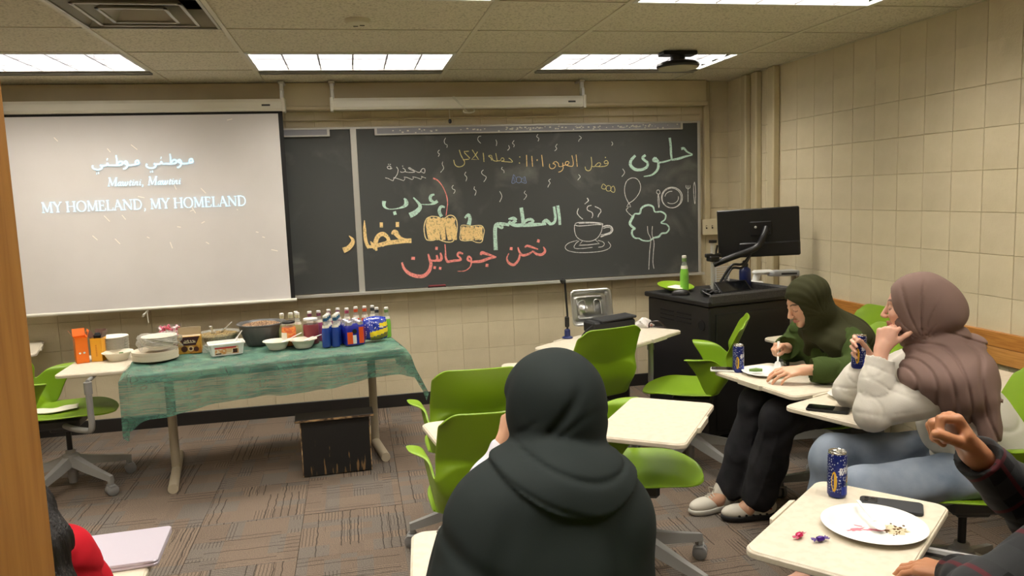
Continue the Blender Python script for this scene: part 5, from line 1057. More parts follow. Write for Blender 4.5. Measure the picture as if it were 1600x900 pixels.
# things on the lectern
NAVY = mat('navy enamel', srgb(22, 36, 92), .3, coat=.3)
bt = empty('water_bottle', lw(.56, .36, ZL+.002)); tag(bt, 'navy blue metal water bottle with a black loop cap on the lectern', 'bottle')
MB().lathe([(0, 0), (.035, 0), (.037, .004), (.037, .105), (.034, .118), (.022, .130), (.018, .136)], 28).build('bottle_body', NAVY, bt)
MB().lathe([(.018, .134), (.020, .138), (.020, .152), (.016, .156), (0, .156)], 20).tube(catmull([(-.014, 0, .152), (-.012, 0, .170), (.012, 0, .170), (.014, 0, .152)], 5), .004).build('cap', BKP, bt)
thing1('small_lid', MB().lathe([(0, 0), (.045, 0), (.048, .006), (.046, .010), (0, .012)], 24), ALUD, 'flat grey lid lying right of the navy bottle', 'lid', lw(.52, .52, ZL))
tbm = MB().box(-.115, .115, -.008, .004, 0, .085, c=.004); tb_ = empty('touch_panel', lw(.34, .17, ZL+.002), LA+R(-4)); tag(tb_, 'black tilted touch panel on the lectern top under the monitor', 'touch panel')
MB().box(-.115, .115, -.008, .004, 0, .10, TR(0, 0, .004, rx=R(-52)), c=.004).build('panel', BKP, tb_); MB().prism([(0, 0), (.07, 0), (.055, .055)], -.10, .10, TR(0, 0, .001, rx=PI/2, rz=PI/2), c=.002).build('wedge_base', BKP, tb_); MB().box(-.10, .10, -.0092, -.008, .01, .09, TR(0, 0, .004, rx=R(-52))).build('screen_face', mat('dark glass', srgb(12, 13, 16), .08), tb_)
ms = MB(); rows = [[(.034*math.cos(a)*c_, .056*math.sin(a)*c_, .034*s_) for a in [2*PI*j/24 for j in range(24)]] for c_, s_ in ((1, 0), (1, .25), (.93, .6), (.7, .88), (.35, 1), (.01, 1.02))]; ms.grid(rows, closeu=True)
thing1('computer_mouse', ms, BKP, 'black computer mouse at the left corner of the lectern', 'mouse', lw(.05, .34, ZL), R(70))
pd = MB(); rr = random.Random(9); ptsc = [(.10+.10*rr.random(), .14+.14*rr.random(), ZL+.008+.035*rr.random()) for _ in range(26)]; pd.tube(catmull([lw(*p) for p in ptsc], 4), .0055, 8)
o = pd.build('cable_heap', BKP, None); tag(o, 'tangled heap of black cable beside the mouse', 'cable')
gp = empty('green_plate', lw(.14, .52, ZL+.004), R(20)); tag(gp, 'lime green plate with a white napkin behind the cable heap', 'plate')
MB().lathe([(0, 0), (.08, 0), (.088, .004), (.115, .018), (.115, .021), (.086, .008), (0, .004)], 36, TR(0, 0, .012, rx=.16)).build('plate_rim', GREEN, gp)
MB().box(-.06, .05, -.05, .045, .014, .022, TR(0, -.02, .004, rx=.1, rz=.3), c=.003).build('napkin', PAPER, gp)
wc = empty('wire_rack', lw(.20, .66, 0)); wc.location = (2.34, -1.245, ZL); tag(wc, 'small white slotted rack seen between the monitor arm and the navy bottle', 'rack')
MB().box(-.055, .055, -.004, .004, 0, .012).box(-.055, -.049, -.004, .004, 0, .13).box(.049, .055, -.004, .004, 0, .13).box(-.055, .055, -.004, .004, .124, .13).build('frame', PLW, wc, False)
for k in range(7): MB().box(-.05, .05, -.003, .003, .022+.015*k, .027+.015*k).build('slat', PLW, wc, False)
MB().box(-.055, .055, .0, .06, 0, .004).build('foot', PLW, wc, False)
wc.rotation_euler = (0, 0, R(12))
# document camera
DG = mat('light grey device plastic', srgb(176, 178, 180), .4)
dc = empty('document_camera', lw(.545, .545, ZL)); dc.location = (2.56, -1.30, ZL+.001); tag(dc, 'grey and white document camera reaching out beyond the lectern towards the right wall', 'document camera')
MB().box(-.08, .02, -.05, .05, 0, .03, c=.008).build('base', PLW, dc); MB().tube([(-.02, 0, .02), (.0, 0, .075)], .022, 14).build('column', PLW, dc)
MB().box(-.03, .10, -.035, .035, .07, .098, TR(0, 0, 0, rz=R(-8)), c=.012).build('joint_block', PLW, dc)
m = MB(); m.prism(rrect(.06, .34, -.045, .045, .043, 8), .058, .092, TR(0, 0, 0, rz=R(-12)), c=.008); m.build('camera_head', DG, dc); MB().box(.14, .24, -.0465, -.044, .068, .080, TR(0, 0, 0, rz=R(-12))).build('recess', DGREY, dc, False)
# the whole lectern group is 7.8 % larger than first drawn and stands a little nearer the board
A0, A1, KL = Vector((1.955, -1.85, .946)), Vector((2.108, -1.534, .8956)), 1.078
for o in list(COL.objects):
    if o.parent is None and ('lectern' in o.get('label', '') or o.name.split('.')[0] in ('lectern', 'monitor', 'water_bottle', 'small_lid', 'touch_panel', 'computer_mouse', 'cable_heap', 'green_plate', 'wire_rack', 'document_camera')) and o.name.split('.')[0] != 'desk_chair':
        o.location = A1+(o.location-A0)*KL; o.scale = o.scale*KL
# ================================================================ DESK THINGS BY THE BOARD
mc = empty('gooseneck_microphone', (1.262, -1.33, .6965)); tag(mc, 'thin black gooseneck microphone stand on the desktop below the chalkboard', 'microphone')
MB().lathe([(0, 0), (.033, 0), (.034, .006), (.018, .014), (.018, .05), (.012, .058), (0, .058)], 24).build('base', NAVY, mc)
MB().tube(catmull([(0, 0, .05), (.004, 0, .12), (-.002, 0, .25), (-.008, 0, .35)], 6), .0065, 10).build('gooseneck', BKP, mc); MB().lathe([(0, 0), (.016, .004), (.018, .016), (.012, .030), (0, .034)], 16, TR(-.010, 0, .345, ry=-.7)).build('microphone_head', BKP, mc)
MB().lathe([(.011, .07), (.014, .075), (.014, .13), (.010, .135)], 16, cap=False).build('grip', BKP, mc)
FOIL = mat('crinkled aluminium foil', srgb(196, 196, 194), .32, metal=1, bump=(38, .35, .006))
tr_ = empty('foil_tray', (1.455, -1.235, .70), R(3)); tag(tr_, 'empty aluminium foil tray standing on its side behind the black case', 'tray')
def rr3(w, h, z, r=.03): return [(x, y, z) for x, y in rrect(-w, w, -h, h, r, 5)]
m = MB(); m.grid([rr3(.138, .115, 0), rr3(.132, .108, .002), rr3(.125, .10, -.003, .028), rr3(.112, .088, -.045, .026), rr3(.095, .072, -.045, .02), rr3(.09, .067, -.041, .02)], closeu=True); q = rr3(.09, .067, -.041, .02); m.add(q, [tuple(range(len(q)))])
o = m.build('tray_body', FOIL, tr_, True, 50); o.rotation_euler = (R(78), 0, 0); o.location = (0, 0, .165); md = o.modifiers.new('t', 'SOLIDIFY'); md.thickness = .0012
m = MB()
for s in (-1, 1): m.tube(catmull([(s*.075, -.045, -.040), (s*.075, .03, -.040), (s*.055, .048, -.040), (s*.03, .040, -.040), (s*.03, -.03, -.040)], 5), .004, 8)
o = m.build('pressed_rib', FOIL, tr_); o.rotation_euler = (R(78), 0, 0); o.location = (0, 0, .165)
bx = empty('black_case', (1.53, -1.345, .7245), R(12)); tag(bx, 'black zipped equipment case lying behind the tall green chair back', 'case')
FAB = mat('black nylon', srgb(18, 18, 20), .7)
MB().box(-.15, .15, -.07, .07, .0, .075, c=.012).build('case_body', FAB, bx); MB().box(-.10, .16, -.075, .06, .072, .088, TR(0, 0, 0, ry=-.05), c=.006).build('case_flap', FAB, bx)
MB().tube(catmull([(-.14, -.05, .06), (-.19, -.05, .03), (-.21, -.03, -.004)], 5), .005).build('strap', FAB, bx)
pb = MB(); rows = [[((.062+.012*math.sin(3*a+i*1.7))*(1-(i/7)**2*.8)*math.cos(a), (.04+.008*math.sin(4*a+i))*(1-(i/7)**2*.8)*math.sin(a), .062*i/7) for a in [2*PI*j/28 for j in range(28)]] for i in range(8)]; pb.grid(rows, closeu=True); pb.add(rows[-1], [tuple(range(28))])
t = thing1('plastic_bag', pb, mat('white printed bag', srgb(216, 210, 204), .35, noise=(34, srgb(196, 120, 110), .60, .66), bump=(40, .6, .01)), 'small crumpled white plastic bag with red print beside the lectern', 'bag', (1.775, -1.30, .7245))
m = MB(); m.tube(catmull([(-.05, 0, .004), (-.045, 0, .035), (0, 0, .045), (.03, 0, .03), (.05, 0, .004)], 5), .0045, 8).tube([(.05, 0, .006), (-.05, .02, .006)], .0035, 8)
t = thing1('sunglasses', m, mat('dark brown acetate', srgb(40, 24, 20), .3), 'dark curved glasses frame between the white bag and the lectern', 'glasses', (1.835, -1.37, .7245), R(-20), 'frame')
TOTE = mat('dark blue nylon', srgb(14, 24, 74), .55, bump=(20, .4, .01)); tt = empty('storage_tote', (1.62, -.72, 0), R(8)); tag(tt, 'dark blue fabric tote on a black crate under the desktops by the board', 'tote')
MB().box(-.20, .20, -.17, .17, .02, .29, c=.02).build('crate', BKP, tt); MB().box(-.21, .21, -.18, .18, .29, .50, c=.04).build('tote_body', TOTE, tt); MB().box(-.212, .212, -.184, -.178, .30, .306).build('piping', mat('pale blue piping', srgb(60, 80, 150), .5), tt, False)
# ================================================================ THINGS ON THE FRONT DESKTOPS
def can_mat():
    m = mat('printed navy can', srgb(18, 30, 88), .28, metal=.35); nt = m.node_tree; b = nt.nodes['Principled BSDF']
    tc = noden(m, 'ShaderNodeTexCoord'); v = noden(m, 'ShaderNodeTexVoronoi'); v.inputs['Scale'].default_value = 185; v.inputs['Randomness'].default_value = .55
    mp = noden(m, 'ShaderNodeMapping'); mp.inputs['Scale'].default_value = (1, 1, .62); mp.inputs['Rotation'].default_value = (0, 0, 0)
    r = noden(m, 'ShaderNodeMapRange'); r.inputs[1].default_value = .22; r.inputs[2].default_value = .30; r.inputs[3].default_value = 1; r.inputs[4].default_value = 0
    s = noden(m, 'ShaderNodeSeparateXYZ'); g = noden(m, 'ShaderNodeMapRange'); g.inputs[1].default_value = .016; g.inputs[2].default_value = .030
    mu = noden(m, 'ShaderNodeMath', operation='MULTIPLY'); x = noden(m, 'ShaderNodeMix', data_type='RGBA'); x.inputs[6].default_value = srgb(22, 36, 112); x.inputs[7].default_value = srgb(205, 212, 228)
    nt.links.new(tc.outputs['Object'], mp.inputs[0]); nt.links.new(mp.outputs[0], v.inputs['Vector']); nt.links.new(v.outputs['Distance'], r.inputs[0]); nt.links.new(tc.outputs['Object'], s.inputs[0]); nt.links.new(s.outputs[2], g.inputs[0])
    nt.links.new(r.outputs[0], mu.inputs[0]); nt.links.new(g.outputs[0], mu.inputs[1]); nt.links.new(mu.outputs[0], x.inputs[0]); nt.links.new(x.outputs[2], b.inputs['Base Color']); return m
CANM = can_mat(); CANT = mat('bright can metal', srgb(205, 203, 198), .25, metal=1); FRY = mat('yellow fruit print', srgb(214, 168, 40), .35); FRG = mat('green leaf print', srgb(96, 130, 50), .35); LTW = mat('silver lettering', srgb(222, 222, 226), .35); CBL = mat('blue can panel', srgb(52, 70, 170), .35, metal=.3)
RC = .0265
def wrapc(m, off):
    """bend a flat print (x along, z up) round the can"""
    m.v = [((RC+off)*math.sin(x/RC), -(RC+off)*math.cos(x/RC), z) for x, y, z in m.v]; return m
def can_proto():
    t = empty('drink_can')
    MB().lathe([(.0, .003), (.017, .003), (.020, .0), (.0235, .003), (RC, .009), (RC, .122), (.0245, .128)], 40, cap=False).build('can_body', CANM, t, True, 50)
    MB().lathe([(.0245, .128), (.0235, .1305), (.0245, .133), (.0238, .1342), (.0222, .132), (.0215, .130), (0, .130)], 36, cap=False).build('rim', CANT, t, True, 50)
    m = MB().box(-.0035, .0035, -.010, .010, .1310, .1325, c=.0005).box(-.007, .007, -.012, -.002, .1312, .1322, c=.0005); m.build('pull_tab', CANT, t, False)
    MB().lathe([(0, .1303), (.006, .1303), (0, .1308)], 12, TR(0, .012, 0), cap=False).build('opening', DARK, t)
    for text, dx, dz, h in (('RANI', -.020, .070, .020),):
        m = MB(); x = dx
        for c in text:
            a, st = LET[c]
            for p, w_ in st:
                P = [(x+px*h*.62, dz+pz*h+(x-dx)*.35) for px, pz in p]
                ribbon(m, P, [max(.16, w_*1.6)*h*.8], 0, 1 if len(P) == 2 else 4)
            x += (a if c != 'I' else .45)*h*.62
        if True: wrapc(m, .0004).build('lettering', LTW, t, False)
    m = MB(); 
    for (cx_, cz_, rx_, rz_, mt_) in ((.009, .055, .008, .010, 0), (.016, .062, .006, .006, 0), (.008, .040, .007, .006, 1), (-.034, .05, .008, .03, 0)):
        P = [(cx_+rx_*math.cos(a), 0, cz_+rz_*math.sin(a)) for a in np.linspace(0, 2*PI, 15)[:-1]]; m.cur = mt_; m.add(P, [tuple(range(14))])
    wrapc(m, .00025).build('fruit_print', [FRY, FRG], t, False)
    m = MB(); m.grid([[(-.014+.024*j/8, 0, z) for j in range(9)] for z in (.012, .036)]); wrapc(m, .00022).build('text_panel', CBL, t, False)
    return t
cp_ = can_proto(); cp_.location = (1.313, -3.992, .7005); cp_.rotation_euler = (0, 0, R(22)); tag(cp_, 'navy drink can standing by the plate on the nearest desktop', 'can', 'navy drink cans')
c_ = copy_tree(cp_); c_.location = (1.785, -2.515, .7005); c_.rotation_euler = (0, 0, R(38)); tag(c_, 'navy drink can on the desktop in front of the olive headscarf', 'can')
CANH = copy_tree(cp_); tag(CANH, 'navy drink can held up by the person in the mauve headscarf', 'can')
def plate(x, y, z, r, label, extra=None):
    t = empty('paper_plate', (x, y, z)); tag(t, label, 'plate')
    MB().lathe([(0, .0006), (r*.66, .0006), (r*.72, .004), (r*.82, .012), (r*.97, .017), (r, .015), (r*.985, .0135), (r*.83, .009), (r*.70, .0), (0, 0)], 56, cap=False).build('plate_body', PLW if extra else PAPER, t, True, 60); return t
p1 = plate(1.272, -4.208, .7015, .128, 'used white paper plate with pink smears on the nearest desktop', 1)
PSM = mat('pink smear', srgb(226, 120, 140), .4, alpha=.75); BSM = mat('oily food traces', srgb(206, 192, 160), .4, noise=(90, srgb(150, 132, 92), .55, .62)); 
def blob(cx_, cy_, rx_, ry_, z, seed, n=22, rot=0):
    rr = random.Random(seed); P = []
    for k in range(n): a = 2*PI*k/n; f = rr.uniform(.55, 1.1); x, y = rx_*f*math.cos(a), ry_*f*math.sin(a); P.append((cx_+x*math.cos(rot)-y*math.sin(rot), cy_+x*math.sin(rot)+y*math.cos(rot), z))
    return MB().add(P+[(cx_, cy_, z)], [(k, (k+1) % n, n) for k in range(n)])
blob(-.048, .004, .030, .010, .0012, 1).build('pink_sauce_smear', PSM, p1, False); blob(-.028, .020, .018, .004, .0013, 2, rot=-.9).build('pink_sauce_smear', PSM, p1, False); blob(.0, -.012, .040, .009, .0011, 3, rot=-.3).build('pink_sauce_smear', PSM, p1, False)
tag(blob(.045, -.025, .045, .030, .0010, 4, rot=-.5).build('food_trace', BSM, p1, False), kind='stuff')
CRM = mat('brown crumbs', srgb(110, 80, 46), .7); m = MB(); rr = random.Random(11)
for _ in range(26): x, y = rr.gauss(.045, .022), rr.gauss(-.03, .018); s = rr.uniform(.0008, .003); m.box(x-s, x+s, y-s, y+s, .001, .001+s, TR())
tag(m.build('crumb', CRM, p1, False), kind='stuff')
p2 = plate(1.885, -2.595, .7015, .112, 'white paper plate with a pickle in front of the olive headscarf', 1)
PKL = mat('green pickle', srgb(96, 128, 52), .4); m = MB(); m.tube([(-.075, .022, .018), (-.045, .010, .020), (-.02, -.004, .020)], [.006, .010, .007], 12); m.build('pickle', PKL, p2)
p3 = plate(1.975, -3.085, .7015, .075, 'small white plate of brown food beside the elbow in the white sweater', 1)
tag(blob(.005, .005, .035, .028, .006, 6).build('food', mat('dark brown food', srgb(84, 52, 36), .6), p3, False), kind='stuff')
def phone(x, y, z, rz, L, W, mt, label, islands=False):
    t = empty('phone', (x, y, z), rz); tag(t, label, 'phone'); m = MB(); m.prism(rrect(-L/2, L/2, -W/2, W/2, .012, 6), 0, .0095, c=.002); m.build('phone_case', mt, t); return t
PHB = mat('matte black phone', srgb(24, 24, 26), .35); PHG = mat('dark slate phone case', srgb(40, 42, 46), .55)
f1 = phone(1.402, -4.105, .7008, R(-38), .158, .080, PHG, 'black phone lying face down behind the used paper plate')
MB().prism(rrect(-.074, -.034, -.008, .034, .010, 5), .0095, .0115, c=.001).build('camera_island', BKP, f1)
for x, y in ((-.062, .022), (-.046, .022), (-.062, .004)): MB().lathe([(.0055, .0115), (.0055, .0128), (0, .0128)], 14, TR(x, y, 0)).build('lens', mat('lens glass', srgb(70, 72, 78), .1, metal=.6), f1)
f2 = phone(1.795, -3.225, .7008, R(-42), .158, .078, PHB, 'glossy black phone on the desktop beside the white sweater elbow')
MB().prism(rrect(-.076, .076, -.036, .036, .010, 5), .0095, .0100).build('screen_glass', mat('dark screen glass', srgb(8, 9, 11), .06), f2)
f3 = phone(1.745, -2.470, .7008, R(-28), .150, .074, PLW, 'white edged phone lying behind the navy can on the far desktop')
MB().prism(rrect(-.071, .071, -.033, .033, .008, 5), .0095, .0100).build('screen_glass', mat('dark screen glass two', srgb(20, 12, 14), .06), f3)
spoon('plastic_spoon', (1.300, -4.105, .730), (1.268, -4.245, .712), 'white plastic spoon resting on the used paper plate', w=.006)
# sweets
def sweet(x, y, rz, c1, c2, label):
    t = empty('wrapped_sweet', (x, y, .7012), rz); tag(t, label, 'sweet', 'wrapped sweets on the nearest desktop')
    m = MB(); rows = [[(r_*math.cos(a)*(1+.12*math.sin(5*a+i)), y_, .0075+r_*.8*math.sin(a)) for a in [2*PI*j/12 for j in range(12)]] for i, (y_, r_) in enumerate(((-.011, .003), (-.008, .007), (0, .009), (.008, .007), (.011, .003)))]
    m.grid(rows, closeu=True); m.build('sweet_body', c1, t, True, 30)
    for s in (-1, 1):
        m = MB(); m.grid([[(u*.0075*(k/2+.25), s*(.010+.006*k), .0075+.003*math.sin(u*6+k)) for u in (-1, -.5, 0, .5, 1)] for k in (0, 1, 2)]); o = m.build('wrapper_twist', c2, t, False); md = o.modifiers.new('t', 'SOLIDIFY'); md.thickness = .0005
sweet(1.062, -4.205, R(-55), mat('magenta foil', srgb(190, 30, 84), .25, metal=.4), mat('pink foil twist', srgb(220, 120, 150), .3, metal=.3), 'magenta wrapped sweet near the left corner of the nearest desktop')
sweet(1.100, -4.238, R(-85), mat('violet foil', srgb(74, 40, 130), .25, metal=.4), mat('violet twist', srgb(130, 110, 180), .3, metal=.3), 'violet wrapped sweet just right of the magenta one')
# ================================================================ PEOPLE : implicit surfaces, meshed with surface nets
def smin(a, b, k):
    h = np.maximum(k-np.abs(a-b), 0)/k; return np.minimum(a, b)-h*h*k*.25
def smax(a, b, k): return -smin(-a, -b, k)
V3 = lambda *a: np.array(a if len(a) == 3 else a[0], float)
def nrm(v): v = V3(v); return v/np.linalg.norm(v)
def cap(P, a, b, ra, rb):
    a, b = V3(a), V3(b); ab = b-a; L2 = ab@ab; t = np.clip(((P-a)@ab)/L2, 0, 1) if L2 > 1e-12 else np.zeros(len(P))
    return np.linalg.norm(P-a-t[:, None]*ab, axis=1)-(ra+(rb-ra)*t)
def ell(P, c, r, Rm=None):
    q = P-V3(c)
    if Rm is not None: q = q@Rm            # columns of Rm = local axes
    r = V3(r); k0 = np.linalg.norm(q/r, axis=1); k1 = np.linalg.norm(q/(r*r), axis=1)
    return k0*(k0-1)/np.maximum(k1, 1e-6)
def rbox(P, c, h, Rm=None, rd=.01):
    q = P-V3(c)
    if Rm is not None: q = q@Rm
    q = np.abs(q)-(V3(h)-rd); return np.linalg.norm(np.maximum(q, 0), axis=1)+np.minimum(q.max(1), 0)-rd
def frame(fwd, up=(0, 0, 1)):
    """local axes as columns: x right, y forward, z up"""
    y = nrm(fwd); x = nrm(np.cross(y, up)); z = np.cross(x, y); return np.stack([x, y, z], 1)
def az(deg, pitch=0, roll=0):
    a, p = R(deg), R(pitch); f = V3(math.cos(a)*math.cos(p), math.sin(a)*math.cos(p), -math.sin(p)); F = frame(f)
    if roll: c, s = math.cos(R(roll)), math.sin(R(roll)); x, z = F[:, 0].copy(), F[:, 2].copy(); F[:, 0] = c*x+s*z; F[:, 2] = -s*x+c*z
    return F
def polygonize(f, lo, hi, h, B=6):
    lo, hi = V3(lo), V3(hi); nb = np.ceil((hi-lo)/(h*B)).astype(int); N = nb*B
    ax = [lo[i]+h*B*(np.arange(nb[i])+.5) for i in range(3)]
    cc = np.stack(np.meshgrid(*ax, indexing='ij'), -1).reshape(-1, 3)
    d = f(cc); D = np.repeat(np.repeat(np.repeat(np.where(d > 0, 1., -1.).astype(np.float32).reshape(nb), B, 0), B, 1), B, 2)
    act = np.argwhere(np.abs(d).reshape(nb) < h*B*1.35)
    off = np.stack(np.meshgrid(*[np.arange(B)]*3, indexing='ij'), -1).reshape(-1, 3)
    for s in range(0, len(act), 1500):
        idx = (act[s:s+1500][:, None, :]*B+off[None]).reshape(-1, 3)
        D[idx[:, 0], idx[:, 1], idx[:, 2]] = f(lo+h*(idx+.5)).astype(np.float32)
    S = D < 0
    c8 = [S[i:N[0]-1+i, j:N[1]-1+j, k:N[2]-1+k] for i in (0, 1) for j in (0, 1) for k in (0, 1)]
    an = c8[0].copy(); al = c8[0].copy()
    for c in c8[1:]: an |= c; al &= c
    cell = an & ~al; ci = np.argwhere(cell); vid = np.full(cell.shape, -1, np.int32); vid[cell] = np.arange(len(ci))
    acc = np.zeros((len(ci), 3)); cnt = np.zeros(len(ci))
    cor = [(i, j, k) for i in (0, 1) for j in (0, 1) for k in (0, 1)]
    val = {c: D[ci[:, 0]+c[0], ci[:, 1]+c[1], ci[:, 2]+c[2]].astype(float) for c in cor}
    for a in cor:
        for ax_ in range(3):
            if a[ax_]: continue
            b = tuple(1 if q == ax_ else a[q] for q in range(3)); va, vb = val[a], val[b]; m = (va < 0) != (vb < 0)
            t = np.where(m, va/np.where(m, va-vb, 1), 0); p = np.tile(np.array(a, float), (len(ci), 1)); p[:, ax_] += t
            acc += p*m[:, None]; cnt += m
    vert = lo+h*(ci+.5+acc/cnt[:, None]); faces = []
    for ax_ in range(3):
        sl0 = [slice(None)]*3; sl1 = [slice(None)]*3; sl0[ax_] = slice(0, N[ax_]-1); sl1[ax_] = slice(1, N[ax_])
        A, Bq = S[tuple(sl0)], S[tuple(sl1)]; e = np.argwhere(A != Bq); u, v = (ax_+1) % 3, (ax_+2) % 3
        e = e[(e[:, u] > 0) & (e[:, v] > 0) & (e[:, u] < N[u]-1) & (e[:, v] < N[v]-1)]
        def g(du, dv):
            q = e.copy(); q[:, u] -= du; q[:, v] -= dv; return vid[q[:, 0], q[:, 1], q[:, 2]]
        F = np.stack([g(1, 1), g(0, 1), g(0, 0), g(1, 0)], 1); flip = ~A[e[:, 0], e[:, 1], e[:, 2]]; F[flip] = F[flip][:, ::-1]; faces.append(F[(F >= 0).all(1)])
    return vert, np.concatenate(faces)
def sdf_obj(name, f, lo, hi, h, mt, parent, origin, color=None, smooth_it=1):
    v, F = polygonize(f, lo, hi, h)
    v = v-V3(origin)
    me = bpy.data.meshes.new(name); me.vertices.add(len(v)); me.vertices.foreach_set('co', v.astype(np.float32).ravel())
    me.loops.add(F.size); me.loops.foreach_set('vertex_index', F.ravel().astype(np.int32)); me.polygons.add(len(F))
    me.polygons.foreach_set('loop_start', np.arange(0, F.size, 4, dtype=np.int32)); me.update(calc_edges=True); me.validate()
    me.polygons.foreach_set('use_smooth', np.ones(len(me.polygons), bool)); me.materials.append(mt)
    if color is not None:
        a = me.color_attributes.new('Tint', 'FLOAT_COLOR', 'POINT'); c = np.ones((len(v), 4), np.float32); c[:, :3] = color(v+V3(origin)); a.data.foreach_set('color', c.ravel())
    me.update(); return link(name, me, parent)
def skin_mat(name):
    m = mat(name, (.5, .3, .2, 1), .48, sss=.12, bump=(300, .15, .0006)); nt = m.node_tree; a = noden(m, 'ShaderNodeVertexColor'); a.layer_name = 'Tint'; nt.links.new(a.outputs[0], nt.nodes['Principled BSDF'].inputs['Base Color']); return m
# ---------------------------------------------------------------- anatomy
def hand_parts(W, D, N, T, s=1.0, curl=((25, 30, 20),)*4, spread=.9, thumb=(.7, .6, .35), tcurl=.25):
    """W wrist, D towards the knuckles, N out of the palm, T towards the thumb. returns [palm group, finger groups..., thumb group]"""
    W, D, N, T = V3(W), nrm(D), nrm(N), nrm(T); s *= .92; G = []
    K = [W+s*(D*(.088-.004*abs(i-1)-.006*(i == 3))+T*(.030-.0205*i)) for i in range(4)]
    G.append([(W+s*(T*(.014-.009*i)), K[i], .0155*s, .0115*s) for i in range(4)]+[(W-D*.01*s, W+D*.02*s, .021*s, .021*s), (W+s*(T*.020+D*.02+N*.006), W+s*(T*.034+D*.050+N*.008), .014*s, .011*s)])
    LL = [(.040, .024, .019), (.044, .028, .020), (.041, .026, .020), (.032, .019, .018)]; RR = [.0092, .0094, .0088, .0078]
    for i in range(4):
        c = curl[i % len(curl)]; d = nrm(D+T*.10*spread*(1.2-i)); p = K[i]; ang = 0; g = []; r = RR[i]*s
        for L, a in zip(LL[i], c):
            ang += R(a); q = p+s*L*(math.cos(ang)*d+math.sin(ang)*N); g.append((p, q, r, r*.93)); p, r = q, r*.93
        G.append(g)
    p = W+s*(D*.022+T*.022+N*.006); d = nrm(T*thumb[0]+D*thumb[1]+N*thumb[2]); g = []; r = .0125*s
    for i, L in enumerate((.042, .032, .026)):
        q = p+s*L*d; g.append((p, q, r, r*.9)); p, r = q, r*.9; d = nrm(d+(D*.55+N*.5-T*.35)*tcurl*(i+1)) if tcurl else d
    G.append(g); return G
def eval_hand(P, G):
    d = None
    for c in G[0]: e = cap(P, *c); d = e if d is None else smin(d, e, .012)
    for g in G[1:]:
        e = None
        for c in g: q = cap(P, *c); e = q if e is None else smin(e, q, .004)
        d = smin(d, e, .0045)
    return d
def head_sdf(P, c, F, s=1.0, male=False):
    q = ((P-V3(c))@F)/s; qa = q.copy(); qa[:, 0] = np.abs(qa[:, 0])
    d = ell(q, (0, -.012, .030), (.073, .093, .086)); d = smin(d, ell(q, (0, .030, -.028), (.056, .058, .080)), .03)
    d = smin(d, ell(q, (0, .070, -.092), (.020, .018, .018)), .025)
    d = smin(d, ell(qa, (.036, .058, -.026), (.026, .026, .028)), .02)
    d = smin(d, cap(qa, (0, .080, .020), (.036, .070, .022), .010, .010), .012)
    d = smax(d, -ell(qa, (.031, .100, .001), (.019, .018, .014)), .014)
    d = smin(d, ell(qa, (.031, .073, .0), (.0150, .0135, .0125)), .003)
    d = smin(d, cap(q, (0, .086, .008), (0, .109, -.032), .0075, .0095), .009); d = smin(d, ell(qa, (.010, .099, -.036), (.0075, .010, .0075)), .006)
    d = smin(d, cap(qa, (0, .0935, -.0590), (.019, .084, -.0625), .0060, .003), .004); d = smin(d, cap(qa, (0, .0915, -.0695), (.016, .083, -.067), .0068, .003), .004)
    d = smax(d, -cap(qa, (0, .1015, -.0638), (.020, .091, -.0638), .0016, .0012), .003)
    d = smin(d, ell(qa, (.074, -.012, -.012), (.008, .018, .030)), .006)
    return d*s
def head_tint(P, c, F, s, base, lip, brow):
    q = ((P-V3(c))@F)/s; x, y, z = np.abs(q[:, 0]), q[:, 1], q[:, 2]; C = np.tile(V3(base), (len(P), 1))
    def mixc(m, col): C[:] = C*(1-m[:, None])+V3(col)*m[:, None]
    near = (np.linalg.norm(q, axis=1) < .16)*1.
    g = lambda u, a, b: np.clip((b-u)/(b-a), 0, 1)
    cheek = np.exp(-((x-.038)/.02)**2-((z+.03)/.02)**2)*(y > .04)*near*.25; mixc(cheek, V3(base)*V3(1.05, .72, .68))
    lipm = g(np.abs(z+.0645)-.0078*(1-(x/.024)**2), 0, .0022)*(x < .024)*(y > .07)*near; mixc(lipm*.85, lip)
    bz = .0245+.006*np.clip(1-((x-.034)/.02)**2, -1, 1); bm = g(np.abs(z-bz), .0022, .0048)*((x > .012) & (x < .052))*(y > .04)*near; mixc(bm*.9, brow)
    ez = -.0035-.0035*(1-((x-.031)/.014)**2); em = g(np.abs(z-ez), .0009, .0026)*((x > .016) & (x < .047))*(y > .05)*near; mixc(em*.92, V3(brow)*.6)
    return C
def chain(P, pts, rs, k=.03):
    d = None
    for i in range(len(pts)-1): e = cap(P, pts[i], pts[i+1], rs[i], rs[i+1]); d = e if d is None else smin(d, e, k)
    return d
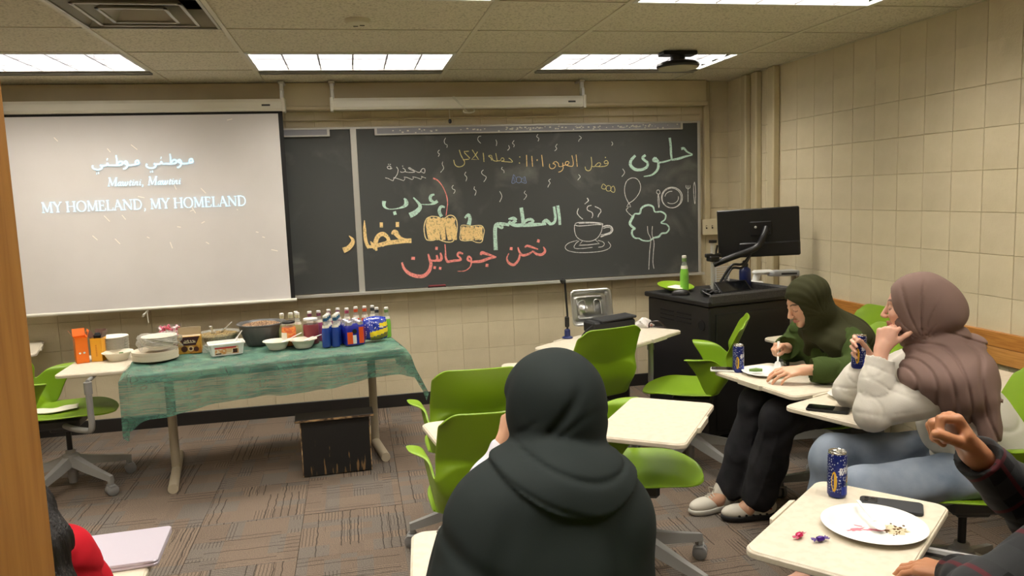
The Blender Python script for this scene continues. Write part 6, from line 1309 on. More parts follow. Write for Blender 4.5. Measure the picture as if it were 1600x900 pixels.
def body_sdf(J, male=False):
    """J: joints in room coordinates"""
    k = 1.12 if male else 1.0; sp_ = .5*(V3(J['pelvis'])+V3(J['chest']))
    up = nrm(V3(J['neck'])-V3(J['chest'])+V3(0, 0, 1e-6)); side = nrm(V3(J['shL'])-V3(J['shR'])); fw = nrm(np.cross(up, side)) ; Fm = np.stack([side, -fw, up], 1)
    pe_side = nrm(V3(J['hipL'])-V3(J['hipR'])); Fp = np.stack([pe_side, np.cross(V3(0, 0, 1), pe_side), V3(0, 0, 1)], 1)
    def f(P):
        d = ell(P, J['pelvis'], (.155*k, .115*k, .105*k), Fp); d = smin(d, ell(P, sp_, (.125*k, .095*k, .14), Fm), .06); d = smin(d, ell(P, J['chest'], (.145*k, .10*k, .15), Fm), .06)
        d = smin(d, chain(P, [J['shL'], J['neck'], J['shR']], (.045*k, .05*k, .045*k)), .05); d = smin(d, cap(P, V3(J['neck'])-up*.02, V3(J['head'])-J['hf'][:, 2]*.04-J['hf'][:, 1]*.015, .052*k, .050*k), .03)
        d = smin(d, head_sdf(P, J['head'], J['hf'], J.get('hs', 1.)), .012)
        for s in 'LR':
            d = smin(d, chain(P, [J['sh'+s], J['el'+s], J['wr'+s]], (.044*k, .034*k, .0235*k), .02), .025); d = smin(d, eval_hand(P, J['hand'+s]), .010)
            d = smin(d, chain(P, [J['hip'+s], J['kn'+s], J['an'+s]], (.078*k, .052*k, .036*k), .03), .05); d = smin(d, chain(P, [J['an'+s], V3(J['to'+s])*.4+V3(J['an'+s])*.6-V3(0, 0, .02), J['to'+s]], (.034, .034, .024), .02), .02)
        return d
    return f
def bounds(J, pad=.17):
    pts = [V3(J[k]) for k in J if k not in ('hf', 'hs') and not k.startswith('hand')]; 
    for k in J:
        if k.startswith('hand'): pts += [V3(q) for g in J[k] for c in g for q in c[:2]]
    A = np.array(pts); lo, hi = A.min(0)-pad, A.max(0)+pad; lo[2] = max(lo[2], -.01); return lo, hi
def nz(P, f, ph=0):
    return (np.sin(P[:, 0]*f+ph+1.7*np.sin(P[:, 1]*f*.6+ph))+np.sin(P[:, 1]*f*1.13+2.1+1.3*np.sin(P[:, 2]*f*.7))+np.sin(P[:, 2]*f*.9+ph*2+1.6*np.sin(P[:, 0]*f*.8)))/3
def ridge(x): return 1-np.abs(np.sin(x))**.7
def fold(x, w=.26): return -np.exp(-(np.sin(x)/w)**2)      # narrow valleys between rounded folds
def cloth_mat2(name, col, rough=.85, nb=None, sheen=.0):
    return mat(name, col, rough, sheen=None, bump=nb or (420, .25, .0008), spec=.2)
def person(name, loc, label):
    t = empty(name, loc); tag(t, label, 'person'); return t
SKF = skin_mat('skin'); 
# ================================================================ 1. person in the olive headscarf
def build_green():
    org = (2.34, -2.58, 0); t = person('person', org, 'seated person in an olive headscarf and green cardigan eating with head bowed')
    hf = az(176, 24, 2); hc = V3(2.045, -2.668, 1.045)
    J = dict(pelvis=(2.35, -2.57, .55), chest=(2.23, -2.61, .79), neck=(2.17, -2.635, .935), head=hc, hf=hf, hs=.92, shL=(2.20, -2.775, .865), shR=(2.15, -2.475, .865),
             elL=(2.17, -2.915, .765), wrL=(1.935, -2.825, .765), elR=(2.13, -2.40, .77), wrR=(2.03, -2.52, .80),
             hipL=(2.34, -2.66, .53), hipR=(2.32, -2.47, .53), knL=(1.86, -2.76, .54), knR=(1.87, -2.54, .55), anL=(1.825, -2.62, .10), anR=(1.76, -2.47, .10), toL=(1.70, -2.615, .035), toR=(1.585, -2.495, .035))
    J['handL'] = hand_parts(J['wrL'], (-.95, .26, -.10), (-.1, .35, -.93), (-.1, .93, .35), .95, ((22, 30, 18), (18, 28, 18), (20, 30, 20), (26, 34, 22)), .6, (.55, .8, .2), .12)
    J['handR'] = hand_parts(J['wrR'], (-.62, -.40, .30), (-.45, .10, -.85), (.15, -.95, .05), .95, ((55, 62, 30), (68, 70, 40), (75, 75, 45), (80, 75, 45)), .3, (.45, .75, .55), .25)
    fb = body_sdf(J); lo, hi = bounds(J)
    base, lip, brow = srgb(206, 158, 128)[:3], srgb(170, 92, 84)[:3], srgb(48, 34, 26)[:3]
    sdf_obj('body', fb, lo, hi, .0036, SKF, t, org, lambda P: head_tint(P, hc, hf, .92, base, lip, brow))
    # cardigan
    KN = mat('green ribbed knit', srgb(58, 72, 34), .9, bump=(260, .5, .0025, (1, 1, .35)), spec=.15)
    up = nrm(V3(J['neck'])-V3(J['pelvis'])); side = nrm(V3(J['shL'])-V3(J['shR'])); Fm = np.stack([side, np.cross(up, side), up], 1)
    def card(P):
        d = ell(P, (2.34, -2.57, .58), (.175, .14, .16), Fm); d = smin(d, ell(P, (2.265, -2.60, .72), (.160, .125, .16), Fm), .08); d = smin(d, ell(P, (2.215, -2.615, .82), (.165, .115, .13), Fm), .06)
        for s in 'LR':
            a, b, c = V3(J['sh'+s]), V3(J['el'+s]), V3(J['wr'+s]); e = chain(P, [a, b+V3(.01, 0, .0), b*.35+c*.65, c], (.070, .066, .054, .050), .03)
            tt = (P-b)@nrm(c-b); tu = (P-a)@nrm(b-a)
            e = e-.0055*fold(tt*48+P[:, 2]*40+1.5*np.sin(P[:, 1]*25))*np.clip(1-np.abs(tt-.08)/.18, 0, 1)-.005*fold(tu*40+P[:, 0]*30)*np.clip(1-np.abs(tu-.06)/.1, 0, 1)
            cuff = cap(P, c-nrm(c-b)*.035, c+nrm(c-b)*.012, .041, .038); e = smin(e, cuff, .006)
            d = smin(d, e, .045)
            d = np.maximum(d, -(cap(P, c+nrm(c-b)*.015, c+nrm(c-b)*.16, .07, .10)))
        d = d-.003*nz(P, 32)
        front = ell(P, (2.05, -2.68, .84), (.09, .045, .16)); d = smax(d, -front, .01)
        return np.maximum(d, .46-P[:, 2])
    sdf_obj('cardigan', card, (1.85, -3.08, .44), (2.64, -2.24, 1.0), .0055, KN, t, org)
    TEE = cloth_mat2('black shirt', srgb(20, 20, 20))
    sdf_obj('shirt', lambda P: np.maximum(smin(ell(P, (2.24, -2.615, .80), (.150, .112, .16), Fm), ell(P, (2.33, -2.59, .66), (.15, .12, .16), Fm), .05), .5-P[:, 2]), (2.0, -2.82, .48), (2.55, -2.36, 1.0), .009, TEE, t, org)
    # jeans
    JN = mat('washed black denim', srgb(50, 50, 54), .85, noise=(9, srgb(34, 34, 37), .35, .65), bump=(330, .3, .0010), spec=.2)
    def jeans(P):
        d = ell(P, (2.36, -2.565, .54), (.19, .175, .115))
        for s, w in (('L', 1.), ('R', .95)):
            h_, k_, a_ = V3(J['hip'+s]), V3(J['kn'+s]), V3(J['an'+s]); e = chain(P, [h_, k_, k_*.45+a_*.55+V3(.012, 0, 0), a_+V3(.01, 0, .015)], (.092*w, .080*w, .080*w, .080*w), .04)
            tz = (P-k_)@nrm(a_-k_); e = e-.007*fold(tz*13+3*np.sin(P[:, 0]*14)+2*np.sin(P[:, 1]*17))*np.clip((tz+.02)/.1, 0, 1)*-1*.6-.004*np.sin(((P-h_)@nrm(k_-h_))*60+P[:, 2]*50)*np.clip(1-np.abs(tz)/.25, 0, 1)
            d = smin(d, e, .035)
        d = d-.0022*nz(P, 50, 1)
        return np.maximum(d, .055-P[:, 2]+.02*np.sin(P[:, 0]*20))
    sdf_obj('jeans', jeans, (1.53, -2.95, .03), (2.60, -2.30, .70), .0065, JN, t, org)
    # scarf
    HJ = cloth_mat2('olive scarf cloth', srgb(48, 48, 26), .85, (500, .15, .0005))
    hy, hz, hx = hf[:, 1], hf[:, 2], hf[:, 0]
    def scarf(P):
        q = (P-hc)@hf
        hd = ell(q, (0, -.022, .026), (.088, .106, .094)); hd = smin(hd, ell(q, (0, .010, -.045), (.073, .070, .085)), .04)
        ang = np.arctan2(q[:, 2]+.06, q[:, 1]+.02)
        hd = hd-.0050*fold(ang*5+q[:, 0]*18)*np.clip((.07-q[:, 2])/.07, 0, 1)-.0010*np.sin(ang*26+q[:, 0]*60)
        d = smin(hd, cap(P, hc-hz*.085-hy*.035, (2.19, -2.63, .90), .085, .115), .05)
        cape = smin(ell(P, (2.21, -2.70, .865), (.140, .145, .085), az(200, 0)), ell(P, (2.265, -2.68, .80), (.100, .14, .16), az(200, 0)), .06)
        cape = smin(cape, cap(P, (2.18, -2.52, .88), (2.26, -2.50, .80), .085, .075), .05)
        fl = (P[:, 0]-2.1)*.9+(P[:, 2]-.9)*-.6+(P[:, 1]+2.7)*.3
        cape = cape-.0075*fold(fl*30+2.2*np.sin(P[:, 2]*12+P[:, 1]*9))-.003*nz(P, 30, 2)
        knot = smin(cap(P, (2.10, -2.70, .89), (2.15, -2.78, .84), .038, .05), cap(P, (2.09, -2.66, .90), (2.10, -2.62, .80), .04, .028), .03); knot = knot-.004*np.sin(P[:, 2]*90+P[:, 0]*60)
        d = smin(d, cape, .045); d = smin(d, knot, .03)
        d = smax(d, -ell(P, (2.03, -2.69, .755), (.13, .085, .105)), .012)
        op = ell(q, (0, .088, -.030), (.060, .072, .074)); op = smin(op, ell(q, (0, .085, -.005), (.058, .06, .055)), .02)
        d = smax(d, -op, .006)
        return smax(d, -head_sdf(P, hc, hf, .905), .002)
    sdf_obj('headscarf', scarf, (1.88, -2.95, .60), (2.50, -2.36, 1.24), .0045, HJ, t, org)
    # shoes
    WS = mat('off white mesh shoe', srgb(206, 200, 186), .7, bump=(260, .3, .001)); SOLE = mat('black shoe sole', srgb(24, 24, 25), .6); RDS = mat('red shoe stripe', srgb(150, 40, 44), .5); SOW = mat('white foam sole', srgb(206, 202, 192), .6)
    for s, heel, toe, blk in (('near', V3(1.93, -2.625, 0), V3(1.655, -2.60, 0), True), ('far', V3(1.80, -2.45, 0), V3(1.545, -2.50, 0), False)):
        dd = nrm(toe-heel); Fs = frame(dd); mid = (heel+toe)/2
        up_ = lambda P: np.maximum(smin(smin(ell(P, mid-dd*.06+V3(0, 0, .055), (.040, .075, .052), Fs), ell(P, mid+dd*.055+V3(0, 0, .040), (.045, .085, .036), Fs), .03), cap(P, mid-dd*.06+V3(0, 0, .06), mid-dd*.055+V3(0, 0, .105), .040, .040), .03), .022-P[:, 2])
        so = lambda P: np.maximum(smin(ell(P, mid-dd*.06+V3(0, 0, .02), (.042, .083, .035), Fs), ell(P, mid+dd*.055+V3(0, 0, .02), (.049, .090, .034), Fs), .04), np.maximum(-(P[:, 2]-.0005), P[:, 2]-.030))
        b = (np.minimum(heel, toe)-.08, np.maximum(heel, toe)+V3(.08, .08, .16)); b[0][2] = -.01
        sh = sdf_obj('shoe', up_, b[0], b[1], .004, WS, t, org); sdf_obj('sole', so, b[0], b[1], .004, SOLE if blk else SOW, sh, org)
        m = MB()
        for k in range(5):
            c0 = mid+dd*(.012+.014*k)+V3(0, 0, .084-.006*k); m.tube([tuple(c0-Fs[:, 0]*.022+V3(0, 0, -.004)-V3(org)), tuple(c0+V3(0, 0, .006)-V3(org)), tuple(c0+Fs[:, 0]*.022+dd*.008+V3(0, 0, -.004)-V3(org))], .0032, 6)
        if not blk: 
            c0 = mid-dd*.0+V3(0, 0, .095)-V3(org); m.tube(catmull([tuple(c0), tuple(c0+V3(-.01, -.02, .025)), tuple(c0+V3(-.03, -.01, .03)), tuple(c0+V3(-.02, .0, .0))], 5), .0026, 6)
        m.build('laces', WS, sh)
        if blk:
            m = MB(); Ts = Matrix([list(Fs[0])+[0], list(Fs[1])+[0], list(Fs[2])+[0], [0, 0, 0, 1]]); T0 = Matrix.Translation(tuple(mid-V3(org))) @ Ts
            for k in range(6): m.lathe([(0, 0), (.0062, 0), (.0062, .003), (0, .003)], 12, T0 @ Matrix.Translation((-.0475+.004*abs(k-2.5)/2.5, -.10+.034*k, .034)) @ Matrix.Rotation(-PI/2, 4, 'Y'))
            m.build('side_hole', SOLE, sh)
            MB().box(-.0475, -.038, -.09, -.02, .056, .064, T0, c=.001).build('red_stripe', RDS, sh)
    return J
JG = build_green()
# spoon held over the plate
hw = V3(JG['wrR']); sp0 = hw+V3(-.062, -.045, .045); 
spoon('plastic_spoon', tuple(sp0), (1.925, -2.630, .722), 'white plastic spoon held upright by the person in the olive headscarf', w=.006)
# ================================================================ 2. person in the mauve headscarf
def build_mauve():
    org = (2.20, -3.50, 0); t = person('person', org, 'seated person in a mauve headscarf and white sweater, chin on hand, seen from behind')
    hf = az(138, 4, 0); hc = V3(1.985, -3.455, 1.135)
    J = dict(pelvis=(2.26, -3.52, .56), chest=(2.15, -3.50, .80), neck=(2.07, -3.485, .97), head=hc, hf=hf, hs=.96, shL=(2.06, -3.63, .885), shR=(2.06, -3.34, .885),
             elL=(1.79, -3.50, .765), wrL=(1.855, -3.455, .985), elR=(1.90, -3.21, .765), wrR=(1.945, -3.262, .905),
             hipL=(2.20, -3.61, .54), hipR=(2.19, -3.42, .54), knL=(1.72, -3.545, .50), knR=(1.77, -3.30, .54), anL=(1.78, -3.62, .10), anR=(1.72, -3.30, .10), toL=(1.63, -3.60, .035), toR=(1.56, -3.29, .035))
    J['handL'] = hand_parts(J['wrL'], (.30, -.05, .95), (.85, .40, -.15), (.55, -.80, -.1), .97, ((60, 60, 30), (70, 65, 30), (75, 65, 30), (75, 65, 30)), .3, (.60, .75, .2), .05)
    J['handR'] = hand_parts(J['wrR'], (-.55, .10, .55), (-.42, -.80, -.10), (.35, .05, .92), .95, ((42, 52, 35), (45, 55, 35), (48, 55, 35), (50, 55, 35)), .7, (.3, .75, .55), .2)
    fb = body_sdf(J); lo, hi = bounds(J)
    base, lip, brow = srgb(222, 172, 148)[:3], srgb(190, 110, 104)[:3], srgb(60, 42, 34)[:3]
    sdf_obj('body', fb, lo, hi, .0036, SKF, t, org, lambda P: head_tint(P, hc, hf, .96, base, lip, brow))
    SW = cloth_mat2('white fleece sweater', srgb(206, 201, 190), .9, (300, .3, .001))
    def sweater(P):
        Ft = az(180, 0); d = ell(P, (2.225, -3.535, .60), (.175, .165, .15), Ft); d = smin(d, ell(P, (2.15, -3.52, .72), (.175, .15, .15), Ft), .08); d = smin(d, ell(P, (2.09, -3.49, .85), (.165, .115, .11), Ft), .06)
        for s in 'LR':
            a, b, c = V3(J['sh'+s]), V3(J['el'+s]), V3(J['wr'+s]); ax_ = nrm(c-b); c2 = c-ax_*.02
            e = chain(P, [a, b*.5+a*.5, b, b*.5+c2*.5, c2], (.066, .067, .060, .055, .047), .035)
            tt = (P-b)@ax_; tu = (P-a)@nrm(b-a)
            e = e-.0030*fold(tt*44+2.2*np.sin(P[:, 0]*21+P[:, 1]*17)+P[:, 2]*14, .2)*np.clip(1.1-np.abs(tt-.08)/.15, 0, 1)-.0034*fold(tu*21+3.4*np.sin(P[:, 2]*13+P[:, 1]*6)+1.1*np.sin(P[:, 0]*23), .22)*np.clip(1.2-np.abs(tu-.2)/.2, 0, 1)-.0025*nz(P, 34, 1)
            e = smin(e, cap(P, c2-ax_*.03, c2+ax_*.018, .040, .037), .006)
            d = smin(d, e, .05); d = np.maximum(d, -cap(P, c2+ax_*.022, c2+ax_*.16, .06, .11))
        hem = (P[:, 2]-.56)
        d = d-.0100*fold(hem*24+2.5*np.sin(P[:, 0]*8+P[:, 1]*6))*np.exp(-(hem/.16)**2)-.0035*nz(P, 24, 3)
        return np.maximum(d, .475-P[:, 2]+.10*(P[:, 0]-2.2))
    sdf_obj('sweater', sweater, (1.68, -3.82, .42), (2.48, -3.08, 1.06), .0055, SW, t, org)
    JN = mat('light blue denim', srgb(140, 150, 164), .85, noise=(7, srgb(104, 116, 132), .35, .7), bump=(330, .3, .001), spec=.2)
    def jeans(P):
        d = ell(P, (2.24, -3.52, .53), (.18, .19, .12))
        for s in 'LR':
            h_, k_, a_ = V3(J['hip'+s]), V3(J['kn'+s]), V3(J['an'+s]); e = chain(P, [h_, k_, a_+V3(0, 0, .01)], (.098, .078, .075), .04)
            th = (P-h_)@nrm(k_-h_); e = e-.004*np.sin(th*40+P[:, 2]*55)*np.clip(1-np.abs(th-.1)/.25, 0, 1)-.003*np.sin(((P-k_)@nrm(a_-k_))*50); d = smin(d, e, .03)
        return np.maximum(d-.0018*nz(P, 48, 2), .06-P[:, 2])
    sdf_obj('jeans', jeans, (1.58, -3.78, .04), (2.46, -3.14, .70), .0065, JN, t, org)
    HJ = cloth_mat2('mauve jersey scarf', srgb(126, 103, 95), .8, (450, .15, .0005))
    def scarf(P):
        q = (P-hc)@hf
        hd = ell(q, (0, -.025, .022), (.094, .112, .102)); hd = smin(hd, ell(q, (0, -.01, -.06), (.082, .085, .085)), .04); hd = smin(hd, ell(q, (.0, -.105, -.025), (.070, .065, .070)), .06)
        ang = np.arctan2(q[:, 1]+.03, q[:, 2]+.12)
        hd = hd-.0075*fold(ang*9.5+9*q[:, 2]+.5*np.sin(q[:, 0]*30))*np.clip((np.abs(q[:, 0])-.02)/.04, 0, 1)*np.clip((q[:, 1]+.09)/.05, 0, 1)*np.clip((.12-q[:, 2])/.06, 0, 1)-.0018*nz(P, 50, 7)
        wrap_ = smin(ell(P, (2.055, -3.475, 1.015), (.115, .115, .050), az(180, 18)), ell(P, (2.09, -3.49, .985), (.135, .135, .045), az(180, 10)), .02); wrap_ = wrap_-.0085*fold(P[:, 2]*55+P[:, 0]*20+1.2*np.sin(P[:, 1]*18))
        cape = smin(ell(P, (2.01, -3.585, .925), (.150, .155, .080), az(185, 15)), ell(P, (2.045, -3.63, .865), (.115, .125, .095), az(190, 10)), .05)
        tail = rbox(P, (2.085, -3.705, .775), (.038, .036, .095), az(200, 0, 0), .03); tail = smin(tail, rbox(P, (2.09, -3.63, .83), (.05, .05, .10), az(190, 0), .04), .03)
        cape = smin(cape, tail, .03)
        u = (P[:, 0]-2.0)*.80-(P[:, 1]+3.5)*.35+(P[:, 2]-.9)*.42
        cape = cape-.0085*fold(u*58+2.2*np.sin(P[:, 2]*9+P[:, 1]*8)+.8*np.sin(P[:, 0]*21+P[:, 2]*17), .34)-.0035*nz(P, 34, 4)
        d = smin(hd, wrap_, .018); d = smin(d, cape, .022)
        op = ell(q, (0, .105, -.015), (.058, .085, .090)); d = smax(d, -op, .006)
        d = smax(d, -head_sdf(P, hc, hf, .94), .002)
        return d
    sdf_obj('headscarf', scarf, (1.83, -3.80, .62), (2.42, -3.24, 1.32), .0042, HJ, t, org)
    SH = mat('white trainer', srgb(200, 198, 192), .6)
    for s in 'LR':
        a, b = V3(J['an'+s]), V3(J['to'+s]); Fs = frame(V3(b[0]-a[0], b[1]-a[1], 0)); mid = V3((a[0]*.8+b[0]*1.2)/2, (a[1]*.8+b[1]*1.2)/2, 0)
        sdf_obj('shoe', lambda P: np.maximum(smin(ell(P, mid+V3(0, 0, .03), (.046, .125, .035), Fs), cap(P, (a[0], a[1], .05), (a[0], a[1], .085), .045, .045), .03), .0008-P[:, 2]), (mid[0]-.2, mid[1]-.2, -.01), (mid[0]+.2, mid[1]+.2, .16), .006, SH, t, org)
    return J
JM = build_mauve()
# the can she holds, tilted a little
CANH.location = (1.899, -3.262, .868); CANH.rotation_euler = (R(-3), R(9), R(28))
# ================================================================ 3. person in the dark shawl, seen from behind
def build_dark():
    org = (.42, -4.56, 0); t = person('person', org, 'person in a dark green-black shawl seen from behind in the foreground')
    hf = az(108, 12, 0); hc = V3(.400, -4.275, 1.125)
    J = dict(pelvis=(.40, -4.58, .55), chest=(.375, -4.44, .80), neck=(.385, -4.36, .965), head=hc, hf=hf, hs=1., shL=(.24, -4.38, .905), shR=(.51, -4.39, .895),
             elL=(.20, -4.20, .80), wrL=(.325, -4.115, .985), elR=(.55, -4.22, .78), wrR=(.50, -4.08, .80), hipL=(.32, -4.57, .54), hipR=(.50, -4.57, .54), knL=(.32, -4.13, .53), knR=(.52, -4.12, .53), anL=(.31, -4.16, .10), anR=(.53, -4.15, .10), toL=(.30, -4.0, .035), toR=(.54, -3.99, .035))
    J['handL'] = hand_parts(J['wrL'], (.22, .0, .97), (.9, .35, -.1), (.1, -.95, .0), .95, ((55, 60, 30), (60, 60, 30), (65, 60, 30), (65, 60, 30)), .3, (.6, .7, .3), .1)
    J['handR'] = hand_parts(J['wrR'], (-.7, .6, -.1), (0, 0, -1), (.4, .9, 0), .95, ((25, 30, 20),)*4, .5, (.7, .6, .2), .1)
    lo, hi = bounds(J); base, lip, brow = srgb(206, 158, 128)[:3], srgb(170, 92, 84)[:3], srgb(48, 34, 26)[:3]
    sdf_obj('body', body_sdf(J), lo, hi, .0042, SKF, t, org, lambda P: head_tint(P, hc, hf, 1., base, lip, brow))
    SHW = cloth_mat2('dark green black shawl', srgb(31, 38, 37), .78, (520, .12, .0004), .35)
    def shawl(P):
        q = (P-hc)@hf
        hd = ell(q, (0, -.030, .018), (.104, .125, .108)); hd = smin(hd, ell(q, (.0, -.035, -.055), (.100, .100, .085)), .05)
        # diagonal folds sweeping up from the left cheek
        u = q[:, 2]*.55-q[:, 0]*.8+q[:, 1]*.25; hd = hd-.0070*fold(u*27+.5*np.sin(q[:, 1]*20)+.4)*np.clip((-q[:, 0]+.03)/.06, 0, 1)*np.clip((.10-q[:, 2])/.1, 0, 1)
        u2 = q[:, 2]-.35*q[:, 0]+6*q[:, 0]**2; hd = hd-.0060*fold(u2*38+.8)*np.clip((-.01-q[:, 2])/.05, 0, 1)*np.clip((-q[:, 1])/.05, 0, 1)-.0018*nz(P, 40, 2)
        z = P[:, 2]; tt = np.clip((1.09-z)/.6, 0, 1)
        cx = .380-.10*tt; cy = -4.375-.06*tt; rx = .118+.222*tt**.85; ry = .105+.16*tt
        w_ = np.sqrt(((P[:, 0]-cx)/rx)**2+((P[:, 1]-cy)/ry)**2); cone = (w_-1)*np.minimum(rx, ry)
        a = np.arctan2((P[:, 1]-cy)/ry, (P[:, 0]-cx)/rx); k = np.clip(tt*2.2, 0, 1)
        dg = (P[:, 0]-.25)*.55+(z-1.0)*.83
        cone = cone-(.010*fold(a*2.5+1.9+1.2*tt, .4)+.006*np.sin(a*5+3*tt))*k-.004*nz(P, 11, 1)
        cone = smax(cone, z-1.03, .06)
        sh_ = chain(P, [V3(J['shL'])+V3(.01, 0, .012), (.385, -4.37, .985), V3(J['shR'])+V3(-.01, 0, .012)], (.052, .088, .052), .05)
        arm = smin(chain(P, [V3(J['shL'])+V3(.01, 0, 0), V3(J['elL'])+V3(.03, -.05, -.02)], (.052, .062), .04), chain(P, [V3(J['shR'])+V3(-.01, 0, 0), V3(J['elR'])+V3(-.035, -.05, -.02)], (.050, .066), .04), .04)
        d = smin(cone, sh_, .09); d = smin(d, arm, .12)
        d = d-.0060*fold(dg*11+.9+.6*np.sin(P[:, 0]*9), .2)*np.clip((1.0-z)/.05, 0, 1)*np.clip((z-.70)/.1, 0, 1)
        zc = .955+((P[:, 0]-.43)/.15)**2*.060; st = np.clip((z-zc)/.010, 0, 1); st = st*st*(3-2*st)
        d = d-.011*st*(P[:, 1] < -4.2)-.0045*fold((z-zc)*48+.8*np.sin(P[:, 0]*14), .3)*st
        d = smin(hd, d, .016)
        op = ell(q, (0, .105, -.02), (.060, .080, .085)); d = smax(d, -op, .006)
        d = smax(d, -cap(P, V3(J['elL'])+V3(-.02, .06, .02), V3(J['wrL'])+V3(0, .05, .02), .05, .05), .01)
        return np.maximum(d, .40-z)
    sdf_obj('shawl', shawl, (.0, -4.85, .38), (.86, -3.95, 1.29), .005, SHW, t, org)
    WSL = cloth_mat2('pale lilac sleeve', srgb(206, 204, 210), .7)
    sdf_obj('sleeve', lambda P: chain(P, [V3(J['elL'])+V3(-.005, 0, 0), V3(J['elL'])*.45+V3(J['wrL'])*.55+V3(-.012, 0, 0), V3(J['wrL'])-V3(.004, 0, .01)], (.045, .040, .031), .02)-.003*np.sin(P[:, 2]*90+P[:, 0]*40), (.12, -4.30, .70), (.40, -4.02, 1.06), .0045, WSL, t, org)
    SK = cloth_mat2('black skirt', srgb(20, 21, 22))
    def skirt(P):
        d = ell(P, (.43, -4.55, .55), (.21, .20, .13)); d = smin(d, chain(P, [(.36, -4.5, .55), (.34, -4.13, .53), (.34, -4.12, .12)], (.12, .10, .11), .04), .06); d = smin(d, chain(P, [(.5, -4.5, .55), (.50, -4.13, .53), (.50, -4.12, .12)], (.12, .10, .11), .04), .06); return np.maximum(d-.004*nz(P, 25), .06-P[:, 2])
    sdf_obj('skirt', skirt, (.12, -4.82, .04), (.76, -3.95, .72), .010, SK, t, org)
    SH = mat('black shoe', srgb(22, 22, 23), .5)
    for s in 'LR':
        a, b = V3(J['an'+s]), V3(J['to'+s]); mid = (a+b)/2; mid[2] = 0; Fs = frame(V3(b[0]-a[0], b[1]-a[1], 0))
        sdf_obj('shoe', lambda P: np.maximum(ell(P, mid+V3(0, 0, .03), (.045, .125, .045), Fs), .0008-P[:, 2]), (mid[0]-.2, mid[1]-.2, -.01), (mid[0]+.2, mid[1]+.2, .12), .006, SH, t, org)
build_dark()
KNT = mat('grey woven scarf', srgb(168, 162, 152), .9, bump=(90, .8, .004, (1, 3, 1)), noise=(130, srgb(120, 114, 106), .45, .6))
m = MB(); m.grid([[(.155+.075*j/10+.03*i/12+.012*math.sin(i*.9), -4.22+.27*i/12+.02*math.sin(j*.5), .702+.016*abs(math.sin(j*.8+i*.3))+.004) for j in range(11)] for i in range(13)])
o = m.build('knitted_scarf', KNT, None, True, 180); md = o.modifiers.new('t', 'SOLIDIFY'); md.thickness = .008; md.offset = 1; tag(o, 'grey woven scarf lying on the desktop at the left edge of the dark shawl', 'scarf')
# ================================================================ 4. person in the plaid shirt at the right edge
def plaid():
    m = mat('dark plaid flannel', srgb(26, 26, 28), .9, bump=(420, .3, .001)); nt = m.node_tree; b = nt.nodes['Principled BSDF']; tc = noden(m, 'ShaderNodeTexCoord')
    mp = noden(m, 'ShaderNodeMapping'); mp.inputs['Rotation'].default_value = (R(30), R(38), R(20)); nt.links.new(tc.outputs['Object'], mp.inputs[0]); s = noden(m, 'ShaderNodeSeparateXYZ'); nt.links.new(mp.outputs[0], s.inputs[0])
    def band(out, period, width, ph):
        a = noden(m, 'ShaderNodeMath', operation='MULTIPLY_ADD'); a.inputs[1].default_value = 1/period; a.inputs[2].default_value = ph; nt.links.new(out, a.inputs[0])
        f = noden(m, 'ShaderNodeMath', operation='FRACT'); nt.links.new(a.outputs[0], f.inputs[0]); l = noden(m, 'ShaderNodeMath', operation='LESS_THAN'); l.inputs[1].default_value = width; nt.links.new(f.outputs[0], l.inputs[0]); return l.outputs[0]
    def mixn(c0, fac, col, socket=True):
        x = noden(m, 'ShaderNodeMix', data_type='RGBA'); x.inputs[7].default_value = col
        if socket: nt.links.new(c0, x.inputs[6])
        else: x.inputs[6].default_value = c0
        mu = noden(m, 'ShaderNodeMath', operation='MULTIPLY'); mu.inputs[1].default_value = .8; nt.links.new(fac, mu.inputs[0]); nt.links.new(mu.outputs[0], x.inputs[0]); return x.outputs[2]
    c = mixn(srgb(16, 16, 17), band(s.outputs[0], .105, .42, 0), srgb(58, 60, 62), False); c = mixn(c, band(s.outputs[2], .105, .42, .2), srgb(50, 52, 54)); c = mixn(c, band(s.outputs[0], .105, .09, .3), srgb(92, 24, 34)); c = mixn(c, band(s.outputs[2], .105, .09, .5), srgb(84, 22, 32))
    nt.links.new(c, b.inputs['Base Color']); return m
PLD = plaid()
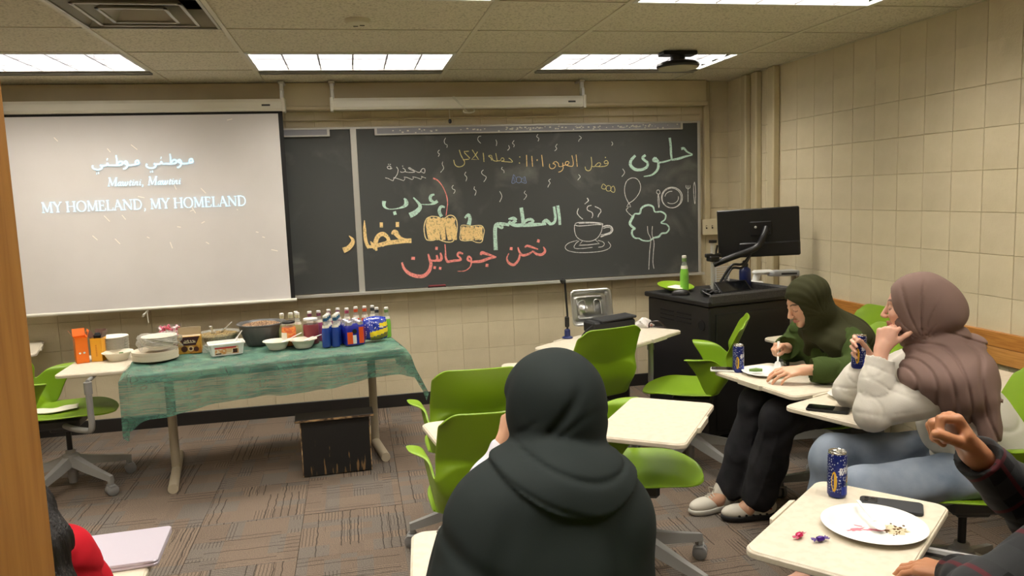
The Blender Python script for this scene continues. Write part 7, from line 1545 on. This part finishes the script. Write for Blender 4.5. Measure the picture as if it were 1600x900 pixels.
def build_man():
    org = (1.36, -4.70, 0); t = person('person', org, 'person in a dark plaid shirt at the right edge raising a loosely closed fist')
    hf = az(125, 10, 0); hc = V3(1.52, -4.67, 1.27)
    J = dict(pelvis=(1.37, -4.76, .56), chest=(1.42, -4.735, .86), neck=(1.475, -4.72, 1.07), head=hc, hf=hf, hs=1.06, shL=(1.31, -4.83, 1.0), shR=(1.61, -4.64, .99),
             elR=(1.47, -4.51, .83), wrR=(1.225, -4.575, 1.030), elL=(1.14, -4.72, .80), wrL=(1.225, -4.545, .745), hipL=(1.28, -4.74, .55), hipR=(1.46, -4.70, .55), knL=(1.22, -4.32, .53), knR=(1.40, -4.28, .53), anL=(1.21, -4.30, .10), anR=(1.40, -4.27, .10), toL=(1.19, -4.14, .035), toR=(1.38, -4.11, .035))
    # raised fist: thumb side towards the camera, fingers curled
    J['handR'] = hand_parts(J['wrR'], (-.52, .15, .78), (-.80, -.18, -.52), (-.20, -.95, .20), 1.14, ((50, 80, 46), (66, 84, 46), (72, 86, 46), (78, 86, 46)), .25, (.22, .80, .55), .10)
    J['handL'] = hand_parts(J['wrL'], (-.35, .90, -.12), (0, 0, -1), (.9, .35, 0), 1.06, ((24, 28, 18),)*4, .5, (.75, .55, .25), .15)
    lo, hi = bounds(J); base, lip, brow = srgb(178, 122, 86)[:3], srgb(140, 80, 66)[:3], srgb(30, 22, 18)[:3]
    sdf_obj('body', body_sdf(J, True), lo, hi, .0034, SKF, t, org, lambda P: head_tint(P, hc, hf, 1.06, base, lip, brow))
    side = nrm(V3(J['shL'])-V3(J['shR'])); up = nrm(V3(J['neck'])-V3(J['pelvis'])); Fm = np.stack([side, np.cross(up, side), up], 1)
    def shirt(P):
        d = ell(P, (1.38, -4.76, .60), (.180, .150, .17), Fm); d = smin(d, ell(P, (1.41, -4.745, .78), (.178, .138, .18), Fm), .07); d = smin(d, ell(P, (1.45, -4.73, .94), (.180, .125, .14), Fm), .06)
        for s in 'LR':
            a, b, c = V3(J['sh'+s]), V3(J['el'+s]), V3(J['wr'+s]); ax_ = nrm(c-b); c2 = c-ax_*.035
            e = chain(P, [a, b, b*.5+c2*.5, c2], (.078, .062, .054, .047), .03); tt = (P-b)@ax_; e = e-.006*fold(tt*30+P[:, 2]*20+P[:, 0]*20)*np.clip(1-np.abs(tt-.08)/.16, 0, 1); e = smin(e, cap(P, c2-ax_*.03, c2+ax_*.012, .044, .046), .005)
            d = smin(d, e, .045); d = np.maximum(d, -cap(P, c2+ax_*.018, c2+ax_*.12, .034, .06)); d = np.maximum(d, -cap(P, c2+ax_*.06, c2+ax_*.2, .06, .10))
        q = (P-V3(1.41, -4.745, .8))@Fm; d = d-.0035*nz(P, 22, 5)-.0022*np.clip(1-np.abs(q[:, 0]+.0)/.018, 0, 1)*(q[:, 1] < 0)
        d = smax(d, -cap(P, (1.49, -4.71, 1.08), (1.52, -4.69, 1.2), .062, .07), .008)
        return np.maximum(d, .47-P[:, 2])
    sdf_obj('plaid_shirt', shirt, (1.0, -5.0, .45), (1.76, -4.38, 1.16), .005, PLD, t, org)
    # buttons down the placket
    BTN = mat('grey shirt button', srgb(176, 176, 174), .35); fwd = -Fm[:, 1] if (-Fm[:, 1])[1] > 0 else Fm[:, 1]
    for z in (.64, .74, .84, .94):
        p = V3(1.37+.2*(z-.6), -4.755, z)
        for _ in range(40):
            dd = float(shirt((p)[None])[0]); 
            if abs(dd) < .0006: break
            p = p-nrm(fwd)*dd*.9 if dd > 0 else p+nrm(fwd)*(-dd)*.9
        T = Matrix.Translation(tuple(p-V3(org))) @ Vector(tuple(fwd)).to_track_quat('Z', 'Y').to_matrix().to_4x4()
        bo = MB().lathe([(0, 0), (.0062, 0), (.0066, .0015), (.0062, .0026), (.0042, .0018), (0, .0018)], 20, T).build('button', BTN, t)
    HR = mat('short black hair', srgb(20, 17, 16), .6, bump=(200, .8, .003))
    def hair(P):
        q = (P-hc)@hf/1.06; d = ell(q, (0, -.018, .038), (.080, .098, .090)); d = smax(d, -ell(q, (0, .085, -.02), (.075, .075, .095)), .01); return np.maximum(d, -.03-q[:, 2])-.002*nz(P, 160)
    sdf_obj('hair', hair, hc-.16, hc+.17, .005, HR, t, org)
    JN = cloth_mat2('black trousers', srgb(24, 24, 27))
    def tr(P):
        d = ell(P, (1.37, -4.74, .54), (.19, .17, .12))
        for s in 'LR': d = smin(d, chain(P, [J['hip'+s], J['kn'+s], V3(J['an'+s])+V3(0, 0, .01)], (.100, .082, .070), .04), .03)
        return np.maximum(d-.003*nz(P, 30, 2), .06-P[:, 2])
    sdf_obj('trousers', tr, (1.08, -4.95, .04), (1.60, -4.14, .70), .009, JN, t, org)
    SH = mat('black trainer', srgb(26, 26, 28), .5)
    for s in 'LR':
        a, b = V3(J['an'+s]), V3(J['to'+s]); mid = (a*.9+b*1.1)/2; mid[2] = 0; Fs = frame(V3(b[0]-a[0], b[1]-a[1], 0))
        sdf_obj('shoe', lambda P: np.maximum(smin(ell(P, mid+V3(0, 0, .03), (.049, .14, .04), Fs), cap(P, (a[0], a[1], .05), (a[0], a[1], .09), .046, .046), .03), .0008-P[:, 2]), (mid[0]-.2, mid[1]-.2, -.01), (mid[0]+.2, mid[1]+.2, .16), .006, SH, t, org)
    return J
JMAN = build_man()
spoon('plastic_spoon', (1.06, -4.56, .742), (1.195, -4.475, .712), 'white plastic spoon under the resting hand at the bottom right corner', w=.005)
# ================================================================ 5. person in the red hooded top at the bottom left
def build_red():
    org = (-.76, -4.34, 0); t = person('person', org, 'person in a red top with long black hair at the bottom left corner')
    hf = az(75, 15, 0); hc = V3(-.76, -4.20, 1.12)
    J = dict(pelvis=(-.77, -4.42, .54), chest=(-.765, -4.32, .79), neck=(-.76, -4.27, .96), head=hc, hf=hf, hs=.98, shL=(-.91, -4.27, .92), shR=(-.600, -4.285, .918), elR=(-.585, -4.20, .74), wrR=(-.72, -4.03, .745), elL=(-.95, -4.10, .745), wrL=(-.85, -3.95, .745),
             hipL=(-.86, -4.42, .52), hipR=(-.69, -4.42, .52), knL=(-.86, -4.0, .50), knR=(-.68, -4.0, .50), anL=(-.86, -4.02, .10), anR=(-.68, -4.02, .10), toL=(-.86, -3.87, .035), toR=(-.68, -3.87, .035))
    J['handR'] = hand_parts(J['wrR'], (-.3, .95, -.1), (0, 0, -1), (-.9, -.3, 0), .95, ((20, 25, 15),)*4, .5, (.7, .6, .2), .1); J['handL'] = hand_parts(J['wrL'], (.3, .95, -.1), (0, 0, -1), (.9, -.3, 0), .95, ((20, 25, 15),)*4, .5, (.7, .6, .2), .1)
    lo, hi = bounds(J); base, lip, brow = srgb(206, 160, 130)[:3], srgb(170, 96, 86)[:3], srgb(30, 22, 18)[:3]
    sdf_obj('body', body_sdf(J), lo, hi, .0055, SKF, t, org, lambda P: head_tint(P, hc, hf, .98, base, lip, brow))
    RD = cloth_mat2('bright red fleece', srgb(190, 26, 40), .85, (300, .25, .001))
    def top(P):
        Ft = az(90, 0); d = ell(P, (-.77, -4.42, .58), (.17, .14, .15), Ft); d = smin(d, ell(P, (-.765, -4.34, .76), (.165, .13, .17), Ft), .07); d = smin(d, ell(P, (-.76, -4.28, .88), (.165, .11, .10), Ft), .05)
        for s in 'LR':
            a, b, c = V3(J['sh'+s]), V3(J['el'+s]), V3(J['wr'+s]); ax_ = nrm(c-b); e = chain(P, [a, b, c-ax_*.02], (.058, .060, .042), .03); tu = (P-a)@nrm(b-a)
            e = e-.0080*fold(tu*24+P[:, 1]*22+1.5*np.sin(P[:, 0]*30), .3)*np.clip(1.2-np.abs(tu-.06)/.14, 0, 1); d = smin(d, e, .04); d = np.maximum(d, -cap(P, c-ax_*.005, c+ax_*.14, .05, .09))
        hood = ell(P, (-.765, -4.35, .955), (.12, .085, .06), Ft); d = smin(d, hood, .02)
        return np.maximum(d-.0055*nz(P, 30, 2)-.004*fold(P[:, 0]*30+P[:, 2]*26, .3), .46-P[:, 2])
    sdf_obj('red_top', top, (-1.08, -4.62, .44), (-.42, -3.9, 1.06), .006, RD, t, org)
    HR = mat('long black hair', srgb(24, 20, 19), .45, bump=(60, .9, .006, (6, 6, .35)))
    def hair(P):
        q = (P-hc)@hf; d = ell(q, (0, -.02, .03), (.090, .105, .096)); d = smin(d, chain(P, [hc+V3(.05, -.06, -.03), (-.66, -4.30, 1.01), (-.616, -4.335, .958), (-.602, -4.37, .87), (-.60, -4.39, .72)], (.055, .050, .046, .044, .03), .03), .03); d = smin(d, chain(P, [hc+V3(-.02, -.09, -.03), (-.76, -4.39, .94), (-.76, -4.44, .76)], (.085, .07, .04), .03), .04)
        d = smax(d, -ell(q, (0, .09, -.02), (.064, .075, .095)), .01); return d-.0035*np.sin(np.arctan2(P[:, 1]+4.3, P[:, 0]+.74)*40)-.002*nz(P, 60)
    sdf_obj('hair', hair, (-.95, -4.60, .66), (-.50, -4.0, 1.30), .0045, HR, t, org)
    JN = cloth_mat2('dark blue trousers', srgb(34, 38, 52))
    def tr(P):
        d = ell(P, (-.77, -4.42, .53), (.17, .16, .11))
        for s in 'LR': d = smin(d, chain(P, [J['hip'+s], J['kn'+s], V3(J['an'+s])+V3(0, 0, .01)], (.09, .072, .062), .04), .03)
        return np.maximum(d, .06-P[:, 2])
    sdf_obj('trousers', tr, (-1.02, -4.62, .04), (-.54, -3.9, .66), .010, JN, t, org)
    SH = mat('white trainer two', srgb(200, 198, 192), .6)
    for s in 'LR':
        a, b = V3(J['an'+s]), V3(J['to'+s]); mid = (a+b)/2; mid[2] = 0
        sdf_obj('shoe', lambda P: np.maximum(ell(P, mid+V3(0, 0, .03), (.045, .125, .05)), .0008-P[:, 2]), (mid[0]-.2, mid[1]-.2, -.01), (mid[0]+.2, mid[1]+.2, .12), .008, SH, t, org)
build_red()
LPT = mat('silver lilac lid', srgb(196, 188, 200), .35, metal=.35)
lp_ = empty('laptop', (-.685, -3.815, .7015), R(3)); tag(lp_, 'closed silver laptop on a chair desktop at the bottom left', 'laptop')
MB().prism(rrect(-.155, .155, -.108, .108, .012, 5), .0, .008, c=.002).build('base', LPT, lp_); MB().prism(rrect(-.155, .155, -.108, .108, .012, 5), .0085, .016, c=.002).build('lid', LPT, lp_)
